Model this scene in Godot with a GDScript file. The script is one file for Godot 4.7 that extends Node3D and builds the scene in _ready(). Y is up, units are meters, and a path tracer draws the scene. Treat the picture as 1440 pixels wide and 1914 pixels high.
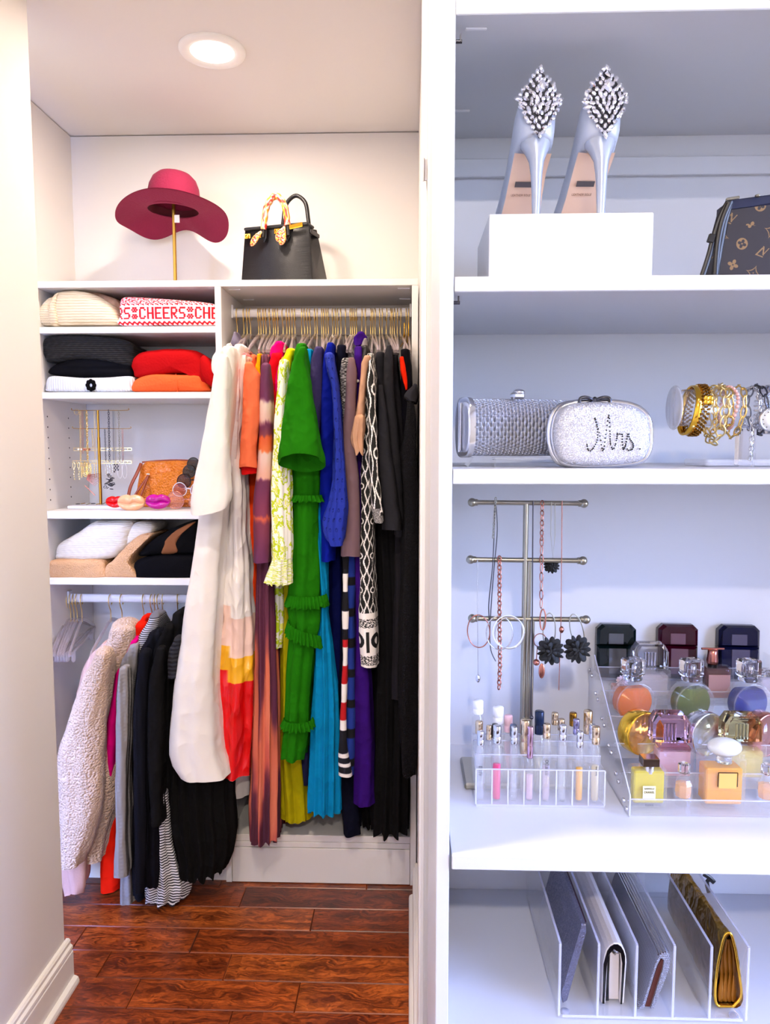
extends Node3D
# A walk-in closet seen from the hall: two closet bays at the back left, a bookcase close on the right.
# Axes follow the closet: x to the right, y up, the closet front lies 2.52 m in front of the eye (z = -2.52).

const F := 1400.0                      # focal length in pixels of the 1440 x 1914 frame
const EYE := Vector3(0, 1.55, 0)
const FRONT := 2.52                    # closet front
const BACK := 2.88                     # closet back wall
const CEIL := 2.70
var look := Basis.from_euler(Vector3(-atan(125.0 / F), atan(45.0 / F), 0))
var rng := RandomNumberGenerator.new()
var taken := {}
var MATS := {}
var TEX := {}


class B:
	# collects triangles; commit() makes one mesh of them
	var p := PackedVector3Array()
	var t := PackedVector2Array()
	var g := PackedInt32Array()
	var id := 1

	func tri(a: Vector3, b: Vector3, c: Vector3, ua := Vector2(), ub := Vector2(), uc := Vector2(), grp := -1) -> void:
		p.append(a); p.append(c); p.append(b)
		t.append(ua); t.append(uc); t.append(ub)
		g.append(grp); g.append(grp); g.append(grp)

	func otri(a: Vector3, b: Vector3, c: Vector3, inside: Vector3, ua := Vector2(), ub := Vector2(), uc := Vector2()) -> void:
		if (b - a).cross(c - a).dot(a + b + c - 3.0 * inside) < 0:
			tri(a, c, b, ua, uc, ub)
		else:
			tri(a, b, c, ua, ub, uc)

	func oquad(a: Vector3, b: Vector3, c: Vector3, d: Vector3, inside: Vector3, ua := Vector2(), ub := Vector2(), uc := Vector2(), ud := Vector2()) -> void:
		otri(a, b, c, inside, ua, ub, uc)
		otri(a, c, d, inside, ua, uc, ud)

	func box(c: Vector3, s: Vector3, bev := 0.0, bs := Basis.IDENTITY, uvs := 1.0, uvo := Vector2()) -> B:
		var h := s / 2.0
		bev = minf(bev, minf(h.x, minf(h.y, h.z)) * 0.9)
		var q := func(sg: Vector3, ax: int) -> Vector3:
			var v := (h - Vector3.ONE * bev) * sg
			v[ax] = h[ax] * sg[ax]
			return c + bs * v
		for ax in 3:
			var u := (ax + 1) % 3
			var w := (ax + 2) % 3
			for s1 in [-1.0, 1.0]:
				var k := []
				var uu := []
				for e in [[-1.0, -1.0], [1.0, -1.0], [1.0, 1.0], [-1.0, 1.0]]:
					var sg := Vector3.ZERO
					sg[ax] = s1; sg[u] = e[0]; sg[w] = e[1]
					k.append(q.call(sg, ax))
					var lp := h * sg
					uu.append((Vector2(lp.x, lp.z) if ax == 1 else (Vector2(lp.x, lp.y) if ax == 2 else Vector2(lp.z, lp.y))) * uvs + uvo)
				oquad(k[0], k[1], k[2], k[3], c, uu[0], uu[1], uu[2], uu[3])
				if bev > 0.0:
					for s2 in [-1.0, 1.0]:
						var a1 := Vector3.ZERO
						a1[ax] = s1; a1[u] = s2; a1[w] = -1.0
						var a2 := a1
						a2[w] = 1.0
						var uq := (Vector2(h.x * a1.x, h.z * a1.z)) * uvs + uvo
						oquad(q.call(a1, ax), q.call(a2, ax), q.call(a2, u), q.call(a1, u), c, uq, uq, uq, uq)
		if bev > 0.0:
			for sx in [-1.0, 1.0]:
				for sy in [-1.0, 1.0]:
					for sz in [-1.0, 1.0]:
						var sg := Vector3(sx, sy, sz)
						otri(q.call(sg, 0), q.call(sg, 1), q.call(sg, 2), c)
		return self

	func loft(rings: Array, cap0 := true, cap1 := true, closed := true, vs := [], flat := false) -> B:
		id += 1
		var n: int = rings[0].size()
		var m := rings.size()
		var mid := Vector3.ZERO
		for r in rings:
			mid += r[0] + r[n / 2]
		mid /= 2.0 * m
		var vol := 0.0
		var lim := n if closed else n - 1
		for j in m - 1:
			var ra: PackedVector3Array = rings[j]
			var rb: PackedVector3Array = rings[j + 1]
			for i in lim:
				var k := (i + 1) % n
				vol += (ra[k] - ra[i]).cross(rb[i] - ra[i]).dot(ra[i] - mid)
		var flip := vol < 0.0
		for j in m - 1:
			var ra: PackedVector3Array = rings[j]
			var rb: PackedVector3Array = rings[j + 1]
			var v0: float = vs[j] if vs.size() else float(j) / (m - 1)
			var v1: float = vs[j + 1] if vs.size() else float(j + 1) / (m - 1)
			for i in lim:
				var k := (i + 1) % n
				var u0 := float(i) / lim
				var u1 := float(i + 1) / lim
				var gr := -1 if flat else id
				if flip:
					tri(ra[i], rb[k], ra[k], Vector2(u0, v0), Vector2(u1, v1), Vector2(u1, v0), gr)
					tri(ra[i], rb[i], rb[k], Vector2(u0, v0), Vector2(u0, v1), Vector2(u1, v1), gr)
				else:
					tri(ra[i], ra[k], rb[k], Vector2(u0, v0), Vector2(u1, v0), Vector2(u1, v1), gr)
					tri(ra[i], rb[k], rb[i], Vector2(u0, v0), Vector2(u1, v1), Vector2(u0, v1), gr)
		if closed:
			for e in 2:
				if (cap0 if e == 0 else cap1):
					var r: PackedVector3Array = rings[0 if e == 0 else m - 1]
					var o: PackedVector3Array = rings[1 if e == 0 else m - 2]
					var cc := Vector3.ZERO
					var oc := Vector3.ZERO
					for i in n:
						cc += r[i]; oc += o[i]
					cc /= n; oc /= n
					for i in n:
						var k := (i + 1) % n
						var nn := (r[i] - cc).cross(r[k] - cc)
						var uvc := Vector2(0.5, float(e))
						if nn.dot(cc - oc) < 0:
							tri(cc, r[k], r[i], uvc, uvc, uvc)
						else:
							tri(cc, r[i], r[k], uvc, uvc, uvc)
		return self

	func tube(path: Array, r: Variant, n := 8, closed := false, caps := true, squash := 1.0) -> B:
		var rings := []
		var m := path.size()
		var up := Vector3(0.013, 0.021, 1).normalized()
		var f0: Vector3 = (path[1] - path[0]).normalized()
		if absf(f0.dot(up)) > 0.9:
			up = Vector3(1, 0.013, 0.02).normalized()
		var s := (up - f0 * up.dot(f0)).normalized()
		for j in m:
			var a: Vector3 = path[(j - 1 + m) % m] if closed else path[maxi(j - 1, 0)]
			var b: Vector3 = path[(j + 1) % m] if closed else path[mini(j + 1, m - 1)]
			var f := (b - a).normalized()
			s = (s - f * s.dot(f)).normalized()
			var w := f.cross(s)
			var rad: float = r[j] if r is Array else r
			var ring := PackedVector3Array()
			for i in n:
				var an := TAU * i / n
				ring.append(path[j] + (s * cos(an) * squash + w * sin(an)) * rad)
			rings.append(ring)
		if closed:
			rings.append(rings[0])
		return loft(rings, caps and not closed, caps and not closed)

	func lathe(c: Vector3, prof: Array, n := 20, bs := Basis.IDENTITY, flat := false, caps := true) -> B:
		var rings := []
		for q in prof:
			var ring := PackedVector3Array()
			for i in n:
				var an := TAU * i / n
				ring.append(c + bs * Vector3(q[0] * cos(an), q[1], -q[0] * sin(an)))
			rings.append(ring)
		return loft(rings, caps and prof[0][0] > 1e-5, caps and prof[-1][0] > 1e-5, true, [], flat)

	func ball(c: Vector3, r: Vector3, nu := 12, nv := 8, bs := Basis.IDENTITY) -> B:
		var rings := []
		for j in nv + 1:
			var ph := PI * j / nv
			var ring := PackedVector3Array()
			for i in nu:
				var an := TAU * i / nu
				ring.append(c + bs * Vector3(r.x * sin(ph) * cos(an), -r.y * cos(ph), -r.z * sin(ph) * sin(an)))
			rings.append(ring)
		return loft(rings, false, false)

	func ring(c: Vector3, ra: float, rb: float, r: float, bs := Basis.IDENTITY, nu := 24, nv := 6, from := 0.0, to := TAU) -> B:
		# a ring in the local xy plane
		var path := []
		var whole := to - from > 6.28
		for i in (nu if whole else nu + 1):
			var an := from + (to - from) * i / nu
			path.append(c + bs * Vector3(ra * cos(an), rb * sin(an), 0))
		return tube(path, r, nv, whole)

	func prism(poly: PackedVector2Array, xf: Transform3D, depth: float, bev := 0.0, smooth := false) -> B:
		# polygon in local xy, extruded along local -z from 0 to depth
		var c := Vector2.ZERO
		for q in poly:
			c += q
		c /= poly.size()
		var lv := [[0.0, bev], [bev, 0.0], [depth - bev, 0.0], [depth, bev]] if bev > 0.0 else [[0.0, 0.0], [depth, 0.0]]
		var rings := []
		for l in lv:
			var ring := PackedVector3Array()
			for q in poly:
				var d := (q - c)
				var k := maxf(0.0, 1.0 - l[1] / maxf(d.length(), 1e-6))
				var w: Vector2 = c + d * k
				ring.append(xf * Vector3(w.x, w.y, -l[0]))
			rings.append(ring)
		loft(rings, false, false, true, [], not smooth)
		var tr := Geometry2D.triangulate_polygon(poly)
		for e in [0, rings.size() - 1]:
			var r: PackedVector3Array = rings[e]
			var dir := xf.basis * Vector3(0, 0, 1 if e == 0 else -1)
			for i in range(0, tr.size(), 3):
				var a := r[tr[i]]
				var b := r[tr[i + 1]]
				var d := r[tr[i + 2]]
				var ua := poly[tr[i]]
				var ub := poly[tr[i + 1]]
				var ud := poly[tr[i + 2]]
				if (b - a).cross(d - a).dot(dir) < 0:
					tri(a, d, b, ua, ud, ub)
				else:
					tri(a, b, d, ua, ub, ud)
		return self

	func low() -> Vector3:
		var bb := AABB(p[0], Vector3.ZERO)
		for q in p:
			bb = bb.expand(q)
		return Vector3(bb.get_center().x, bb.position.y, bb.get_center().z)

	func commit(m: Material, off := Vector3.ZERO) -> ArrayMesh:
		var st := SurfaceTool.new()
		st.begin(Mesh.PRIMITIVE_TRIANGLES)
		for i in p.size():
			st.set_smooth_group(g[i])
			st.set_uv(t[i])
			st.add_vertex(p[i] - off)
		st.generate_normals()
		st.index()
		st.set_material(m)
		return st.commit()


# ---------- naming, things and parts ----------
func numbered(n: String) -> String:
	var k: int = taken.get(n, 0)
	taken[n] = k + 1
	return n if k == 0 else "%s_%03d" % [n, k]


func tag(o: Node, label: String, cat: String, group := "", kind := "") -> void:
	o.set_meta("label", label)
	if cat: o.set_meta("category", cat)
	if group: o.set_meta("group", group)
	if kind: o.set_meta("kind", kind)


func thing(called: String, label: String, cat: String, group := "", where := Vector3.ZERO) -> Node3D:
	var o := Node3D.new()
	o.name = numbered(called)
	add_child(o)
	o.position = where
	tag(o, label, cat, group)
	return o


func part(called: String, b: B, m: Material, parent: Node3D, label := "") -> MeshInstance3D:
	# geometry is given in the axes of its top-level thing
	var o := MeshInstance3D.new()
	o.name = called
	o.mesh = b.commit(m)
	parent.add_child(o, true)
	if label: o.set_meta("label", label)
	return o


func settle(t: Node3D) -> Node3D:
	# moves a thing built in room axes so that its origin is its base
	var bb := AABB()
	var first := true
	for c in t.get_children():
		if c is MeshInstance3D:
			var a: AABB = c.mesh.get_aabb()
			a.position += c.position
			bb = a if first else bb.merge(a)
			first = false
	var base := Vector3(bb.get_center().x, bb.position.y, bb.get_center().z)
	t.position = base
	for c in t.get_children():
		c.position -= base
	return t


func solo(called: String, b: B, m: Material, label: String, cat: String, group := "") -> MeshInstance3D:
	var o := MeshInstance3D.new()
	o.name = numbered(called)
	var base := b.low()
	o.mesh = b.commit(m, base)
	o.position = base
	add_child(o)
	tag(o, label, cat, group)
	return o


func struct(called: String, b: B, m: Material, label := "") -> MeshInstance3D:
	var o := MeshInstance3D.new()
	o.name = called
	o.mesh = b.commit(m)
	add_child(o)
	o.set_meta("kind", "structure")
	if label: o.set_meta("label", label)
	return o


func dup(src: Node3D, called: String, label := "", group := "") -> Node3D:
	var o: Node3D = src.duplicate()
	o.name = numbered(called)
	add_child(o)
	if label: o.set_meta("label", label)
	if group: o.set_meta("group", group)
	return o


func at(x: float, y: float, z: float) -> Vector3:
	# where the sight line through a pixel of the photograph meets the plane z metres in front
	var d := look * Vector3((x - 720.0) / F, -(y - 957.0) / F, -1.0)
	return EYE + d * (z / -d.z)


func on(x: float, y: float, h: float) -> Vector3:
	# where it meets the horizontal plane at height h
	var d := look * Vector3((x - 720.0) / F, -(y - 957.0) / F, -1.0)
	return EYE + d * ((h - EYE.y) / d.y)


func ats(pts: Array, z: float) -> Array:
	var r := []
	for q in pts:
		r.append(at(q[0], q[1], q[2] if q.size() > 2 else z))
	return r


func smooth_path(pts: Array, n: int, closed := false) -> Array:
	# Catmull-Rom through Vector3 points
	var r := []
	var m := pts.size()
	var segs := m if closed else m - 1
	for j in (n if closed else n + 1):
		var f := float(j) / n * segs
		var i := mini(int(f), segs - 1)
		var u := f - i
		var a: Vector3 = pts[(i - 1 + m) % m] if closed else pts[maxi(i - 1, 0)]
		var b: Vector3 = pts[i % m]
		var c: Vector3 = pts[(i + 1) % m]
		var d: Vector3 = pts[(i + 2) % m] if closed else pts[mini(i + 2, m - 1)]
		r.append(b.cubic_interpolate(c, a, d, u))
	return r


# ---------- textures and materials ----------
func noise_tex(key: String, type: int, freq: float, bump: float, frac := FastNoiseLite.FRACTAL_FBM, oct := 4, size := 512, sd := 1) -> NoiseTexture2D:
	var n := FastNoiseLite.new()
	n.noise_type = type as FastNoiseLite.NoiseType
	n.frequency = freq
	n.fractal_type = frac as FastNoiseLite.FractalType
	n.fractal_octaves = oct
	n.seed = sd
	if type == FastNoiseLite.TYPE_CELLULAR:
		n.cellular_return_type = FastNoiseLite.RETURN_DISTANCE2_SUB if key.begins_with("plate") else FastNoiseLite.RETURN_DISTANCE
	var t := NoiseTexture2D.new()
	t.width = size; t.height = size
	t.seamless = true
	t.noise = n
	t.as_normal_map = true
	t.bump_strength = bump
	TEX[key] = t
	return t


func height_tex(key: String, size: int, f: Callable, bump: float) -> ImageTexture:
	var im := Image.create(size, size, false, Image.FORMAT_RGBA8)
	for y in size:
		for x in size:
			var v: float = clampf(f.call(float(x) / size, float(y) / size), 0.0, 1.0)
			im.set_pixel(x, y, Color(v, v, v))
	im.bump_map_to_normal_map(bump)
	var t := ImageTexture.create_from_image(im)
	TEX[key] = t
	return t


func paint(key: String, w: int, h: int, f: Callable) -> ImageTexture:
	var im := Image.create(w, h, false, Image.FORMAT_RGB8)
	for y in h:
		for x in w:
			im.set_pixel(x, y, f.call((x + 0.5) / w, (y + 0.5) / h))
	var t := ImageTexture.create_from_image(im)
	TEX[key] = t
	return t


func mt(key: String, col := Color.WHITE, rough := 0.6, metal := 0.0, nrm := "", ns := 1.0, tri := 0.0, o := {}) -> StandardMaterial3D:
	if MATS.has(key):
		return MATS[key]
	var m := StandardMaterial3D.new()
	m.resource_name = key
	m.albedo_color = col
	m.roughness = rough
	m.metallic = metal
	if nrm:
		m.normal_enabled = true
		m.normal_texture = TEX[nrm]
		m.normal_scale = ns
	if tri > 0.0:
		m.uv1_triplanar = true
		m.uv1_scale = Vector3.ONE * tri
	for k in o:
		if k == "tex": m.albedo_texture = TEX[o[k]]
		else: m.set(k, o[k])
	MATS[key] = m
	return m


func cloth(key: String, col: Color, nrm := "weave", ns := 0.5, tri := 6.0, rough := 0.85, o := {}) -> StandardMaterial3D:
	if nrm == "weave":
		nrm = "wrinkle"
		tri = 1.9
		ns = 0.6
	var m := mt(key, col, rough, 0.0, nrm, ns, tri, o)
	m.metallic_specular = 0.22
	return m


func printed(key: String, tex: String, rough := 0.8, nrm := "", ns := 0.4) -> StandardMaterial3D:
	return mt(key, Color.WHITE, rough, 0.0, nrm, ns, 0.0, {"tex": tex})


func clear(key: String, col: Color, alpha: float, rough := 0.05) -> StandardMaterial3D:
	return mt(key, Color(col, alpha), rough, 0.0, "", 1.0, 0.0, {"transparency": BaseMaterial3D.TRANSPARENCY_ALPHA})


func glass(key: String, col: Color, scale := 0.05) -> StandardMaterial3D:
	return mt(key, Color(col, 0.0), 0.02, 0.0, "", 1.0, 0.0, {"transparency": BaseMaterial3D.TRANSPARENCY_ALPHA, "refraction_enabled": true, "refraction_scale": scale})


func band(v: float, stops: Array) -> Color:
	# stops: [[v, colour], ...] with hard steps
	var c: Color = stops[0][1]
	for s in stops:
		if v >= s[0]: c = s[1]
	return c


func blur_band(v: float, stops: Array) -> Color:
	for i in stops.size() - 1:
		if v < stops[i + 1][0]:
			return stops[i][1].lerp(stops[i + 1][1], smoothstep(0.0, 1.0, (v - stops[i][0]) / (stops[i + 1][0] - stops[i][0])))
	return stops[-1][1]


func make_textures() -> void:
	noise_tex("weave", FastNoiseLite.TYPE_SIMPLEX_SMOOTH, 0.12, 6.0, FastNoiseLite.FRACTAL_FBM, 3, 256)
	noise_tex("wrinkle", FastNoiseLite.TYPE_SIMPLEX_SMOOTH, 0.006, 14.0, FastNoiseLite.FRACTAL_RIDGED, 3, 512)
	noise_tex("fleece", FastNoiseLite.TYPE_CELLULAR, 0.06, 12.0, FastNoiseLite.FRACTAL_NONE, 1, 512)
	noise_tex("grain", FastNoiseLite.TYPE_CELLULAR, 0.07, 5.0, FastNoiseLite.FRACTAL_NONE, 1, 512, 3)
	noise_tex("plate_croc", FastNoiseLite.TYPE_CELLULAR, 0.03, 14.0, FastNoiseLite.FRACTAL_NONE, 1, 512, 5)
	noise_tex("felt", FastNoiseLite.TYPE_SIMPLEX_SMOOTH, 0.05, 3.0, FastNoiseLite.FRACTAL_FBM, 4, 256, 8)
	noise_tex("wall", FastNoiseLite.TYPE_SIMPLEX_SMOOTH, 0.06, 1.5, FastNoiseLite.FRACTAL_FBM, 4, 512, 9)
	height_tex("rib", 64, func(u: float, v: float): return 0.5 + 0.5 * sin(u * TAU * 4.0) * (0.85 + 0.15 * sin(v * TAU * 8.0)), 4.0)
	height_tex("rows", 64, func(u: float, v: float): return 0.5 + 0.5 * sin(v * TAU * 4.0) * (0.85 + 0.15 * sin(u * TAU * 8.0)), 4.0)
	height_tex("cable", 128, func(u: float, v: float): return 0.5 + 0.3 * sin(u * TAU * 4.0 + 1.6 * sin(v * TAU * 3.0)) + 0.2 * sin(v * TAU * 16.0), 5.0)
	var rg := RandomNumberGenerator.new()
	rg.seed = 11
	var gl := Image.create(256, 256, false, Image.FORMAT_RGB8)
	for y in 256:
		for x in 256:
			var a := rg.randf() * TAU
			var s := rg.randf() * 0.62
			gl.set_pixel(x, y, Color(0.5 + 0.5 * s * cos(a), 0.5 + 0.5 * s * sin(a), 0.5 + 0.5 * sqrt(1.0 - s * s)))
	TEX["glitter"] = ImageTexture.create_from_image(gl)
	height_tex("stones", 64, func(u: float, v: float):
		var a := fposmod(u * 8.0 + (0.5 if int(v * 8.0) % 2 == 1 else 0.0), 1.0) - 0.5
		var b := fposmod(v * 8.0, 1.0) - 0.5
		return 1.0 - 1.9 * sqrt(a * a + b * b), 6.0)
	height_tex("holes", 128, func(u: float, v: float):
		var a := fposmod(u * 6.0 + (0.5 if int(v * 6.0) % 2 == 1 else 0.0), 1.0) - 0.5
		var b := fposmod(v * 6.0, 1.0) - 0.5
		return smoothstep(0.12, 0.2, sqrt(a * a + b * b)), 5.0)
	# wood: streaks along u
	var wn := FastNoiseLite.new()
	wn.noise_type = FastNoiseLite.TYPE_SIMPLEX_SMOOTH
	wn.frequency = 1.0
	wn.fractal_octaves = 4
	paint("wood", 768, 256, func(u: float, v: float):
		var warp := wn.get_noise_2d(u * 5.0, v * 4.0) * 0.5
		var st := wn.get_noise_2d(u * 7.0, v * 44.0 + warp * 9.0)
		var fine := wn.get_noise_2d(u * 38.0 + 30.0, v * 150.0)
		var fig := wn.get_noise_2d(u * 3.0 + 50.0, v * 7.0)
		var arch := absf(fposmod(v * 7.0 + warp * 5.0 + u * 1.5, 1.0) - 0.5) * 2.0
		var d := clampf(0.52 + st * 0.75 + fine * 0.35 + fig * 0.45 - 0.22 * smoothstep(0.8, 1.0, arch), 0.0, 1.0)
		return Color(0.34, 0.15, 0.072).lerp(Color(0.75, 0.41, 0.19), d))
	wn.seed = 4
	var W := Color(0.97, 0.95, 0.93)
	# tie-dye sleeve: bands of plum, sand, orange
	paint("tie_sleeve", 64, 256, func(u: float, v: float):
		var q: float = v + 0.02 * wn.get_noise_2d(u * 14.0, v * 6.0)
		return blur_band(q, [[0.0, Color(0.36, 0.13, 0.30)], [0.16, Color(0.42, 0.16, 0.33)], [0.19, Color(0.90, 0.80, 0.74)], [0.27, Color(0.88, 0.72, 0.66)], [0.30, Color(0.42, 0.14, 0.28)], [0.34, Color(0.5, 0.2, 0.28)], [0.36, Color(0.86, 0.36, 0.16)], [0.42, Color(0.88, 0.42, 0.2)], [0.44, Color(0.88, 0.76, 0.72)], [0.56, Color(0.88, 0.66, 0.58)], [0.58, Color(0.42, 0.15, 0.31)], [0.75, Color(0.5, 0.17, 0.3)], [0.77, Color(0.80, 0.35, 0.25)], [0.80, Color(0.48, 0.17, 0.28)], [1.0, Color(0.38, 0.12, 0.3)]]))
	paint("tie_skirt", 128, 256, func(u: float, v: float):
		var q: float = v + 0.05 * wn.get_noise_2d(u * 24.0, v * 5.0) + 0.11 * sin(u * TAU * 13.0)
		return blur_band(q, [[0.0, Color(0.34, 0.12, 0.24)], [0.62, Color(0.37, 0.14, 0.25)], [0.71, Color(0.86, 0.44, 0.32)], [0.84, Color(0.90, 0.50, 0.38)], [0.90, Color(0.80, 0.38, 0.32)], [0.95, Color(0.36, 0.13, 0.24)], [1.0, Color(0.30, 0.12, 0.2)]]))
	paint("colour_block", 64, 512, func(u: float, v: float):
		var s := 0.0 if u < 0.53 else -0.03
		return band(v, [[0.0, W], [0.610 + s, Color(0.96, 0.82, 0.76)], [0.705 + s, Color(0.96, 0.70, 0.10)], [0.765 + s, Color(0.90, 0.02, 0.05)]]))
	paint("lime_print", 192, 512, func(u: float, v: float):
		var a := wn.get_noise_2d(u * 6.0, v * 10.0)
		var b := absf(wn.get_noise_2d(u * 8.0 + 40.0, v * 12.0))
		var c := wn.get_noise_2d(u * 30.0, v * 60.0) * 0.04
		return Color(0.76, 0.84, 0.06) if absf(a + c) < 0.13 and b > 0.05 else (Color(0.90, 0.92, 0.42) if a + c > 0.24 and b < 0.25 else Color(0.97, 0.97, 0.92)))
	paint("blue_stripes", 16, 256, func(_u: float, v: float): return Color(0.02, 0.02, 0.07) if fposmod(v * 11.3, 1.0) > 0.72 else Color(0.10, 0.22, 0.60))
	paint("red_stripes", 16, 256, func(_u: float, v: float): return band(fposmod(v * 6.6, 1.0), [[0.0, W], [0.5, Color(0.02, 0.02, 0.08) if v < 0.42 else Color(0.75, 0.03, 0.08)]]) if v < 0.80 else (W if v > 0.88 and fposmod(v * 24.0, 1.0) > 0.6 else Color(0.02, 0.02, 0.08)))
	paint("pin_stripes", 16, 512, func(_u: float, v: float): return Color(0.86, 0.86, 0.88) if fposmod(v * 46.0, 1.0) > 0.42 else Color(0.07, 0.07, 0.12))
	paint("ikat", 384, 768, func(u: float, v: float):
		var K := Color(0.025, 0.025, 0.03)
		if v > 0.82:
			var e := v - 0.82
			if e < 0.02 or absf(e - 0.055) < 0.006 or absf(e - 0.135) < 0.006 or e > 0.172: return W
			if e < 0.05: return W if wn.get_noise_2d(u * 60.0, v * 240.0) > 0.0 else K
			if e < 0.13:
				var dd := Vector2(fposmod(u * 8.0, 1.0) - 0.5, (e - 0.092) * 14.0).length()
				return K if (dd < 0.36 and dd > 0.17) or absf(fposmod(u * 8.0, 1.0) - 0.5) > 0.44 else W
			return W if wn.get_noise_2d(u * 60.0, v * 260.0) > 0.0 else K
		# diamonds and rings on a string, between wavy lines; measured in metres of cloth
		var X := (fposmod(u * 12.0, 1.0) - 0.5) * 0.052 + 0.0012 * wn.get_noise_2d(u * 90.0, v * 120.0)
		var Y := fposmod(v * 9.0, 1.0) * 0.13
		var dia := absf(X) / 0.0125 + absf(Y - 0.036) / 0.026
		if absf(dia - 1.0) < 0.20 or absf(Vector2(X, Y - 0.092).length() - 0.0105) < 0.0025: return W
		if absf(X) < 0.0024 and ((Y > 0.060 and Y < 0.083) or Y > 0.102 or Y < 0.012): return W
		return W if absf(absf(X) - 0.0195 - 0.004 * sin(Y * TAU / 0.065)) < 0.0026 else K)
	paint("lace_print", 64, 256, func(u: float, v: float): return Color(0.86, 0.85, 0.84) if wn.get_noise_2d(u * 40.0, v * 90.0) > 0.04 else Color(0.05, 0.05, 0.06))
	# knitted words on the red and white pullover
	var font := {"C": [14, 17, 16, 16, 16, 17, 14], "H": [17, 17, 17, 31, 17, 17, 17], "E": [31, 16, 16, 30, 16, 16, 31], "R": [30, 17, 17, 30, 20, 18, 17], "S": [15, 16, 16, 14, 1, 1, 30], "*": [10, 21, 10, 0, 10, 21, 10]}
	var word := "RS*CHEERS*CHE"
	paint("cheers", 512, 256, func(u: float, v: float):
		var R := Color(0.80, 0.02, 0.10)
		var P := Color(0.98, 0.88, 0.90)
		var x := int(u * 128.0)
		var y := int(v * 64.0)
		if v > 0.38 and v < 0.80:
			var cell := (u * 13.0)
			var ci := clampi(int(cell), 0, 12)
			var gy := int((v - 0.39) / 0.40 * 7.0)
			for e in [-0.38, 0.0, 0.38]:
				var gx := floori((cell - ci) * 6.4 - 0.2 + e)
				if gx >= 0 and gx < 5 and gy < 7 and gy >= 0 and (int(font[word[ci]][gy]) >> (4 - gx)) & 1 == 1: return R
			return P
		if v > 0.27 and v < 0.345: return R if (y - 17) * 1.6 < (x % 6) else P
		if v > 0.86: return R if absf((v - 0.92) * 40.0 - sin(u * 130.0) * 1.2) < 1.4 else P
		if v <= 0.27: return R if wn.get_noise_2d(u * 34.0, v * 26.0) > -0.02 else P
		return P)
	# brown canvas with small gold emblems
	paint("emblems", 512, 512, func(u: float, v: float):
		var bg := Color(0.10, 0.065, 0.085).lerp(Color(0.13, 0.08, 0.09), 0.5 + 0.5 * wn.get_noise_2d(u * 200.0, v * 200.0))
		var gold := Color(0.50, 0.38, 0.22)
		var a := -0.38
		var q := Vector2(u * cos(a) - v * sin(a), u * sin(a) + v * cos(a)) * 5.2 + Vector2(0.2, 0.55)
		var ci := Vector2i(floori(q.x), floori(q.y))
		var l := (q - Vector2(ci) - Vector2(0.5, 0.5)) * 2.0
		var kind := posmod(ci.x + 2 * ci.y, 4)
		if true:
			if kind == 0:
				var an := l.angle()
				var r := l.length()
				var edge := 0.14 + 0.36 * absf(cos(2.0 * an))
				return gold if r < edge and r > 0.07 else bg
			elif kind == 1:
				var k := pow(absf(l.x), 0.62) + pow(absf(l.y), 0.62)
				var rr := l.length()
				if absf(k - 0.78) < 0.07: return gold
				return gold if rr < 0.06 else bg
			elif kind == 2:
				var r2 := l.length()
				if r2 < 0.52:
					var petal := 0.14 + 0.26 * absf(cos(2.0 * l.angle()))
					return bg if r2 < petal and r2 > 0.08 else gold
				return bg
			else:
				# an L and a V laid over each other
				var s1 := absf(l.x + 0.26 + 0.42 * l.y) < 0.07 and l.y > -0.38 and l.y < 0.46
				var s2 := absf(l.y - 0.40) < 0.05 and l.x > -0.5 and l.x < 0.22
				var t1 := absf(l.x + 0.08 - 0.34 * (l.y + 0.5)) < 0.07 and l.y > -0.52 and l.y < 0.26
				var t2 := absf(l.x - 0.42 + 0.38 * (l.y + 0.5)) < 0.045 and l.y > -0.52 and l.y < 0.26
				return gold if s1 or s2 or t1 or t2 else bg)
	paint("silk_scarf", 64, 64, func(u: float, v: float):
		var a := wn.get_noise_2d(u * 12.0, v * 12.0)
		return Color(0.85, 0.16, 0.10) if a > 0.16 else (Color(0.92, 0.62, 0.10) if a < -0.14 else Color(0.95, 0.84, 0.78)))


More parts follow.
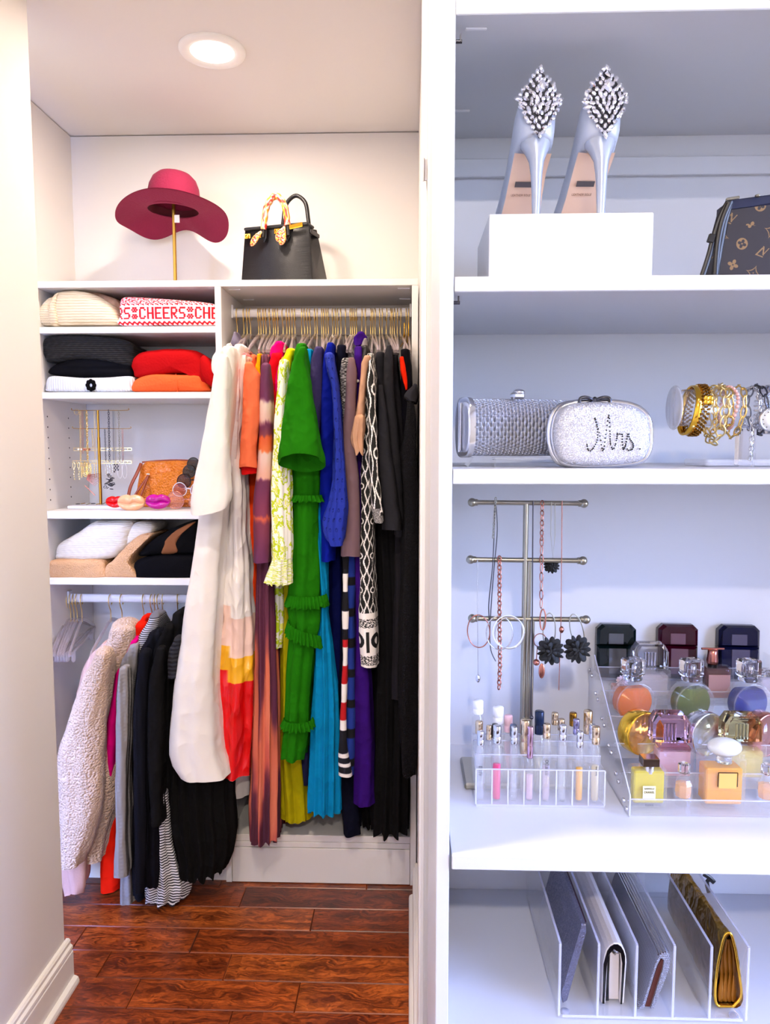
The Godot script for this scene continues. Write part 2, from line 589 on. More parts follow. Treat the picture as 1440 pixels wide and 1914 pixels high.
func make_materials() -> void:
	mt("wall_paint", Color(0.86, 0.845, 0.83), 0.75, 0.0, "wall", 0.07, 1.5)
	mt("ceiling_paint", Color(0.87, 0.85, 0.83), 0.85)
	mt("trim_paint", Color(0.90, 0.89, 0.875), 0.35)
	mt("melamine", Color(0.88, 0.87, 0.855), 0.42)
	mt("case_paint", Color(0.80, 0.80, 0.815), 0.4)
	for i in 4:
		mt("wood_%d" % i, [Color(0.84, 0.74, 0.70), Color(0.95, 0.86, 0.78), Color(0.72, 0.62, 0.60), Color(1.0, 0.95, 0.86)][i], 0.30, 0.0, "", 1.0, 0.0, {"tex": "wood"})
	mt("gold", Color(0.96, 0.82, 0.50), 0.22, 1.0)
	mt("hook_gold", Color(1.0, 0.88, 0.56), 0.3, 1.0)
	mt("champagne", Color(0.86, 0.76, 0.62), 0.2, 1.0)
	mt("bright_gold", Color(0.95, 0.74, 0.25), 0.16, 1.0)
	mt("pale_gold", Color(0.94, 0.84, 0.58), 0.3, 1.0)
	mt("brass", Color(0.70, 0.52, 0.20), 0.32, 1.0)
	mt("rose_gold", Color(0.74, 0.48, 0.42), 0.25, 1.0)
	mt("silver", Color(0.86, 0.86, 0.88), 0.14, 1.0)
	mt("nickel", Color(0.66, 0.64, 0.58), 0.28, 1.0)
	mt("steel", Color(0.35, 0.35, 0.38), 0.3, 1.0)
	mt("white_metal", Color(0.88, 0.88, 0.90), 0.35)
	mt("dark_metal", Color(0.12, 0.12, 0.14), 0.35, 0.7)
	clear("acrylic", Color(0.93, 0.94, 0.98), 0.045, 0.04)
	clear("acrylic_edge", Color(0.88, 0.88, 0.95), 0.42, 0.1)
	clear("hanger_plastic", Color(0.80, 0.74, 0.76), 0.34, 0.08)
	clear("vial_glass", Color(0.92, 0.93, 0.96), 0.05, 0.03)
	glass("crystal", Color(0.97, 0.97, 1.0))
	glass("pink_crystal", Color(0.98, 0.78, 0.86))
	glass("yellow_crystal", Color(0.98, 0.93, 0.66))
	mt("gem", Color(0.95, 0.95, 0.99), 0.05, 0.8)
	mt("satin", Color(0.75, 0.78, 0.85), 0.34, 0.12, "weave", 0.12, 30.0)
	mt("shoe_sole", Color(0.94, 0.79, 0.69), 0.5)
	mt("black_lacquer", Color(0.02, 0.02, 0.03), 0.2)
	mt("black_leather", Color(0.055, 0.06, 0.08), 0.34, 0.0, "grain", -0.6, 15.0)
	mt("croc", Color(0.90, 0.50, 0.12), 0.35, 0.0, "plate_croc", 1.0, 7.0)
	mt("tan_leather", Color(0.58, 0.25, 0.07), 0.45)
	mt("dark_leather", Color(0.06, 0.04, 0.045), 0.4)
	mt("felt_raspberry", Color(0.50, 0.05, 0.22), 0.9, 0.0, "felt", 0.8, 8.0, {"rim_enabled": true, "rim": 0.3, "rim_tint": 0.6})
	mt("felt_band", Color(0.34, 0.03, 0.13), 0.8)


func _ready() -> void:
	rng.seed = 7
	# ---------- camera ----------
	var cam := Camera3D.new()
	cam.name = "camera"
	cam.transform = Transform3D(look, EYE)
	cam.fov = rad_to_deg(2.0 * atan(957.0 / F))
	cam.near = 0.05
	cam.current = true
	add_child(cam)
	# ---------- daylight seen through the window at the right, and the exposure ----------
	var env := Environment.new()
	env.background_mode = Environment.BG_SKY
	var sky := Sky.new()
	var sm := ProceduralSkyMaterial.new()
	sm.sky_top_color = Color(0.52, 0.63, 0.95)
	sm.sky_horizon_color = Color(0.78, 0.85, 0.98)
	sm.ground_bottom_color = Color(0.35, 0.36, 0.36)
	sm.ground_horizon_color = Color(0.6, 0.63, 0.66)
	sm.sky_energy_multiplier = SKY_POWER
	sm.ground_energy_multiplier = SKY_POWER
	sky.sky_material = sm
	env.sky = sky
	env.tonemap_mode = Environment.TONE_MAPPER_LINEAR
	env.tonemap_exposure = EXPOSURE
	env.sdfgi_enabled = true
	env.ssao_enabled = true
	env.ssil_enabled = true
	var we := WorldEnvironment.new()
	we.name = "surroundings"
	we.environment = env
	add_child(we)
	make_textures()
	make_materials()
	# ---------- recessed lamps ----------
	downlight(at(397, 94, 2.29), WARM, WARM_POWER, "round white recessed ceiling light glowing above the closet front")
	downlight(Vector3(0.40, CEIL, -0.12), COOL, COOL_POWER * 0.2, "round recessed ceiling light over the space before the bookcase")
	downlight(Vector3(0.15, CEIL, 1.15), COOL, COOL_POWER * 2.7, "round recessed ceiling light at the far end of the room behind")
	downlight(Vector3(-0.42, CEIL, -0.85), WARM, WARM_POWER * 1.95, "round recessed ceiling light over the hall before the closet")
	build_room()
	build_closet()
	build_bookcase()
	build_folded()
	build_display_shelf()
	build_top_shelf()
	build_clothes_right()
	build_clothes_left()
	build_hangers()
	build_case_top()
	build_case_middle()
	build_jewellery_stand()
	build_vials()
	build_perfumes()
	build_purses()


const SKY_POWER := 4.7
const EXPOSURE := 1.07
const WARM := Color(1.0, 0.915, 0.835)
const COOL := Color(1.0, 0.955, 0.905)
const WARM_POWER := 1.35
const COOL_POWER := 2.1


func downlight(p: Vector3, col: Color, power: float, label: String) -> void:
	var t := thing("recessed_light", label, "ceiling light", "", Vector3(p.x, CEIL, p.z))
	var b := B.new()
	b.lathe(Vector3.ZERO, [[0.062, 0.004], [0.064, -0.003], [0.080, -0.008], [0.094, -0.006], [0.097, 0.0], [0.097, 0.004]], 40)
	part("trim_ring", b, mt("lamp_trim", Color(0.93, 0.92, 0.9), 0.4), t)
	var d := B.new()
	d.lathe(Vector3.ZERO, [[0.0, -0.0035], [0.063, -0.0035], [0.063, 0.003], [0.0, 0.003]], 36)
	var gm := mt("lamp_lens_%d" % int(col.b * 100), Color.WHITE, 0.5)
	gm.emission_enabled = true
	gm.emission = col.lerp(Color.WHITE, 0.6)
	gm.emission_energy_multiplier = 3.0
	part("lamp_lens", d, gm, t)
	var l := AreaLight3D.new()
	l.name = "lamp_light"
	l.area_size = Vector2(0.11, 0.11)
	l.light_color = col
	l.light_energy = power
	l.set("area_range", 12.0)
	l.shadow_enabled = true
	l.position = Vector3(0, -0.012, 0)
	l.rotation_degrees = Vector3(-90, 0, 0)
	t.add_child(l)


func slab(lo: Vector3, hi: Vector3) -> B:
	return B.new().box((lo + hi) / 2.0, hi - lo)


func build_room() -> void:
	var wp: Material = MATS["wall_paint"]
	var back_z := 2.2
	struct("wall_left", slab(Vector3(-1.13, 0, -2.0), Vector3(-0.985, CEIL, back_z)), wp)
	struct("wall_alcove_left", slab(Vector3(-1.42, 0, -3.0), Vector3(-1.272, CEIL, -1.88)), wp)
	struct("wall_back", slab(Vector3(-1.42, 0, -3.02), Vector3(2.2, CEIL, -BACK)), wp)
	struct("wall_right", slab(Vector3(0.032, 0, -BACK), Vector3(0.16, CEIL, -1.415)), wp)
	struct("wall_case_back", slab(Vector3(0.16, 0, -1.55), Vector3(2.2, CEIL, -1.415)), wp)
	struct("ceiling", slab(Vector3(-1.42, CEIL + 0.004, -3.02), Vector3(2.2, CEIL + 0.14, back_z + 0.14)), MATS["ceiling_paint"])
	struct("wall_rear", slab(Vector3(-1.13, 0, back_z), Vector3(2.2, CEIL, back_z + 0.14)), wp)
	# the wall on the far right with its window, beyond the end of the bookcase
	var wx := 2.05
	var za := -0.75
	var ze := 0.75
	var side := slab(Vector3(wx, 0, -1.415), Vector3(wx + 0.15, CEIL, za))
	side.box(Vector3(wx + 0.075, CEIL / 2, (ze + back_z) / 2), Vector3(0.15, CEIL, back_z - ze))
	side.box(Vector3(wx + 0.075, 0.35, (za + ze) / 2), Vector3(0.15, 0.7, ze - za))
	side.box(Vector3(wx + 0.075, (2.4 + CEIL) / 2, (za + ze) / 2), Vector3(0.15, CEIL - 2.4, ze - za))
	struct("wall_far_right", side, wp)
	var win := Node3D.new()
	win.name = "window_1"
	win.position = Vector3(wx + 0.05, 0.7, (za + ze) / 2)
	win.set_meta("kind", "structure")
	add_child(win)
	var fr := B.new()
	var ww := ze - za
	for s in [-1.0, 1.0]:
		fr.box(Vector3(0, 0.85, s * (ww / 2 - 0.02)), Vector3(0.06, 1.7, 0.04), 0.004)
		fr.box(Vector3(0, 0.85 + s * 0.83, 0), Vector3(0.06, 0.04, ww - 0.08), 0.004)
	fr.box(Vector3(0, 0.85, 0), Vector3(0.05, 1.62, 0.03), 0.004)
	part("window_frame", fr, MATS["trim_paint"], win)
	for s in [-1.0, 1.0]:
		part("pane", B.new().box(Vector3(0, 0.85, s * ww / 4), Vector3(0.004, 1.62, ww / 2 - 0.06)), clear("window_glass", Color.WHITE, 0.02), win)
	# floor: a slab with separate planks laid across the view
	var fl := struct("floor", slab(Vector3(-1.42, -0.16, -3.02), Vector3(2.2, -0.012, back_z + 0.14)), mt("subfloor", Color(0.2, 0.1, 0.06), 0.8))
	var pitch := 0.1155
	var joints := {0: [at(453, 1690, 2.43).x], 1: [on(585, 1715, 0).x], 2: [on(147, 1755, 0).x, on(364, 1757, 0).x], 3: [on(194, 1803, 0).x, on(425, 1808, 0).x], 4: [on(250, 1855, 0).x, on(556, 1863, 0).x], 5: [on(432, 1900, 0).x]}
	var tones := {0: [0, 2], 1: [3, 0], 2: [0, 1, 0], 3: [1, 0, 3], 4: [0, 1, 3], 5: [0, 0]}
	for r in range(-3, 18):
		var z0 := -2.379 + pitch * (r - 1)
		var xs := [-1.27]
		if joints.has(r):
			xs.append_array(joints[r])
		else:
			var x := -1.27 + rng.randf_range(0.2, 0.7)
			while x < 0.9:
				xs.append(x)
				x += rng.randf_range(0.5, 0.95)
		xs.append(1.3)
		for i in xs.size() - 1:
			var tone: int = tones[r][mini(i, tones[r].size() - 1)] if tones.has(r) else rng.randi() % 3
			var b := B.new()
			var c := Vector3((xs[i] + xs[i + 1]) / 2.0, -0.006 + rng.randf_range(-0.0004, 0.0004), z0 + pitch / 2)
			b.box(c, Vector3(xs[i + 1] - xs[i] - 0.0012, 0.012, pitch - 0.0012), 0.0022, Basis.IDENTITY, 0.9, Vector2(rng.randf(), rng.randf()))
			# the figure runs along the board and is drawn wider across it
			for k in b.t.size():
				b.t[k] = Vector2(b.t[k].x, b.t[k].y * 2.6)
			part("plank", b, MATS["wood_%d" % tone], fl)
	# baseboards with a bead, a cove and a shoe moulding, swept along the walls
	var prof := PackedVector2Array([Vector2(0, 0), Vector2(0.034, 0), Vector2(0.034, 0.008), Vector2(0.031, 0.017), Vector2(0.024, 0.021), Vector2(0.019, 0.022), Vector2(0.019, 0.096), Vector2(0.0165, 0.099), Vector2(0.0165, 0.103), Vector2(0.019, 0.106), Vector2(0.018, 0.113), Vector2(0.012, 0.118), Vector2(0.012, 0.121), Vector2(0.0125, 0.128), Vector2(0.008, 0.134), Vector2(0, 0.134)])
	var bl := B.new()
	# local x of the profile points into the room
	bl.prism(prof, Transform3D(Basis(Vector3(1, 0, 0), Vector3(0, 1, 0), Vector3(0, 0, 1)), Vector3(-0.985, 0, back_z)), back_z + 2.0 + 0.012)
	struct("baseboard_left", bl, MATS["trim_paint"])
	var br := B.new()
	var pr := PackedVector2Array()
	for q in prof:
		pr.append(Vector2(-q.x * 0.85, q.y))
	br.prism(pr, Transform3D(Basis.IDENTITY, Vector3(0.032, 0, -1.435)), 1.0)
	struct("baseboard_right", br, MATS["trim_paint"])
	# casing strip on the end of the right wall, with the leaf of an old hinge
	var cs := B.new()
	cs.box(Vector3(0.028, CEIL / 2, -1.46), Vector3(0.012, CEIL, 0.07), 0.003)
	cs.box(Vector3(0.0285, CEIL / 2, -1.62), Vector3(0.008, CEIL, 0.2), 0.003)
	struct("trim_1", cs, MATS["trim_paint"])
	var hg := thing("hinge", "small painted door hinge on the white jamb left of the bookcase", "hinge")
	var hp := at(797, 318, 1.418)
	part("hinge_leaf", B.new().box(hp + Vector3(-0.002, 0, 0.001), Vector3(0.007, 0.038, 0.003), 0.0008), mt("painted_metal", Color(0.74, 0.73, 0.75), 0.4, 0.3), hg)
	var pin := B.new()
	pin.tube([hp + Vector3(-0.005, -0.02, 0.003), hp + Vector3(-0.005, 0.02, 0.003)], 0.0024, 8)
	part("hinge_pin", pin, MATS["painted_metal"], hg)
	settle(hg)


func build_closet() -> void:
	var mm: Material = MATS["melamine"]
	var zf := -FRONT
	var zb := -BACK + 0.003
	var bev := 0.0012
	var board := func(x0: float, x1: float, y0: float, y1: float, f := 0.0) -> B:
		return B.new().box(Vector3((x0 + x1) / 2, (y0 + y1) / 2, (zf - f + zb) / 2), Vector3(x1 - x0, y1 - y0, zf - f - zb), bev)
	var xl := -1.268
	var d0 := -0.647
	var d1 := -0.626
	var xr := 0.0285
	# the one long top board
	solo("top_shelf", board.call(xl, xr, 2.0735, 2.0945), mm, "long white top shelf board running across both closet bays, carrying the hat", "shelf")
	# left tower: sides, four shelves, cleat, back rail, toe board
	var tw := thing("closet_tower", "white closet tower with five open compartments of folded knitwear", "closet unit")
	for q in [[xl, xl + 0.021], [d0, d1]]:
		part("side_panel", board.call(q[0], q[1], 0.0, 2.0735), mm, tw)
	for q in [[1.924, 1.945], [1.7065, 1.728], [1.298, 1.3245], [1.069, 1.0925]]:
		part("shelf", board.call(xl + 0.021, d0, q[0], q[1], 0.002), mm, tw)
	part("toe_board", B.new().box(Vector3((xl + d0) / 2 + 0.01, 0.075, zf - 0.02), Vector3(d0 - xl - 0.022, 0.15, 0.018), bev), mm, tw)
	var holes := B.new()
	for k in 9:
		for zz in [zf - 0.04, zf - 0.2]:
			holes.lathe(Vector3(xl + 0.0212, 1.36 + k * 0.036, zz), [[0.0, 0.0], [0.0028, 0.0], [0.0028, 0.0008], [0.0, 0.0008]], 8, Basis(Vector3(0, 1, 0), Vector3(1, 0, 0), Vector3(0, 0, -1)))
	var ho := part("pin_hole", holes, MATS["dark_metal"], tw, "rows of small dark shelf pin holes")
	ho.set_meta("kind", "stuff")
	settle(tw)
	# right bay: side panel, cleat, base shelf and plinth
	var bay := thing("hanging_bay", "white closet bay with open hanging space above a low plinth", "closet unit")
	part("side_panel", board.call(xr - 0.021, xr, 0.0, 2.0735), mm, bay)
	part("cleat", B.new().box(Vector3((d1 + xr) / 2, 2.0, zb + 0.009), Vector3(xr - d1 - 0.044, 0.075, 0.018), bev), mm, bay)
	part("base_shelf", board.call(d1, xr - 0.021, 0.153, 0.177, 0.004), mm, bay)
	part("base_rail", B.new().box(Vector3((d1 + xr - 0.021) / 2, 0.142, zf - 0.012), Vector3(xr - d1 - 0.023, 0.02, 0.018), bev), mm, bay)
	part("plinth_panel", B.new().box(Vector3((d1 + xr - 0.021) / 2, 0.066, zf - 0.010), Vector3(xr - d1 - 0.024, 0.128, 0.018), bev), mm, bay)
	part("shelf", B.new().box(Vector3((d1 + xr - 0.021) / 2, 0.292, -2.74), Vector3(xr - d1 - 0.022, 0.021, 0.26), bev), mm, bay)
	settle(bay)
	# rods with end cups
	for q in [[d1, xr - 0.021, at(500, 585, 2.67).y, "white oval hanging rail filled with hangers in the right closet bay"], [xl + 0.021, d0, at(200, 1118, 2.67).y, "white hanging rail below the lowest shelf of the closet tower"]]:
		var rt := thing("hanging_rail", q[3], "rail")
		var rb := B.new()
		var path := [Vector3(q[0] + 0.002, q[2], -2.67), Vector3(q[1] - 0.002, q[2], -2.67)]
		rb.tube(path, 0.0155, 16, false, true, 0.55)
		part("rod", rb, MATS["white_metal"], rt)
		for e in 2:
			part("rod_cup", B.new().box(Vector3(q[e] + (0.004 if e == 0 else -0.004), q[2] + 0.004, -2.67), Vector3(0.007, 0.046, 0.03), 0.002), MATS["white_metal"], rt)
		settle(rt)
	# shelf cams: small white clips under the top board of the right bay
	for q in [[438, 541, "front left"], [465, 566, "rear left"], [755, 540, "front right"], [757, 565, "rear right"]]:
		var zz := 2.56 if q[1] < 550 else 2.74
		var c := Vector3(at(q[0], q[1], zz).x, 2.0715, -zz)
		solo("shelf_clip", B.new().box(c, Vector3(0.04, 0.004, 0.006), 0.001), MATS["white_metal"], "thin white shelf fastener under the top board of the hanging bay, %s of four" % q[2], "fastener", "shelf fasteners under the closet top board")


func build_bookcase() -> void:
	var cm: Material = MATS["case_paint"]
	var bc := thing("bookcase", "tall white bookcase on the right with deep open shelves of accessories", "bookcase")
	var zf := -1.0
	var zb := -1.385
	var x0 := 0.0395
	var x1 := 0.0575
	var xe := 1.05
	var bev := 0.0012
	var bd := func(xa: float, xb: float, ya: float, yb: float, za: float, zc: float) -> B:
		return B.new().box(Vector3((xa + xb) / 2, (ya + yb) / 2, (za + zc) / 2), Vector3(xb - xa, yb - ya, za - zc), bev)
	part("side_panel", bd.call(x0, x1, 0.0, CEIL, zf, zb), cm, bc)
	part("side_panel", bd.call(xe, xe + 0.018, 0.0, CEIL, zf, zb), cm, bc)
	part("top_board", bd.call(x1, xe, 2.091, 2.13, zf, zb), cm, bc)
	part("crown_board", bd.call(x1, xe, 2.132, CEIL, zf, zf - 0.02), cm, bc)
	part("back_panel", bd.call(x0, xe + 0.018, 0.0, CEIL, zb, zb - 0.012), cm, bc)
	var y1 := at(900, 297, 1.375).y
	var y2 := at(900, 331, 1.375).y
	part("cleat", bd.call(x1, xe, y2, y1, zb + 0.012, zb), cm, bc)
	for q in [[1.749, 1.7685], [1.498, 1.518], [0.6735, 0.6945]]:
		part("shelf", bd.call(x1 + 0.0008, xe, q[0], q[1], zf - 0.001, zb), cm, bc)
	part("shelf", bd.call(x1 + 0.0035, xe, 0.9615, 0.982, zf + 0.004, zb), cm, bc, "wide white shelf carrying the perfume")
	part("base_shelf", bd.call(x1, xe, 0.08, 0.1, zf - 0.001, zb), cm, bc)
	for q in [[850, 290, 1.35], [846, 566, 1.03], [853, 78, 1.03]]:
		var c := at(q[0], q[1], q[2])
		var pb := B.new()
		pb.tube([Vector3(x1, c.y, c.z), Vector3(x1 + 0.010, c.y, c.z)], 0.0025, 8)
		pb.box(Vector3(x1 + 0.008, c.y + 0.004, c.z), Vector3(0.002, 0.010, 0.006))
		part("shelf_pin", pb, MATS["steel"], bc)
	for q in [[890, 78, 1.03], [862, 216, 1.27]]:
		var c2 := at(q[0], q[1], q[2])
		part("shelf_fastener", B.new().box(Vector3(c2.x, 2.0895, c2.z), Vector3(0.028, 0.003, 0.005), 0.001), MATS["white_metal"], bc)
	settle(bc)


# ---------- cloth ----------
func stadium(hx: float, hb: float, u: float) -> PackedVector2Array:
	# point and outward normal on a rounded outline; u runs round it from the back
	var r := minf(hx, hb)
	var sx := hx - r
	var sb := hb - r
	var q := PI * r / 2.0
	var legs := [sx, q, 2.0 * sb, q, 2.0 * sx, q, 2.0 * sb, q, sx]
	var total := 4.0 * sx + 4.0 * sb + 4.0 * q
	var l := u * total
	var k := 0
	while k < 8 and l > legs[k]:
		l -= legs[k]
		k += 1
	if k % 2 == 1:
		var a := -PI / 2 + (k - 1) / 2 * PI / 2 + l / maxf(r, 1e-6)
		var c := Vector2(sx if k < 5 and k != 5 else -sx, -sb)
		match k:
			1: c = Vector2(sx, -sb)
			3: c = Vector2(sx, sb)
			5: c = Vector2(-sx, sb)
			7: c = Vector2(-sx, -sb)
		var n := Vector2(cos(a), sin(a))
		return PackedVector2Array([c + n * r, n])
	match k:
		0: return PackedVector2Array([Vector2(l, -hb), Vector2(0, -1)])
		2: return PackedVector2Array([Vector2(hx, -sb + l), Vector2(1, 0)])
		4: return PackedVector2Array([Vector2(sx - l, hb), Vector2(0, 1)])
		6: return PackedVector2Array([Vector2(-hx, sb - l), Vector2(-1, 0)])
	return PackedVector2Array([Vector2(-sx + l, -hb), Vector2(0, -1)])


var wob := FastNoiseLite.new()


# rows: [y, left, right, (depth factor), (shift of the front in metres)], pixels of the photograph at the cloth's own front zf (metres in front)
func drape(b: B, rows: Array, zf: float, dep: float, o := {}) -> B:
	var m: int = o.get("m", 34)
	var folds: float = o.get("folds", 7)
	folds = roundf(folds * (2.3 if dep > 0.2 else 1.5))
	var n: int = clampi(int(folds * 9.0), 56, 190)
	var a1: float = o.get("amp", 0.007) * 1.15
	var a0: float = maxf(o.get("a0", 0.001), a1 * 0.30)
	var hem: float = o.get("hem", 0.004) * 0.55
	var tilt: float = o.get("tilt", 0.0)
	var wr: float = o.get("wrinkle", 0.005)
	var sd: float = o.get("seed", rng.randf() * 100.0)
	var ctl := []
	for r in rows:
		var ds: float = r[3] if r.size() > 3 else 1.0
		var sh: float = r[4] if r.size() > 4 else 0.0
		var z := zf - sh
		var zm := z + minf(0.05, dep * ds * 0.25)
		var pl := at(r[1], r[0], zm)
		var pr := at(r[2], r[0], zm)
		ctl.append([Vector3((pl.x + pr.x) / 2, (pl.y + pr.y) / 2, z), Vector3(maxf((pr.x - pl.x) / 2, 0.002), dep * ds / 2, 0)])
	# spread the rings by height
	var cen := []
	var siz := []
	for c in ctl:
		cen.append(c[0]); siz.append(c[1])
	var ys := [0.0]
	for i in range(1, ctl.size()):
		ys.append(ys[-1] + absf(cen[i].y - cen[i - 1].y) + 0.002)
	var rings := []
	var vs := []
	for j in m:
		var tt := float(j) / (m - 1)
		tt = lerpf(tt, tt * tt, 0.25)
		var l: float = tt * ys[-1]
		var i := 0
		while i < ys.size() - 2 and l > ys[i + 1]:
			i += 1
		var u: float = (l - ys[i]) / (ys[i + 1] - ys[i])
		var ip := maxi(i - 1, 0)
		var ik := mini(i + 2, ctl.size() - 1)
		var c: Vector3 = cen[i].lerp(cen[i + 1], u)
		var s: Vector3 = siz[i].lerp(siz[i + 1], u)
		if ctl.size() > 2:
			var cc: Vector3 = cen[i].cubic_interpolate(cen[i + 1], cen[ip], cen[ik], u)
			var ss: Vector3 = siz[i].cubic_interpolate(siz[i + 1], siz[ip], siz[ik], u)
			c = Vector3(cc.x, c.y, cc.z)
			s = Vector3(maxf(ss.x, 0.002), maxf(ss.y, 0.003), 0)
		var amp := lerpf(a0, a1, tt)
		amp = minf(amp, s.x * 0.5)
		var ring := PackedVector3Array()
		for k in n:
			var uu := float(k) / n
			var q := stadium(s.x, s.y, uu)
			var wave := sin(TAU * folds * uu + sd + 1.1 * sin(tt * 4.0 + sd)) * 0.7 + 0.3 * sin(TAU * (folds * 2.0 + 1.0) * uu + sd * 2.0 + tt * 3.0)
			var d := amp * (wave - 0.5) + wr * wob.get_noise_3d(q[0].x * 900.0 + sd * 37.0, c.y * 260.0, q[0].y * 420.0)
			var pt := q[0] + q[1] * d
			var y := c.y
			if j == m - 1: y += hem * sin(TAU * folds * uu + sd * 3.0) + hem * 0.6 * wob.get_noise_1d(uu * 500.0 + sd * 91.0)
			y += tilt * tt * tt * q[0].y / maxf(s.y, 0.01)
			ring.append(Vector3(c.x + pt.x, y, -c.z - s.y + pt.y))
			if j == m - 1: ring[k].y += o.get("skew", 0.0) * q[0].x / s.x
		if j == 0 and o.get("cap", true):
			# a rounded shoulder closes the top
			var mc := Vector3.ZERO
			for q in ring: mc += q
			mc /= ring.size()
			var rise := minf(s.x * 0.8, 0.022)
			for e in [[0.04, 1.0], [0.40, 0.90], [0.72, 0.66], [0.92, 0.34]]:
				var dome := PackedVector3Array()
				for q in ring:
					dome.append(mc + (q - mc) * e[0] + Vector3(0, rise * e[1], 0))
				rings.append(dome)
				vs.append(0.0)
		rings.append(ring)
		vs.append(l / ys[-1])
	b.loft(rings, o.get("cap", true), o.get("capend", false), true, vs)
	return b


func ruffle(b: B, y0: float, y1: float, xl: float, xr: float, zf: float, dep: float, folds := 16.0, amp := 0.006, slope := 0.0) -> B:
	# a gathered frill round the front half of a garment; slope tilts it (pixels down from left to right)
	var n := 90
	var rings := []
	for j in 4:
		var v := j / 3.0
		var ring := PackedVector3Array()
		var pl := at(xl, lerpf(y0, y1, v), zf)
		var pr := at(xr, lerpf(y0, y1, v) + slope, zf)
		for k in n + 1:
			var u := float(k) / n
			var q := stadium((pr.x - pl.x) / 2, dep / 2, 0.25 + 0.5 * u)
			var a := amp * (0.35 + v) * sin(TAU * folds * u + 1.7 * sin(u * 11.0) + v)
			var pt := q[0] + q[1] * (0.002 + 0.006 * v + a)
			ring.append(Vector3((pl.x + pr.x) / 2 + pt.x, lerpf(pr.y, pl.y, u) + 0.003 * sin(u * 60.0) * v, -zf - dep / 2 + pt.y))
		rings.append(ring)
	return b.loft(rings, false, false, false)


func garment(called: String, label: String, cat: String, m: Material, rows: Array, zf := 2.45, dep := 0.36, o := {}, pname := "body") -> Node3D:
	var t := thing(called, label, cat)
	part(pname, drape(B.new(), rows, zf, dep, o), m, t)
	return t


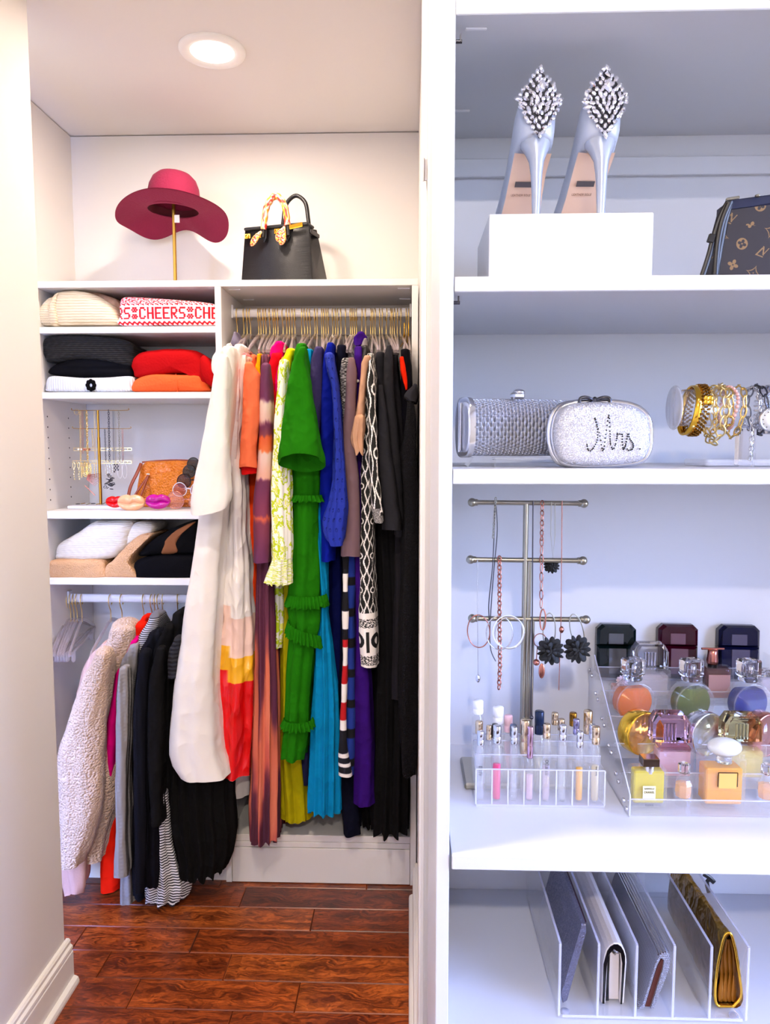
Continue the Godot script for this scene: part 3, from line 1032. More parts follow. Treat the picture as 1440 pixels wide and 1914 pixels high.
func build_clothes_right() -> void:
	wob.noise_type = FastNoiseLite.TYPE_SIMPLEX_SMOOTH
	wob.frequency = 0.02
	var white := cloth("white_cotton", Color(0.93, 0.915, 0.895), "wrinkle", 0.35, 1.2)
	var t: Node3D
	# long white shirt dress, first on the rail
	t = garment("shirt_dress", "long plain white shirt dress with curved hem hanging leftmost on the upper rail", "dress", white, [[652, 424, 440, 1.0], [668, 408, 442, 1.5], [720, 402, 440, 1.5], [800, 392, 432, 1.1], [900, 384, 426], [1000, 372, 416], [1100, 352, 410], [1200, 338, 406], [1300, 322, 406], [1400, 309, 414], [1430, 312, 424], [1452, 330, 430]], 2.28, 0.21, {"folds": 2, "amp": 0.006, "a0": 0.002, "hem": 0.0015, "m": 44, "wrinkle": 0.005, "seed": 2.0})
	part("sleeve", drape(B.new(), [[668, 407, 425, 0.6], [700, 400, 427], [750, 393, 425], [800, 383, 425], [850, 371, 427], [900, 360, 430], [925, 354, 432], [950, 352, 428]], 2.17, 0.10, {"folds": 2, "amp": 0.004, "hem": 0.0, "tilt": -0.016, "skew": 0.012, "seed": 1.0}), white, t)
	part("sleeve", drape(B.new(), [[656, 404, 418, 0.6], [668, 396, 422], [690, 394, 420], [708, 402, 416, 0.7]], 2.27, 0.09, {"folds": 2, "amp": 0.003, "m": 14, "capend": true}), white, t)
	part("collar", drape(B.new(), [[646, 426, 440], [652, 422, 443], [664, 416, 447]], 2.50, 0.10, {"folds": 2, "amp": 0.002, "m": 8}), white, t)
	settle(t)
	settle(garment("blouse", "crumpled white button-up blouse directly right of the long shirt dress", "blouse", cloth("white_crinkle", Color(0.93, 0.91, 0.90), "wrinkle", 1.0, 3.0), [[648, 440, 456, 0.4], [672, 432, 458, 0.9], [720, 428, 455], [800, 425, 450], [870, 426, 446], [912, 428, 442]], 2.36, 0.30, {"folds": 5, "amp": 0.005, "wrinkle": 0.006}))
	settle(garment("blouse", "cream collarless blouse showing below the short sleeve of the shirt dress", "blouse", cloth("cream_cloth", Color(0.90, 0.85, 0.78), "weave", 0.4, 8.0), [[690, 424, 436, 0.4], [740, 418, 436], [900, 410, 432], [1000, 406, 428], [1070, 400, 423], [1106, 397, 421]], 2.43, 0.24, {"folds": 3, "amp": 0.005, "seed": 4.0}))
	t = garment("tiered_dress", "long shiny dress in white, blush, yellow and red blocks", "dress", mt("block_silk", Color.WHITE, 0.24, 0.0, "wrinkle", 0.8, 0.0, {"tex": "colour_block"}), [[664, 446, 462, 0.4], [700, 438, 462, 0.9], [860, 432, 455], [920, 432, 459], [1000, 427, 463], [1100, 422, 468], [1203, 414, 472], [1252, 405, 473], [1350, 403, 473], [1446, 404, 467]], 2.37, 0.24, {"folds": 4, "amp": 0.010, "m": 60, "wrinkle": 0.010, "seed": 5.0, "n": 80})
	settle(t)
	settle(garment("dress", "white long dress whose plain hem shows beneath the red block", "dress", white, [[680, 446, 462, 0.5], [760, 442, 466], [1100, 432, 468], [1400, 428, 468], [1481, 428, 468]], 2.50, 0.26, {"folds": 4, "amp": 0.005, "seed": 3.0}))
	settle(garment("camisole", "pale pink camisole hanging between the white blouse and coral top", "blouse", cloth("blush", Color(0.90, 0.74, 0.68), "weave", 0.4, 8.0), [[672, 452, 466, 0.5], [700, 450, 468], [800, 446, 466], [860, 442, 462]], 2.40, 0.2, {"folds": 3}))
	# coral top
	var coral := cloth("coral", Color(0.95, 0.46, 0.30), "weave", 0.5, 10.0)
	t = garment("top", "coral orange top with wide short sleeve and red lining", "blouse", coral, [[668, 462, 480, 0.5], [690, 458, 486], [760, 458, 488], [860, 456, 488]], 2.46, 0.34, {"folds": 3})
	part("sleeve", drape(B.new(), [[682, 458, 474, 0.5], [705, 456, 486], [735, 455, 487], [800, 451, 484], [860, 448, 480], [878, 447, 480]], 2.33, 0.11, {"folds": 2, "amp": 0.003, "hem": 0.001, "tilt": 0.01}), coral, t)
	part("lining", drape(B.new(), [[858, 450, 478], [886, 450, 482]], 2.345, 0.09, {"folds": 2, "amp": 0.002, "m": 6}), cloth("red_lining", Color(0.80, 0.06, 0.07)), t, "red lining of the sleeve")
	settle(t)
	settle(garment("dress", "bright orange long dress showing in a narrow strip behind the coral sleeve", "dress", cloth("orange_cloth", Color(0.90, 0.25, 0.05)), [[690, 474, 492, 0.5], [860, 470, 490], [1000, 468, 484], [1100, 468, 484], [1190, 470, 482]], 2.47, 0.32, {"folds": 3, "amp": 0.003}))
	# plum tie-dye dress
	t = garment("maxi_dress", "long tie-dyed maxi dress in plum and salmon, longest on the upper rail", "dress", printed("tie_skirt_cloth", "tie_skirt", 0.75), [[668, 488, 506, 0.5], [700, 486, 508], [1000, 484, 510], [1060, 483, 512], [1150, 479, 515], [1250, 477, 519], [1350, 474, 521], [1450, 471, 521], [1530, 468, 521], [1568, 470, 519]], 2.42, 0.34, {"folds": 11, "amp": 0.013, "a0": 0.001, "hem": 0.014, "n": 120, "m": 44, "seed": 9.0})
	part("sleeve", drape(B.new(), [[684, 488, 506, 0.5], [720, 487, 506], [800, 484, 508], [880, 480, 508], [950, 473, 506], [1020, 473, 506], [1051, 473, 505]], 2.34, 0.09, {"folds": 2, "amp": 0.002, "hem": 0.002}), printed("tie_sleeve_cloth", "tie_sleeve", 0.7), t, "banded plum, sand and orange sleeve")
	settle(t)
	# red and magenta
	settle(garment("top", "scarlet red top right of the banded tie-dye sleeve", "blouse", cloth("scarlet", Color(0.85, 0.03, 0.12)), [[664, 510, 528, 0.5], [690, 503, 522], [760, 503, 521], [860, 503, 516], [900, 504, 512]], 2.43, 0.3, {"folds": 3, "seed": 1.0}))
	settle(garment("top", "hot magenta hooded top of which only shoulder shows", "blouse", cloth("magenta", Color(0.88, 0.0, 0.46)), [[642, 516, 530, 0.4], [652, 511, 532, 0.7], [672, 508, 530], [720, 510, 524], [800, 512, 522]], 2.44, 0.3, {"folds": 3, "seed": 2.0}))
	settle(garment("top", "mustard yellow top wedged beside the tie-dye sleeve shoulder", "blouse", cloth("mustard", Color(0.90, 0.66, 0.03)), [[664, 484, 492, 0.5], [690, 482, 492], [760, 484, 490]], 2.41, 0.26, {"folds": 2}))
	# lime print dress
	t = garment("print_dress", "white dress printed with lime swirls with frilled long sleeve", "dress", printed("lime_cloth", "lime_print", 0.8), [[672, 520, 540, 0.5], [700, 516, 540], [900, 512, 540], [1090, 515, 534], [1160, 517, 534], [1206, 520, 530]], 2.46, 0.3, {"folds": 5, "amp": 0.006})
	part("sleeve", drape(B.new(), [[676, 523, 538, 0.5], [700, 520, 537], [780, 516, 538], [840, 511, 540], [900, 506, 544], [960, 506, 544], [1020, 507, 544], [1052, 508, 543]], 2.33, 0.10, {"folds": 5, "amp": 0.004, "hem": 0.0, "seed": 3.0}), MATS["lime_cloth"], t)
	part("cuff", drape(B.new(), [[1044, 508, 543], [1062, 502, 544], [1092, 494, 545]], 2.325, 0.11, {"folds": 9, "amp": 0.008, "a0": 0.003, "hem": 0.008, "m": 12, "n": 90, "cap": false}), MATS["lime_cloth"], t)
	settle(t)
	settle(garment("dress", "olive yellow flared dress showing beneath and left of the green ruffled dress", "dress", cloth("olive", Color(0.66, 0.62, 0.02)), [[658, 540, 552, 0.5], [680, 534, 550], [900, 534, 560], [1150, 527, 560], [1300, 523, 562], [1400, 522, 566], [1460, 522, 576], [1528, 523, 584]], 2.47, 0.33, {"folds": 6, "amp": 0.012, "hem": 0.010, "seed": 6.0}))
	settle(garment("top", "bright lemon yellow shirt left of the green sleeve", "blouse", cloth("lemon", Color(0.93, 0.88, 0.06)), [[656, 536, 552, 0.5], [672, 530, 550], [700, 528, 546], [760, 530, 542], [820, 530, 540]], 2.42, 0.28, {"folds": 3}))
	# green dress
	var green := cloth("grass_green", Color(0.11, 0.44, 0.015), "weave", 0.5, 9.0)
	t = garment("ruffled_dress", "grass green dress with wide flared sleeve and rows of ruffles", "dress", green, [[646, 558, 572, 0.4], [664, 552, 574, 0.8], [760, 552, 590], [890, 548, 599], [940, 550, 598], [958, 553, 595], [1000, 547, 599], [1060, 543, 601], [1120, 536, 604], [1160, 540, 602], [1200, 539, 593], [1300, 534, 580], [1370, 530, 577], [1414, 527, 570]], 2.37, 0.30, {"folds": 5, "amp": 0.007, "hem": 0.005, "m": 48, "seed": 8.0})
	part("sleeve", drape(B.new(), [[652, 560, 573, 0.5], [680, 547, 573], [720, 540, 579], [780, 530, 592], [830, 522, 602], [852, 517, 607], [866, 519, 606]], 2.20, 0.15, {"folds": 2, "hem": 0.0, "tilt": 0.030, "wrinkle": 0.010, "amp": 0.009, "seed": 0.6}), green, t)
	for q in [[926, 938, 547, 599, 15, 0], [1116, 1138, 535, 605, 18, 0], [1162, 1186, 536, 594, 16, 36], [1352, 1368, 528, 579, 15, 0]]:
		part("ruffle", ruffle(B.new(), q[0], q[1], q[2], q[3], 2.357, 0.12, q[4], 0.006, q[5]), green, t)
	settle(t)
	settle(garment("dress", "narrow strip of a dark teal dress between lime print and green ruffles", "dress", cloth("teal", Color(0.0, 0.30, 0.24)), [[700, 544, 556], [900, 543, 554], [990, 544, 553]], 2.46, 0.26, {"folds": 2}))
	settle(garment("skirt", "burgundy skirt with pleated hem just above the base shelf", "skirt", cloth("burgundy", Color(0.33, 0.0, 0.12)), [[760, 530, 556], [1400, 519, 556], [1520, 517, 560], [1560, 518, 561]], 2.60, 0.18, {"folds": 12, "amp": 0.006, "n": 110, "hem": 0.006}))
	# turquoise, slate, royal blue
	settle(garment("dress", "turquoise dress with full pleated skirt", "dress", cloth("turquoise", Color(0.01, 0.52, 0.72), "weave", 0.4, 10.0), [[656, 572, 584, 0.4], [680, 568, 584], [760, 567, 584], [900, 578, 602], [1100, 600, 612], [1140, 601, 612], [1200, 595, 620], [1300, 586, 632], [1400, 581, 635], [1490, 577, 637], [1515, 577, 637]], 2.40, 0.28, {"folds": 9, "amp": 0.010, "n": 110, "hem": 0.010, "seed": 4.4}))
	settle(garment("top", "slate purple long-sleeved top between turquoise and royal blue", "blouse", cloth("slate", Color(0.25, 0.22, 0.40)), [[652, 590, 604, 0.4], [670, 584, 606, 0.8], [720, 580, 604], [780, 580, 602], [812, 586, 600]], 2.38, 0.28, {"folds": 3}))
	settle(garment("dress", "slate blue long dress behind the turquoise skirt", "dress", cloth("slate_blue", Color(0.20, 0.20, 0.36)), [[700, 592, 604, 0.5], [1000, 602, 622], [1150, 606, 625], [1250, 608, 630], [1340, 562, 590], [1458, 562, 582]], 2.50, 0.28, {"folds": 4, "amp": 0.004}))
	var royal := cloth("royal", Color(0.02, 0.09, 0.55), "weave", 0.4, 10.0)
	t = garment("blouse", "royal blue blouse with eyelet balloon sleeve gathered at the cuff", "blouse", royal, [[644, 612, 624, 0.4], [668, 606, 624, 0.8], [720, 603, 628], [800, 600, 630], [900, 599, 630], [1000, 599, 628], [1046, 600, 627]], 2.38, 0.28, {"folds": 4, "amp": 0.005})
	part("sleeve", drape(B.new(), [[664, 607, 624, 0.6], [690, 611, 627], [720, 620, 631], [780, 624, 636], [850, 623, 643], [900, 621, 645], [945, 612, 649], [972, 603, 648], [1000, 606, 645], [1014, 618, 640]], 2.31, 0.11, {"folds": 5, "amp": 0.004, "hem": 0.0, "m": 40, "tilt": -0.01}), mt("royal_eyelet", Color(0.03, 0.15, 0.62), 0.8, 0.0, "holes", 1.0, 0.0, {"uv1_scale": Vector3(2.5, 3.2, 1)}), t, "eyelet embroidered sleeve")
	settle(t)
	settle(garment("dress", "deep blue long dress behind the royal blouse", "dress", cloth("deep_blue", Color(0.02, 0.05, 0.27)), [[700, 612, 636, 0.5], [1000, 612, 642], [1060, 616, 644], [1250, 618, 642], [1500, 622, 642]], 2.48, 0.3, {"folds": 5, "amp": 0.005}))
	settle(garment("trousers", "navy trousers clipped by the waist beside the royal blouse", "trousers", cloth("navy", Color(0.035, 0.045, 0.12)), [[650, 632, 648], [720, 632, 650], [900, 634, 650]], 2.44, 0.2, {"folds": 2}))
	settle(garment("blouse", "black blouse with white lace print between blue and mauve", "blouse", printed("lace_cloth", "lace_print", 0.85), [[674, 640, 656, 0.5], [700, 637, 656], [760, 636, 652], [800, 638, 648]], 2.41, 0.26, {"folds": 3}))
	t = garment("blouse", "mauve grey satin blouse with open cuffless sleeve", "blouse", cloth("mauve", Color(0.47, 0.37, 0.39), "wrinkle", 0.3, 2.0, 0.5), [[672, 652, 664, 0.4], [700, 650, 668, 0.8], [760, 646, 666], [850, 642, 668], [900, 643, 673], [1000, 640, 675], [1037, 637, 675]], 2.36, 0.28, {"folds": 4, "amp": 0.005, "hem": 0.002})
	settle(t)
	# purple
	t = garment("dress", "violet long dress whose shoulder and skirt frame the mauve blouse", "dress", cloth("violet", Color(0.20, 0.05, 0.42), "weave", 0.5, 9.0), [[652, 664, 680, 0.4], [700, 664, 682], [1000, 664, 682], [1100, 665, 680], [1200, 666, 682], [1260, 664, 694], [1350, 663, 698], [1400, 663, 701], [1497, 660, 702]], 2.42, 0.3, {"folds": 4, "amp": 0.005, "hem": 0.003})
	part("shoulder", drape(B.new(), [[624, 668, 682, 0.6], [632, 662, 686], [646, 664, 680]], 2.48, 0.10, {"folds": 3, "amp": 0.004, "m": 12, "capend": true}), MATS["violet"], t)
	settle(t)
	t = garment("jacket", "black leather jacket with a pearl snap behind the tan top", "jacket", mt("jacket_leather", Color(0.03, 0.028, 0.03), 0.35, 0.0, "grain", 0.6, 8.0), [[650, 676, 690, 0.5], [690, 666, 688], [740, 664, 682], [800, 664, 678]], 2.42, 0.3, {"folds": 3})
	var sp := at(669, 712, 2.40)
	part("snap", B.new().ball(sp, Vector3(0.005, 0.005, 0.003), 12, 8), mt("pearl", Color(0.9, 0.9, 0.88), 0.25), t)
	settle(t)
	var tan_m := cloth("tan_crepe", Color(0.78, 0.60, 0.48))
	t = garment("top", "tan top with cascading ruffle at the side seam", "blouse", tan_m, [[668, 682, 694, 0.4], [680, 677, 692, 0.8], [740, 671, 684], [782, 666, 682], [800, 664, 680]], 2.35, 0.24, {"folds": 2, "amp": 0.003})
	var rf := B.new()
	drape(rf, [[780, 665, 682], [800, 660, 681], [826, 658, 679], [848, 666, 678]], 2.33, 0.10, {"folds": 5, "amp": 0.009, "a0": 0.005, "hem": 0.012, "m": 14})
	part("ruffle", rf, tan_m, t)
	settle(t)
	# black and white geometric dress
	t = garment("print_dress", "black dress with white lattice print and bordered hem", "dress", printed("ikat_cloth", "ikat", 0.75), [[664, 688, 700, 0.4], [690, 684, 704, 0.8], [800, 680, 705], [900, 675, 704], [1000, 676, 700], [1100, 671, 704], [1160, 670, 707], [1241, 674, 708]], 2.38, 0.28, {"folds": 3, "amp": 0.004, "hem": 0.002, "seed": 3.3})
	part("sleeve", drape(B.new(), [[676, 688, 697, 0.5], [700, 687, 700], [800, 688, 706], [880, 690, 709], [940, 694, 714], [962, 698, 717]], 2.31, 0.08, {"folds": 2, "amp": 0.002, "hem": 0.002}), mt("ikat_sleeve", Color.WHITE, 0.75, 0.0, "", 1.0, 0.0, {"tex": "ikat", "uv1_scale": Vector3(0.34, 0.27, 1), "uv1_offset": Vector3(0.31, 0.03, 0)}), t)
	part("cuff", drape(B.new(), [[950, 696, 716], [976, 700, 718]], 2.305, 0.085, {"folds": 2, "amp": 0.001, "m": 5, "cap": false}), printed("lace_cuff", "lace_print"), t)
	settle(t)
	# striped knit pieces and what hangs behind them
	settle(garment("sweater_dress", "blue knitted dress with broad black horizontal stripes", "dress", printed("blue_stripe_cloth", "blue_stripes", 0.9, "rib", 0.5), [[800, 650, 668, 0.6], [1034, 644, 668], [1150, 646, 665], [1300, 648, 666], [1440, 642, 664]], 2.43, 0.26, {"folds": 3, "amp": 0.002, "hem": 0.001}))
	settle(garment("cardigan", "navy cardigan with white and red striped edge", "cardigan", printed("red_stripe_cloth", "red_stripes", 0.9), [[1000, 640, 652, 0.6], [1150, 642, 652], [1250, 640, 651], [1380, 635, 649], [1444, 632, 660]], 2.40, 0.16, {"folds": 2, "amp": 0.002, "hem": 0.001}))
	settle(garment("skirt", "navy skirt hanging lowest beneath the striped cardigan", "skirt", MATS["navy"], [[1000, 640, 662, 0.6], [1440, 633, 662], [1500, 637, 670], [1552, 642, 674]], 2.46, 0.24, {"folds": 4, "amp": 0.004}))
	# the black end of the rail
	var charcoal := cloth("charcoal", Color(0.15, 0.15, 0.17), "weave", 0.5, 10.0)
	var black := cloth("black_cloth", Color(0.055, 0.055, 0.065), "wrinkle", 0.5, 2.0)
	t = garment("shirt", "charcoal long-sleeved shirt right of the lattice print dress", "shirt", charcoal, [[662, 704, 718, 0.4], [690, 702, 722, 0.8], [760, 704, 728], [880, 706, 738], [985, 712, 748]], 2.42, 0.28, {"folds": 3, "amp": 0.004})
	part("sleeve", drape(B.new(), [[722, 708, 716, 0.6], [760, 706, 722], [800, 706, 727], [880, 707, 738], [940, 711, 747], [990, 714, 753]], 2.34, 0.09, {"folds": 2, "amp": 0.002, "hem": 0.002}), charcoal, t)
	settle(t)
	settle(garment("blouse", "soft black blouse with rounded shoulder third from the right panel", "blouse", charcoal, [[648, 724, 732, 0.4], [668, 719, 735, 0.8], [740, 718, 738], [850, 726, 748], [1000, 736, 756]], 2.38, 0.3, {"folds": 3, "amp": 0.004, "seed": 7.0}))
	settle(garment("dress", "faded black dress with straight shoulder second from right panel", "dress", cloth("soft_black", Color(0.12, 0.115, 0.135)), [[666, 734, 744, 0.5], [690, 731, 746], [800, 738, 758], [1000, 738, 764], [1300, 726, 766]], 2.43, 0.3, {"folds": 4, "amp": 0.005}))
	settle(garment("maxi_dress", "long black maxi dress with uneven hem at right end", "dress", black, [[690, 708, 720, 0.4], [900, 700, 742], [1200, 702, 764], [1400, 698, 766], [1500, 694, 765], [1553, 696, 761]], 2.44, 0.32, {"folds": 8, "amp": 0.014, "hem": 0.014, "n": 100, "seed": 5.0}))
	settle(garment("dress", "black dress with ragged hem showing behind the violet skirt", "dress", black, [[700, 690, 706, 0.5], [1200, 690, 716], [1500, 676, 700], [1536, 680, 702]], 2.52, 0.28, {"folds": 8, "amp": 0.008, "hem": 0.014, "n": 90}))
	t = garment("skirt", "dark navy skirt with orange panel hung at the rail end", "skirt", cloth("ink", Color(0.03, 0.025, 0.06)), [[658, 750, 767, 0.8], [690, 750, 770], [760, 752, 771], [900, 754, 771]], 2.40, 0.24, {"folds": 3, "amp": 0.003})
	part("panel", drape(B.new(), [[668, 749, 754, 0.5], [690, 750, 758], [712, 754, 761], [728, 758, 762, 0.5]], 2.385, 0.06, {"folds": 2, "amp": 0.001, "m": 14, "capend": true}), cloth("orange_panel", Color(0.90, 0.14, 0.01), "weave", 0.8, 12.0), t, "bright orange panel")
	settle(t)
	t = garment("lace_dress", "black lace dress pushed outward over the right side panel", "dress", cloth("black_lace", Color(0.075, 0.075, 0.09), "fleece", 1.0, 9.0), [[742, 763, 772, 0.6], [790, 759, 778], [830, 752, 779], [858, 750, 780], [890, 754, 781], [920, 755, 782], [1000, 752, 782], [1200, 746, 781], [1350, 746, 780], [1445, 752, 777]], 2.33, 0.14, {"folds": 4, "amp": 0.005, "hem": 0.006, "wrinkle": 0.006})
	part("shoulder", drape(B.new(), [[720, 772, 781, 0.6], [730, 762, 783], [742, 755, 783], [752, 764, 780]], 2.325, 0.11, {"folds": 2, "amp": 0.003, "m": 12, "capend": true}), charcoal, t)
	settle(t)
	settle(garment("hood", "grey hooded knit collar hanging above the white shirt dress", "sweater", cloth("grey_violet", Color(0.46, 0.43, 0.50)), [[622, 438, 444, 0.4], [640, 433, 450], [652, 432, 452], [672, 438, 448, 0.6]], 2.50, 0.16, {"folds": 2, "m": 14, "capend": true}))
	settle(garment("scarf", "pale grey knitted collar tucked right of the violet shoulder", "scarf", cloth("pale_grey", Color(0.55, 0.52, 0.52)), [[634, 680, 686, 0.6], [644, 676, 687], [660, 677, 684, 0.6]], 2.47, 0.1, {"folds": 2, "m": 10, "capend": true}))


func build_clothes_left() -> void:
	var t: Node3D
	var zf := 2.36
	t = garment("blouse", "dusty pink pleated blouse behind the sherpa jacket", "blouse", cloth("dusty_pink", Color(0.78, 0.64, 0.60), "rib", 0.6, 14.0), [[1200, 196, 206, 0.4], [1216, 178, 200, 0.8], [1250, 158, 196], [1290, 146, 192], [1400, 130, 190], [1480, 130, 190]], 2.44, 0.3, {"folds": 6, "amp": 0.005})
	settle(t)
	var sherpa := mt("sherpa", Color(0.80, 0.69, 0.61), 0.95, 0.0, "fleece", -1.7, 5.0, {"rim_enabled": true, "rim": 0.4, "rim_tint": 0.4})
	t = garment("sherpa_jacket", "cream sherpa fleece jacket with high collar, leftmost bulky garment below", "jacket", sherpa, [[1178, 204, 250, 0.4], [1196, 200, 248, 0.6], [1225, 188, 238, 0.8], [1300, 160, 204], [1380, 150, 206], [1450, 150, 221], [1475, 152, 223], [1530, 152, 210], [1580, 156, 200], [1604, 164, 196]], zf, 0.16, {"folds": 2, "amp": 0.006, "wrinkle": 0.009, "m": 44, "capend": true})
	part("collar", drape(B.new(), [[1170, 206, 252], [1184, 200, 252], [1212, 199, 240], [1234, 198, 226]], 2.39, 0.11, {"folds": 2, "amp": 0.003, "m": 14, "wrinkle": 0.005}), sherpa, t)
	part("sleeve", drape(B.new(), [[1222, 176, 206, 0.6], [1260, 158, 204], [1310, 138, 198], [1350, 121, 194], [1400, 109, 190], [1450, 103, 190], [1520, 102, 186], [1570, 102, 172], [1600, 102, 160], [1617, 106, 152]], 2.26, 0.12, {"folds": 2, "amp": 0.005, "wrinkle": 0.009, "m": 40, "capend": true}), sherpa, t)
	settle(t)
	settle(garment("trousers", "pale pink soft trousers folded over a hanger beneath the sherpa jacket", "trousers", cloth("pale_pink", Color(0.78, 0.62, 0.58), "felt", 0.5, 9.0), [[1560, 104, 156], [1602, 104, 161], [1630, 110, 160], [1655, 116, 158], [1668, 122, 152]], 2.31, 0.12, {"folds": 2, "amp": 0.010, "hem": 0.012, "m": 22}))
	var o := cloth("vermilion", Color(0.88, 0.11, 0.02))
	t = garment("hoodie", "vermilion orange hoodie hanging right of the sherpa jacket", "hoodie", o, [[1166, 256, 274, 0.4], [1190, 240, 272], [1218, 216, 258], [1260, 203, 238], [1320, 199, 226], [1450, 196, 224], [1550, 194, 225], [1656, 194, 226]], 2.42, 0.26, {"folds": 3, "amp": 0.005, "hem": 0.002})
	part("hood", drape(B.new(), [[1154, 266, 278, 0.5], [1168, 256, 277], [1186, 247, 270], [1200, 240, 262]], 2.44, 0.14, {"folds": 2, "m": 12}), o, t)
	settle(t)
	settle(garment("sweater", "magenta pink sweater squeezed between orange hoodie and grey cardigan", "sweater", cloth("hot_pink", Color(0.86, 0.0, 0.48)), [[1196, 246, 260, 0.4], [1220, 228, 254], [1252, 213, 244], [1320, 206, 228], [1380, 206, 222], [1442, 210, 218]], 2.38, 0.24, {"folds": 3, "amp": 0.003}))
	var grey := mt("grey_cable", Color(0.56, 0.55, 0.56), 0.95, 0.0, "rib", 1.0, 10.0)
	t = garment("cardigan", "grey cable-knit cardigan reaching almost to the floor", "cardigan", grey, [[1206, 244, 262, 0.4], [1230, 232, 262, 0.8], [1280, 224, 252], [1400, 226, 250], [1500, 230, 252], [1600, 234, 253], [1686, 232, 256]], 2.37, 0.24, {"folds": 3, "amp": 0.005})
	part("sleeve", drape(B.new(), [[1250, 225, 238, 0.6], [1290, 221, 241], [1360, 218, 239], [1450, 217, 236], [1550, 217, 236], [1636, 215, 238]], 2.29, 0.09, {"folds": 2, "amp": 0.003}), grey, t)
	settle(t)
	settle(garment("shirt", "grey and white pinstriped shirt with collar between cardigans", "shirt", mt("pin_cloth", Color(0.9, 0.9, 0.9), 0.8, 0.0, "", 1.0, 0.0, {"tex": "pin_stripes", "uv1_scale": Vector3(1, 1.5, 1)}), [[1152, 280, 300, 0.4], [1180, 268, 296, 0.8], [1215, 252, 282], [1260, 243, 272], [1320, 240, 262], [1400, 242, 258]], 2.40, 0.26, {"folds": 3, "amp": 0.003}))
	var navy := cloth("navy_knit", Color(0.06, 0.065, 0.10), "rib", 0.5, 14.0)
	t = garment("cardigan", "navy knitted cardigan right of the grey cable-knit", "cardigan", navy, [[1186, 280, 302, 0.4], [1215, 264, 296, 0.8], [1270, 256, 284], [1400, 250, 290], [1500, 252, 300], [1600, 252, 296], [1668, 252, 284]], 2.36, 0.24, {"folds": 4, "amp": 0.006})
	part("sleeve", drape(B.new(), [[1220, 262, 278, 0.6], [1270, 256, 277], [1340, 251, 273], [1450, 250, 274], [1560, 252, 276], [1664, 252, 272]], 2.29, 0.09, {"folds": 2, "amp": 0.003}), navy, t)
	settle(t)
	var jet := cloth("black_knit", Color(0.06, 0.06, 0.07), "weave", 0.5, 10.0)
	t = garment("blazer", "black blazer with sleeve hanging in front beside the navy cardigan", "jacket", jet, [[1172, 308, 326, 0.4], [1200, 294, 324, 0.8], [1260, 284, 322], [1400, 280, 324], [1500, 276, 326], [1590, 280, 322]], 2.36, 0.24, {"folds": 3, "amp": 0.006})
	part("sleeve", drape(B.new(), [[1214, 292, 306, 0.6], [1260, 281, 304], [1340, 277, 303], [1450, 275, 302], [1540, 282, 304]], 2.29, 0.09, {"folds": 2, "amp": 0.003}), jet, t)
	settle(t)
	t = garment("sweater", "black turtleneck sweater hanging against the white shirt dress", "sweater", jet, [[1146, 328, 340, 0.6], [1162, 324, 344, 0.8], [1190, 314, 346], [1260, 306, 346], [1400, 304, 346]], 2.39, 0.24, {"folds": 3})
	part("sleeve", drape(B.new(), [[1194, 326, 340, 0.6], [1214, 318, 338], [1240, 315, 335], [1266, 314, 333]], 2.31, 0.09, {"folds": 2, "amp": 0.002, "m": 16}), mt("ribbed_navy", Color(0.10, 0.11, 0.16), 0.9, 0.0, "rows", 1.5, 0.0, {"uv1_scale": Vector3(2, 2.4, 1)}), t, "ribbed navy cuff")
	settle(t)
	# the big black skirt under the white hem
	settle(garment("skirt", "full black skirt with jagged hem under the white shirt dress", "skirt", cloth("black_skirt", Color(0.05, 0.05, 0.056), "wrinkle", 0.6, 2.0), [[1380, 318, 412, 0.6], [1450, 309, 430], [1500, 308, 432], [1560, 311, 436], [1600, 322, 430], [1636, 332, 414]], 2.335, 0.18, {"folds": 9, "amp": 0.012, "a0": 0.006, "hem": 0.022, "n": 120, "m": 26, "seed": 3.0}))
	settle(garment("shirt", "navy and white striped shirt tail nearest the floor", "shirt", mt("tail_stripes", Color.WHITE, 0.8, 0.0, "", 1.0, 0.0, {"tex": "pin_stripes", "uv1_scale": Vector3(1, 0.9, 1)}), [[1480, 288, 314], [1570, 280, 320], [1620, 270, 336], [1660, 262, 350], [1684, 262, 346]], 2.33, 0.15, {"folds": 6, "amp": 0.012, "hem": 0.012, "n": 90}))
	settle(garment("shirt", "navy cotton shirt tail showing left of the striped one", "shirt", cloth("navy_cotton", Color(0.045, 0.045, 0.08)), [[1520, 276, 300], [1600, 272, 304], [1655, 276, 300]], 2.32, 0.08, {"folds": 4, "amp": 0.004}))


func make_hanger(label: String, group: String) -> Node3D:
	var t := thing("hanger", label, "hanger", group)
	var hk := []
	for i in 15:
		var a := lerpf(-2.6, PI * 0.62, i / 14.0)
		# over the rod, open towards the back
		hk.append(Vector3(0, -0.021 + 0.021 * cos(a), 0.021 * sin(a)))
	hk.append_array([Vector3(0, -0.046, 0.012), Vector3(0, -0.056, 0.003), Vector3(0, -0.068, 0.0), Vector3(0, -0.104, 0.0)])
	part("hook", B.new().tube(hk, 0.0018, 7), MATS["hook_gold"], t)
	var b := B.new()
	var arm := func(s: float) -> Array: return smooth_path([Vector3(0, -0.094, 0), Vector3(0, -0.100, s * 0.03), Vector3(0, -0.128, s * 0.11), Vector3(0, -0.158, s * 0.19), Vector3(0, -0.172, s * 0.208)], 10)
	for s in [-1.0, 1.0]:
		b.tube(arm.call(s), 0.0085, 8, false, true, 0.42)
	b.tube([Vector3(0, -0.172, -0.206), Vector3(0, -0.178, 0), Vector3(0, -0.172, 0.206)], 0.005, 6)
	part("shoulder_bar", b, MATS["hanger_plastic"], t)
	for s in [-1.0, 1.0]:
		part("clip", B.new().box(Vector3(0, -0.190, s * 0.15), Vector3(0.011, 0.036, 0.022), 0.003), MATS["hanger_plastic"], t)
	return t


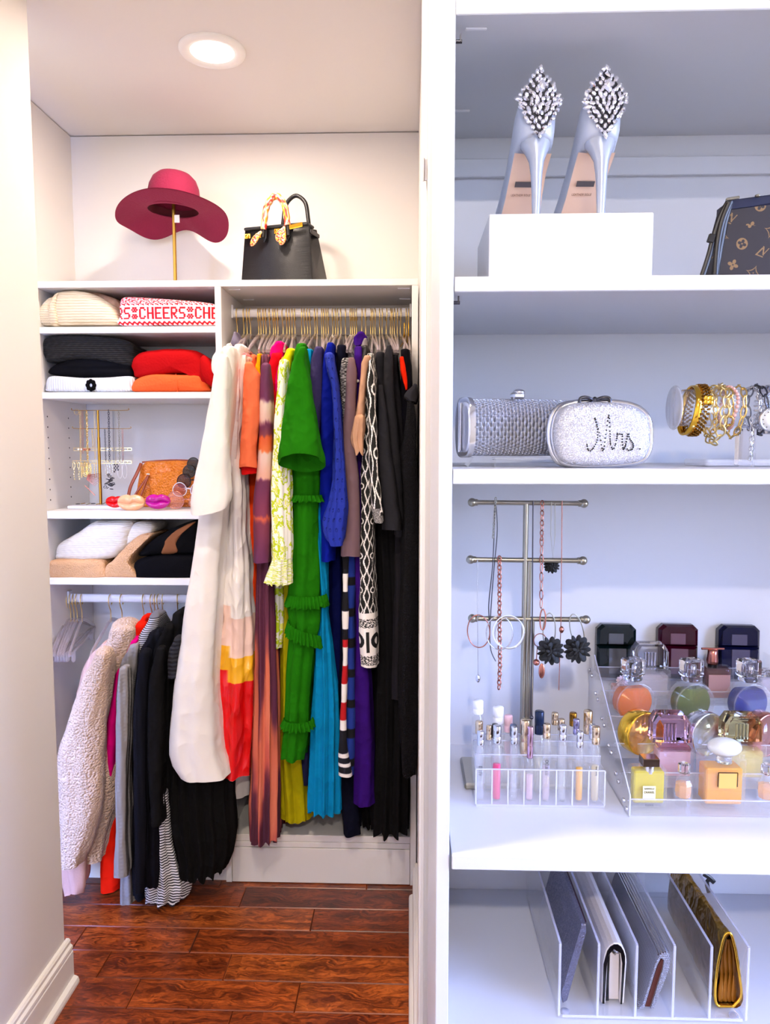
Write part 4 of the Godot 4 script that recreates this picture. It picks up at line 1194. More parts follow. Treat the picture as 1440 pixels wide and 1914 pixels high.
func build_hangers() -> void:
	var first: Node3D
	var hang := func(x: float, y: float, turn: float, label: String, group: String) -> void:
		var p := at(x, y, 2.667)
		var h: Node3D
		if first == null:
			first = make_hanger(label, group)
			h = first
		else:
			h = dup(first, "hanger", label, group)
		h.position = p
		h.rotation.y = turn
	for zx in [155, 200, 222, 245, 300, 315, 332, 350, 375, 400, 413, 430, 465, 490, 508, 525, 545, 590, 610, 630, 648, 680, 695, 725, 738, 753, 770, 800, 818, 835, 855, 885, 920, 932, 946, 960, 995, 1022, 1055, 1070, 1085, 1115, 1132, 1160, 1188, 1201, 1215, 1235, 1255, 1296, 1310]:
		hang.call(400 + zx / 3.6, 577, rng.randf_range(-0.05, 0.16), "clear plastic hanger with gold wire hook, one of the row packed along the upper rail", "gold-hooked hangers on the upper rail")
	for q in [108, 113, 118, 123, 128, 134, 140, 149]:
		hang.call(q + 3.0, 1111, 0.20 + rng.randf_range(-0.02, 0.02), "empty clear plastic hanger with gold hook bunched at the left end of the lower rail", "empty hangers at the left end of the lower rail")
	for q in [206, 227, 268, 283, 289, 296, 304, 332]:
		hang.call(q, 1111, rng.randf_range(0.0, 0.25), "clear plastic hanger with gold hook carrying clothes on the lower rail", "clothes hangers on the lower rail")
	# a pair of thin gold wire hangers at the right end of the upper rail
	for q in [756, 764]:
		var t := thing("wire_hanger", "thin gold wire hanger %s, beside the right side panel" % ("with narrow neck, holding the orange-panelled skirt" if q == 756 else "last on the upper rail"), "hanger")
		var c := at(q, 620, 2.62)
		var wb := B.new()
		wb.tube([c + Vector3(0, 0.03, 0), c, c + Vector3(-0.004, -0.04, 0.02), c + Vector3(-0.012, -0.062, 0.09)], 0.0018, 6)
		wb.tube([c, c + Vector3(0.004, -0.04, -0.02), c + Vector3(0.01, -0.06, -0.09)], 0.0018, 6)
		part("wire", wb, MATS["bright_gold"], t)
		settle(t)


# ---------- folded knitwear ----------
# poly: outline in pixels of the photograph at the front of the stack (zf metres in front)
func pillow(b: B, poly: Array, zf: float, dep: float, bulge := 0.03, o := {}) -> B:
	var pts: Array = smooth_path(ats(poly, zf + bulge), o.get("n", 72), true)
	var c := Vector3.ZERO
	var lo := Vector3(1e9, 1e9, 0)
	var hi := Vector3(-1e9, -1e9, 0)
	for q in pts:
		c += q
		lo = lo.min(q); hi = hi.max(q)
	c /= pts.size()
	var wr: float = o.get("wrinkle", 0.003)
	var shrink: float = o.get("shrink", 0.9)
	var steps := [[0.02, 0.0], [0.35, 0.03], [0.62, 0.10], [0.80, 0.24], [0.92, 0.48], [0.985, 0.8], [1.0, 1.15], [1.0, 1.9]]
	var rings := []
	var sd := rng.randf() * 50.0
	for s in steps:
		rings.append(_pillow_ring(pts, c, s[0], -zf - bulge * s[1], wr, sd, lo.y))
	for k in [0.35, 0.7, 0.93]:
		rings.append(_pillow_ring(pts, c, lerpf(1.0, shrink, k), -zf - bulge * 1.9 - (dep - bulge * 2.6) * k, wr, sd, lo.y))
	rings.append(_pillow_ring(pts, c, shrink * 0.8, -zf - dep, wr, sd, lo.y))
	var at0 := b.p.size()
	b.loft(rings, true, true)
	for i in range(at0, b.p.size()):
		b.t[i] = Vector2((b.p[i].x - lo.x) / (hi.x - lo.x), (hi.y - b.p[i].y) / (hi.y - lo.y))
	return b


func _pillow_ring(pts: Array, c: Vector3, s: float, z: float, wr: float, sd: float, floor_y: float) -> PackedVector3Array:
	var r := PackedVector3Array()
	for q in pts:
		var d := Vector3(c.x + (q.x - c.x) * s, c.y + (q.y - c.y) * s, z)
		var f := wr * wob.get_noise_3d(d.x * 700.0 + sd * 31.0, d.y * 900.0, d.z * 500.0)
		d += (q - c).normalized() * f * s
		d.z += f
		d.y = maxf(d.y, floor_y)
		r.append(d)
	return r


func fold(called: String, label: String, cat: String, m: Material, poly: Array, zf: float, dep: float, bulge := 0.03, o := {}) -> Node3D:
	var t := thing(called, label, cat)
	part("body", pillow(B.new(), poly, zf, dep, bulge, o), m, t)
	return t


func build_folded() -> void:
	var t: Node3D
	# first compartment (its floor at y = 609)
	var cream := mt("cream_rib", Color(0.86, 0.79, 0.66), 0.95, 0.0, "rows", 1.0, 0.0, {"uv1_scale": Vector3(1, 3.4, 1)})
	t = fold("knit_pullover", "cream ribbed knit pullover rolled in the top left compartment", "sweater", cream, [[108, 608], [150, 609], [222, 608], [222, 592], [212, 572], [180, 552], [142, 543], [112, 547], [100, 560], [96, 585]], FRONT + 0.01, 0.27, 0.03, {"wrinkle": 0.006})
	part("sleeve", pillow(B.new(), [[76, 608], [104, 608], [106, 580], [104, 556], [92, 560], [78, 578], [72, 595]], FRONT + 0.016, 0.24, 0.03), cream, t)
	part("cuff", pillow(B.new(), [[98, 608], [112, 608], [110, 575], [114, 548], [102, 555], [95, 580]], FRONT + 0.006, 0.2, 0.03), cream, t)
	part("back_fold", pillow(B.new(), [[140, 600], [222, 600], [224, 566], [200, 552], [150, 541]], FRONT + 0.07, 0.24, 0.03), cloth("tan_knit", Color(0.70, 0.56, 0.47), "rib", 0.6, 14.0), t)
	settle(t)
	t = fold("knit_pullover", "red and white knitted pullover with CHEERS lettering folded top right", "sweater", mt("cheers_knit", Color.WHITE, 0.95, 0.0, "rows", 0.25, 0.0, {"tex": "cheers"}), [[226, 608], [310, 608], [404, 608], [407, 600], [404, 578], [396, 567], [320, 560], [262, 556], [232, 556], [225, 566], [224, 590]], FRONT + 0.008, 0.26, 0.018, {"wrinkle": 0.003})
	settle(t)
	# second compartment (floor y = 732)
	var nav := mt("navy_chunky", Color(0.012, 0.013, 0.028), 0.95, 0.0, "cable", 1.4, 0.0, {"uv1_scale": Vector3(3, 1, 1)})
	settle(fold("knit_pullover", "chunky dark navy knit topmost of the left stack", "sweater", nav, [[96, 678], [150, 672], [200, 676], [246, 684], [250, 660], [240, 638], [180, 628], [110, 626], [86, 632], [80, 650], [86, 672]], FRONT + 0.012, 0.27, 0.025))
	settle(fold("knit_pullover", "fine-ribbed navy pullover in the middle of the left stack", "sweater", cloth("navy_fine", Color(0.016, 0.016, 0.036), "rows", 0.5, 10.0), [[96, 700], [160, 705], [240, 704], [248, 690], [244, 674], [160, 669], [120, 676], [98, 686]], FRONT + 0.02, 0.26, 0.022))
	t = fold("knit_pullover", "white ribbed pullover with black flower ring under the navy knits", "sweater", mt("white_rib", Color(0.84, 0.85, 0.88), 0.95, 0.0, "rib", 1.2, 0.0, {"uv1_scale": Vector3(9, 2, 1)}), [[92, 732], [150, 733], [240, 732], [249, 722], [247, 704], [200, 706], [150, 706], [100, 703], [88, 712], [87, 724]], FRONT + 0.008, 0.26, 0.02)
	var fc := at(170, 720, FRONT + 0.006)
	var fl := B.new()
	for k in 8:
		var a := TAU * k / 8.0
		fl.ball(fc + Vector3(cos(a) * 0.0115, sin(a) * 0.0135, 0.0), Vector3(0.0075, 0.008, 0.006), 10, 6)
	part("flower_motif", fl, cloth("black_yarn", Color(0.012, 0.012, 0.016)), t, "black crocheted ring")
	settle(t)
	var red := cloth("red_fleece", Color(0.66, 0.015, 0.03), "felt", 0.6, 7.0, 0.8)
	t = fold("fleece", "bright red fleece folded on top of the orange one", "sweater", red, [[256, 706], [300, 702], [352, 700], [398, 722], [400, 706], [392, 684], [376, 660], [340, 653], [290, 655], [258, 663], [248, 680], [252, 694]], FRONT + 0.012, 0.27, 0.03, {"wrinkle": 0.006})
	part("sleeve", pillow(B.new(), [[378, 704], [398, 724], [402, 712], [400, 690], [384, 664], [374, 672]], FRONT + 0.0, 0.12, 0.02), red, t)
	settle(t)
	var org := cloth("apricot_fleece", Color(0.88, 0.36, 0.17), "felt", 0.7, 7.0)
	t = fold("fleece", "apricot orange fleece beneath the red one", "sweater", org, [[252, 732], [320, 733], [388, 732], [392, 724], [380, 703], [330, 701], [290, 699], [266, 704], [250, 716]], FRONT + 0.008, 0.26, 0.026, {"wrinkle": 0.005})
	var sm := B.new()
	sm.tube(smooth_path(ats([[329, 700, 2.545], [329, 705, 2.533], [330, 715, 2.527], [331, 724, 2.527], [332, 732, 2.532]], 2.52), 12), 0.0024, 6)
	part("piping", sm, org, t)
	settle(t)
	# fourth compartment (floor y = 1080)
	var tan_s := mt("tan_sherpa", Color(0.80, 0.62, 0.45), 0.95, 0.0, "fleece", -1.2, 7.0)
	settle(fold("throw", "tan fleecy garment folded at the lower left under the white sweater", "sweater", tan_s, [[92, 1080], [140, 1081], [196, 1080], [198, 1062], [190, 1046], [150, 1044], [104, 1046], [92, 1056]], FRONT + 0.008, 0.27, 0.028, {"wrinkle": 0.006}))
	settle(fold("throw", "tan fleecy garment with stitched band between white and black knits", "sweater", tan_s, [[196, 1080], [230, 1081], [258, 1080], [254, 1064], [246, 1050], [262, 1022], [284, 1000], [262, 1000], [236, 1020], [212, 1046], [198, 1058]], FRONT + 0.012, 0.27, 0.026, {"wrinkle": 0.005}))
	var wk := cloth("ivory_knit", Color(0.85, 0.82, 0.77), "cable", 0.7, 10.0)
	t = fold("knit_pullover", "ivory cable-knit sweater lying over the tan fleece", "sweater", wk, [[110, 1046], [160, 1048], [216, 1042], [238, 1024], [248, 1000], [246, 974], [200, 972], [176, 974], [140, 1000], [110, 1018], [106, 1034]], FRONT + 0.02, 0.26, 0.05, {"wrinkle": 0.006})
	part("sleeve", pillow(B.new(), [[216, 1040], [240, 1022], [268, 1004], [290, 992], [284, 978], [256, 976], [226, 1000], [220, 1020]], FRONT + 0.05, 0.22, 0.03), wk, t)
	settle(t)
	var blk := cloth("blue_black", Color(0.014, 0.013, 0.028), "felt", 0.5, 9.0)
	settle(fold("knit_pullover", "blue-black wool knit at the bottom of the right stack", "sweater", blk, [[256, 1080], [310, 1081], [372, 1080], [374, 1060], [370, 1040], [320, 1036], [270, 1042], [252, 1052], [252, 1068]], FRONT + 0.010, 0.26, 0.026))
	t = fold("knit_pullover", "black knit with a camel stripe on top of the blue-black one", "sweater", cloth("black_wool", Color(0.012, 0.012, 0.02)), [[262, 1040], [310, 1036], [374, 1034], [376, 1000], [374, 972], [340, 980], [300, 1000], [278, 1016], [264, 1030]], FRONT + 0.02, 0.25, 0.04)
	var st := B.new()
	pillow(st, [[305, 1035], [334, 1032], [332, 1018], [344, 996], [366, 976], [350, 980], [324, 994], [306, 1012], [303, 1026]], FRONT + 0.0175, 0.10, 0.02, {"n": 40})
	part("stripe", st, cloth("camel", Color(0.50, 0.31, 0.19), "felt", 0.5, 9.0), t, "camel brown stripe")
	settle(t)


func chain(b: B, path: Array, link: float, r: float, aspect := 1.5) -> B:
	# interlocking links along a path
	var l := 0.0
	for i in path.size() - 1:
		l += path[i].distance_to(path[i + 1])
	var n := maxi(2, int(l / (link * aspect)))
	for k in n:
		var s := (k + 0.5) / n * l
		var i := 0
		while i < path.size() - 2 and s > path[i].distance_to(path[i + 1]):
			s -= path[i].distance_to(path[i + 1])
			i += 1
		var f: Vector3 = (path[i + 1] - path[i]).normalized()
		var c: Vector3 = path[i] + f * s
		var side := Vector3(0, 0, 1).cross(f).normalized()
		var nn := f.cross(side)
		var a := deg_to_rad(35.0 if k % 2 == 0 else -40.0)
		b.ring(c, link * aspect * 0.62, link * 0.5, r, Basis(f, side * cos(a) + nn * sin(a), nn * cos(a) - side * sin(a)), 9 if link < 0.007 else 18, 4 if link < 0.007 else 6)
	return b


func lips(x: float, y: float, w: float, z: float, m: Material, label: String) -> void:
	# a compact in the shape of a pair of lips, standing on edge
	var k := w / 2.0 * z / F
	var c := at(x, y, z)
	var t := thing("lips_compact", label, "compact", "lip-shaped compacts on the tower shelf")
	var up := []
	var lo := []
	var n := 36
	var sec := func(top: bool) -> B:
		var rings := []
		for j in 9:
			var v := j / 8.0
			var ring := PackedVector3Array()
			for i in n + 1:
				var u := -1.0 + 2.0 * i / n
				var env := sqrt(maxf(0.0, 1.0 - absf(u) * absf(u)))
				var topo := 0.60 * pow(env, 0.85) - 0.11 * exp(-u * u * 26.0)
				var boto := -0.62 * pow(env, 1.05)
				var midl := 0.06 * sin(u * 5.2) * env - 0.03 - 0.05 * exp(-u * u * 18.0)
				var yy := lerpf(midl, topo if top else boto, v)
				var zz := 0.34 * env * sin(PI * clampf(0.12 + v * 0.80, 0.0, 1.0)) + 0.03 * sin(u * 17.0) * v * (1.0 - v) * env * 2.0
				ring.append(c + Vector3(u * k, yy * k, zz * k))
			rings.append(ring)
		var b := B.new()
		b.loft(rings, false, false, false)
		# flat back
		var back := []
		for ring in [rings[0], rings[8]]:
			var r2 := PackedVector3Array()
			for q in ring:
				r2.append(Vector3(q.x, q.y, c.z - 0.16 * k))
			back.append(r2)
		b.loft(back, false, false, false)
		b.loft([rings[8], back[1]], false, false, false)
		return b
	part("upper_lip", sec.call(true), m, t)
	part("lower_lip", sec.call(false), m, t)
	settle(t)


func build_display_shelf() -> void:
	var g: Material = MATS["brass"]
	var zf := 2.66
	# gold stand with two thin wire arms, two perforated bars and a white tray
	var t := thing("jewellery_stand", "gold tiered earring and necklace stand on the tower's middle shelf", "jewellery stand")
	var base := at(189, 950, zf)
	base.y = 1.3246
	var top := at(188, 768, zf)
	part("tray", B.new().box(Vector3(at(196, 950, zf).x, 1.331, -zf + 0.0), Vector3(0.215, 0.011, 0.13), 0.002), MATS["white_metal"], t)
	part("pole", B.new().tube([Vector3(base.x, 1.336, -zf), Vector3(base.x, lerpf(1.336, top.y, 0.72), -zf)], 0.0052, 14).tube([Vector3(base.x, lerpf(1.336, top.y, 0.70), -zf), Vector3(base.x, top.y + 0.002, -zf)], 0.0040, 14), g, t)
	for q in [[767, 134, 240], [801, 136, 244]]:
		var a := at(q[1], q[0] - 4, zf)
		var b2 := at(q[2], q[0] - 4, zf)
		var my := at(188, q[0], zf).y
		part("wire_arm", B.new().tube(smooth_path([a, Vector3(a.x + 0.008, my, -zf), Vector3(base.x, my, -zf), Vector3(b2.x - 0.008, my, -zf), b2], 24), 0.0012, 6), g, t)
	for q in [[840, 138, 246], [864, 136, 246]]:
		var a := at(q[1], q[0], zf)
		var b3 := at(q[2], q[0], zf)
		var pb := B.new()
		pb.box(Vector3((a.x + b3.x) / 2, a.y + 0.005, -zf), Vector3(b3.x - a.x, 0.0018, 0.002))
		pb.box(Vector3((a.x + b3.x) / 2, a.y - 0.004, -zf), Vector3(b3.x - a.x, 0.0018, 0.002))
		for k in 16:
			pb.box(Vector3(lerpf(a.x, b3.x, k / 15.0), a.y, -zf), Vector3(0.0012, 0.009, 0.002))
		part("perforated_bar", pb, MATS["pale_gold"], t)
	settle(t)
	# necklaces: x, y0, y1, link, material, label
	for q in [[162, 767, 862, 0.0062, "gold", "thick twisted gold chain necklace left of the stand's pole"], [203, 766, 862, 0.0055, "steel", "dark heavy chain necklace with square clasp right of the pole"], [222, 767, 862, 0.0052, "nickel", "silver link necklace farthest right on the gold stand"], [196, 802, 862, 0.004, "steel", "short oxidised chain on the second arm beside the pole"], [172, 802, 838, 0.004, "pale_gold", "short fine gold bracelet chain on the second arm"]]:
		solo("necklace", chain(B.new(), [at(q[0], q[1], zf - 0.012), at(q[0] + 1, (q[1] + q[2]) / 2, zf - 0.014), at(q[0] + 2, q[2], zf - 0.012)], q[3], q[3] * 0.2), MATS[q[4]], q[5], "necklace")
	for q in [[149, 768, 862, "gold"], [153, 768, 848, "rose_gold"], [176, 768, 858, "pale_gold"], [211, 768, 862, "steel"], [215, 768, 862, "nickel"], [228, 802, 862, "rose_gold"]]:
		var pth := [at(q[0], q[1], zf - 0.006), at(q[0] + 1, q[2], zf - 0.01), at(q[0] + 2.5, q[2], zf - 0.01), at(q[0] + 2, q[1], zf + 0.004)]
		solo("necklace", B.new().tube(pth, 0.0008, 5), MATS[q[3]], "hair-fine plain necklace hanging straight down from the gold stand's arms", "necklace", "fine necklaces on the gold stand")
	var hoop := B.new()
	hoop.ring(at(143, 770, zf - 0.004), 0.0085, 0.0098, 0.0007, Basis.IDENTITY, 24, 5)
	solo("hoop_earring", hoop, MATS["gold"], "small thin gold hoop at the left tip of the top wire arm", "earring")
	# studs on the upper bar
	for q in [[147, "pearl_stud", "pearl stud earring"], [152, "pearl_stud", "pearl stud earring"], [202, "white_stud", "round white stud earring"], [207, "white_stud", "round white stud earring"]]:
		solo("stud_earring", B.new().ball(at(q[0], 840, zf - 0.006), Vector3(0.0042, 0.0042, 0.003), 12, 8), mt(q[1], Color(0.95, 0.93, 0.88) if q[1] == "pearl_stud" else Color(0.97, 0.97, 0.97), 0.25), q[2] + (" at the left of the upper gold bar" if q[0] < 160 else " right of the pole on the upper gold bar"), "earring", q[1] + "s on the upper bar")
	for k in 4:
		var sb := B.new()
		var sc := at(157 + k * 3.4, 840, zf - 0.006)
		for j in 5:
			sb.ball(sc + Vector3(cos(j * TAU / 5), sin(j * TAU / 5), 0.0) * 0.0025, Vector3(0.002, 0.002, 0.0014), 7, 5)
		solo("stud_earring", sb, MATS["rose_gold"], "rose gold flower stud in the cluster on the upper gold bar", "earring", "rose gold studs on the upper bar")
	# long drop earrings
	for q in [138, 147]:
		var eb := B.new()
		var e := at(q, 864, zf - 0.008)
		eb.ring(e + Vector3(0, -0.011, 0), 0.0045, 0.011, 0.0016, Basis.IDENTITY, 18, 5)
		for j in 5:
			eb.ball(e + Vector3(0.001 * sin(j * 2.0), -0.026 - j * 0.0085, 0), Vector3(0.0026 - j * 0.0001, 0.0036, 0.002), 8, 6)
		solo("drop_earring", eb, mt("opal", Color(0.92, 0.86, 0.66), 0.2, 0.3), "long pale drop earring with graduated beads at the left end", "earring", "pair of long pale drop earrings")
	for q in [159, 165]:
		var lb := B.new()
		var e := at(q, 864, zf - 0.010)
		for s in [1.0, 0.72, 0.44]:
			lb.ring(e + Vector3(0, -0.026, 0), 0.0105 * s, 0.026 * s, 0.001, Basis.IDENTITY, 20, 5)
		for j in 7:
			var a := TAU * j / 7.0
			lb.tube([e + Vector3(cos(a) * 0.004, -0.026 + sin(a) * 0.011, 0), e + Vector3(cos(a) * 0.010, -0.026 + sin(a) * 0.025, 0)], 0.0008, 4)
		solo("drop_earring", lb, MATS["gold"], "pointed oval filigree gold earring left of the pole", "earring", "pair of oval filigree earrings")
	for q in [151, 153, 176, 180]:
		solo("drop_earring", B.new().tube([at(q, 864, zf - 0.006), at(q + 1, 893, zf - 0.006)], 0.0011, 5), MATS["gold"], "slim straight gold bar earring hanging from the lower gold bar", "earring", "slim gold bar earrings")
	var fan := B.new()
	for k in 9:
		var a := lerpf(0.15, -0.95, k / 8.0)
		var c := at(164, 900 - 6, zf - 0.014)
		fan.tube([c + Vector3(0.0, 0.0, 0) + Vector3(k * -0.0005, -k * 0.002 + 0.012, 0), c + Vector3(cos(a) * 0.046, sin(a) * 0.046 + 0.010, 0)], [0.0016, 0.0008], 5)
	fan.tube([at(158, 907, zf - 0.016), at(178, 926, zf - 0.016)], 0.0015, 6)
	solo("drop_earring", fan, MATS["rose_gold"], "large copper fan of spikes hanging before the pole", "earring")
	for q in [199, 203, 208]:
		var hb := B.new()
		hb.ring(at(q, 878, zf - 0.006), 0.005, 0.021, 0.0009, Basis.IDENTITY, 20, 5)
		solo("hoop_earring", hb, MATS["silver"], "narrow long silver hoop right of the pole on the lower bar", "earring", "narrow long silver hoops")
	for q in [224, 233]:
		var hb := B.new()
		hb.ring(at(q, 880, zf - 0.006), 0.0085, 0.027, 0.0008, Basis.IDENTITY, 24, 5)
		solo("hoop_earring", hb, mt("white_enamel", Color(0.9, 0.88, 0.86), 0.3), "pale teardrop hoop at the right end of the lower bar", "earring", "pale teardrop hoops")
	for q in [[214, 868, 5], [219, 868, 4]]:
		var cb := B.new()
		for j in q[2]:
			cb.ball(at(q[0] + (j % 2) * 2.0, q[1] + j * 3.4, zf - 0.008), Vector3(0.0030, 0.0034, 0.003), 8, 6)
		solo("drop_earring", cb, MATS["steel"], "dark beaded cluster earring beside the silver hoops", "earring", "dark beaded cluster earrings")
	var jb := B.new()
	var dr := RandomNumberGenerator.new()
	dr.seed = 5
	for j in 26:
		var pc := at(206 + dr.randfn(0, 4.5), 903 + dr.randfn(0, 7.0), zf - 0.015)
		jb.ring(pc, 0.0042, 0.006, 0.0012, Basis.from_euler(Vector3(dr.randf() * 2, dr.randf() * 2, dr.randf() * 3)), 10, 4)
	solo("statement_necklace", jb, MATS["steel"], "tangled dark silver statement necklace low on the right", "necklace")
	for k in 9:
		var rc := at(146 + k * 9.5, 943.5, zf - 0.035 + 0.02 * (k % 2))
		rc.y = 1.3415
		solo("ring", B.new().ring(rc, 0.007, 0.007, 0.0013, Basis(Vector3(1, 0, 0), Vector3(0, 0, -1), Vector3(0, 1, 0)).rotated(Vector3(0, 0, 1), 0.2 * (k % 3)), 16, 5), MATS[["steel", "brass", "nickel"][k % 3]], "small finger ring lying in the white tray", "ring", "finger rings in the white tray")
	# orange crocodile bag
	t = thing("pouch_bag", "orange crocodile-embossed leather pouch standing behind the lip compacts", "bag")
	var zb := 2.70
	var poly := PackedVector2Array()
	var o := at(300, 940, zb)
	for q in [[258, 949], [400, 949], [400, 866], [330, 861], [272, 863], [262, 872], [252, 930]]:
		var w := at(q[0], q[1], zb)
		poly.append(Vector2(w.x - o.x, w.y - o.y))
	part("body", B.new().prism(poly, Transform3D(Basis.IDENTITY, Vector3(o.x, o.y, -zb)), 0.06, 0.008), MATS["croc"], t)
	var fpoly := PackedVector2Array()
	for q in [[276, 888], [400, 868], [400, 940], [290, 940], [284, 916]]:
		var w := at(q[0], q[1], zb)
		fpoly.append(Vector2(w.x - o.x, w.y - o.y))
	part("front_pocket", B.new().prism(fpoly, Transform3D(Basis.IDENTITY, Vector3(o.x, o.y, -zb + 0.018)), 0.02, 0.005), MATS["croc"], t)
	part("strap", B.new().tube(smooth_path(ats([[264, 866, 2.69], [256, 885, 2.67], [244, 910, 2.66], [238, 940, 2.66]], 2.66), 16), 0.0062, 8, false, true, 0.4).tube(smooth_path(ats([[278, 888, 2.672], [264, 908, 2.66], [250, 930, 2.655], [246, 944, 2.655]], 2.66), 16), 0.0042, 8, false, true, 0.5).tube(smooth_path(ats([[278, 888, 2.672], [266, 920, 2.66], [258, 944, 2.655]], 2.66), 12), 0.004, 8), MATS["tan_leather"], t)
	part("zip", B.new().tube(smooth_path(ats([[266, 864, 2.73], [300, 861, 2.73], [340, 860, 2.73], [398, 864, 2.73]], 2.73), 12), 0.0035, 6), MATS["tan_leather"], t)
	part("zip_pull", B.new().box(at(277, 886, 2.668), Vector3(0.012, 0.004, 0.004), 0.001), MATS["nickel"], t)
	settle(t)
	lips(216, 938, 38, 2.60, mt("lip_red", Color(0.80, 0.01, 0.03), 0.16), "glossy red lips-shaped compact, left of three")
	lips(245, 939, 52, 2.56, mt("lip_nude", Color(0.88, 0.66, 0.48), 0.22), "nude beige lips-shaped compact overlapping the red one")
	lips(295, 937, 47, 2.57, mt("lip_magenta", Color(0.68, 0.02, 0.50), 0.14), "magenta lips-shaped compact, right of three")
	# sunglasses on a clear tiered holder
	var holder := B.new()
	for k in 4:
		holder.tube(ats([[352 + k * 6, 948, 2.695], [368 + k * 6, 860, 2.695]], 2.6), 0.0025, 6)
	solo("sunglasses_holder", holder, MATS["acrylic"], "clear tiered sunglasses holder at the tower's right side", "holder")
	for q in [[348, 936, 25, 0.011, 2.58, "rose_gold", "pink_lens", Color(0.80, 0.50, 0.44), 0.35, "large rose gold sunglasses with pale pink lenses, lowest of the stack"], [352, 916, 20, 0.011, 2.61, "white_metal", "rose_lens", Color(0.55, 0.20, 0.24), 0.6, "white-framed sunglasses with rose lenses, second from the bottom"], [360, 900, 20, 0.010, 2.64, "dark_metal", "wine_lens", Color(0.16, 0.02, 0.05), 0.85, "wine-dark sunglasses, third from the bottom"], [368, 882, 18, 0.010, 2.66, "black_lacquer", "black_lens", Color(0.02, 0.01, 0.02), 0.9, "black square sunglasses, second from the top"], [376, 868, 18, 0.010, 2.68, "black_lacquer", "black_lens", Color(0.02, 0.01, 0.02), 0.9, "black sunglasses, topmost beside the white sleeve"]]:
		var gt := thing("sunglasses", q[9], "sunglasses")
		var gz: float = q[4]
		var r: float = q[2] * gz / F * 0.62
		var ln := clear(q[6], q[7], q[8], 0.06)
		for s in [-1.0, 1.0]:
			var c: Vector3 = at(q[0] + s * q[2] * 0.80, q[1], gz)
			var rim := []
			for k in 28:
				var a := TAU * k / 28.0
				rim.append(c + Vector3(cos(a) * r * (1.0 + 0.08 * sin(a) * -s), sin(a) * r * 1.05 - 0.1 * r * cos(2.0 * a), 0.004 * cos(a) * s))
			part("rim", B.new().tube(rim, 0.0015, 6, true), MATS[q[5]], gt)
			var lb := B.new()
			for k in 28:
				lb.otri(c, rim[k], rim[(k + 1) % 28], c - Vector3(0, 0, 1))
			part("lens", lb, ln, gt)
			part("temple", B.new().tube([c + Vector3(s * r, r * 0.4, 0), c + Vector3(s * r * 1.06, r * 0.4, -0.10)], 0.0016, 6), MATS[q[5]], gt)
		var mc: Vector3 = at(q[0], q[1], gz)
		part("bridge", B.new().tube(smooth_path([mc + Vector3(-r * 0.5, 0.001, 0), mc + Vector3(0, 0.005, 0.001), mc + Vector3(r * 0.5, 0.001, 0)], 8), 0.0014, 6).tube([mc + Vector3(-r * 0.6, 0.007, 0), mc + Vector3(r * 0.6, 0.007, 0)], 0.0010, 6), MATS[q[5]], gt)
		settle(gt)


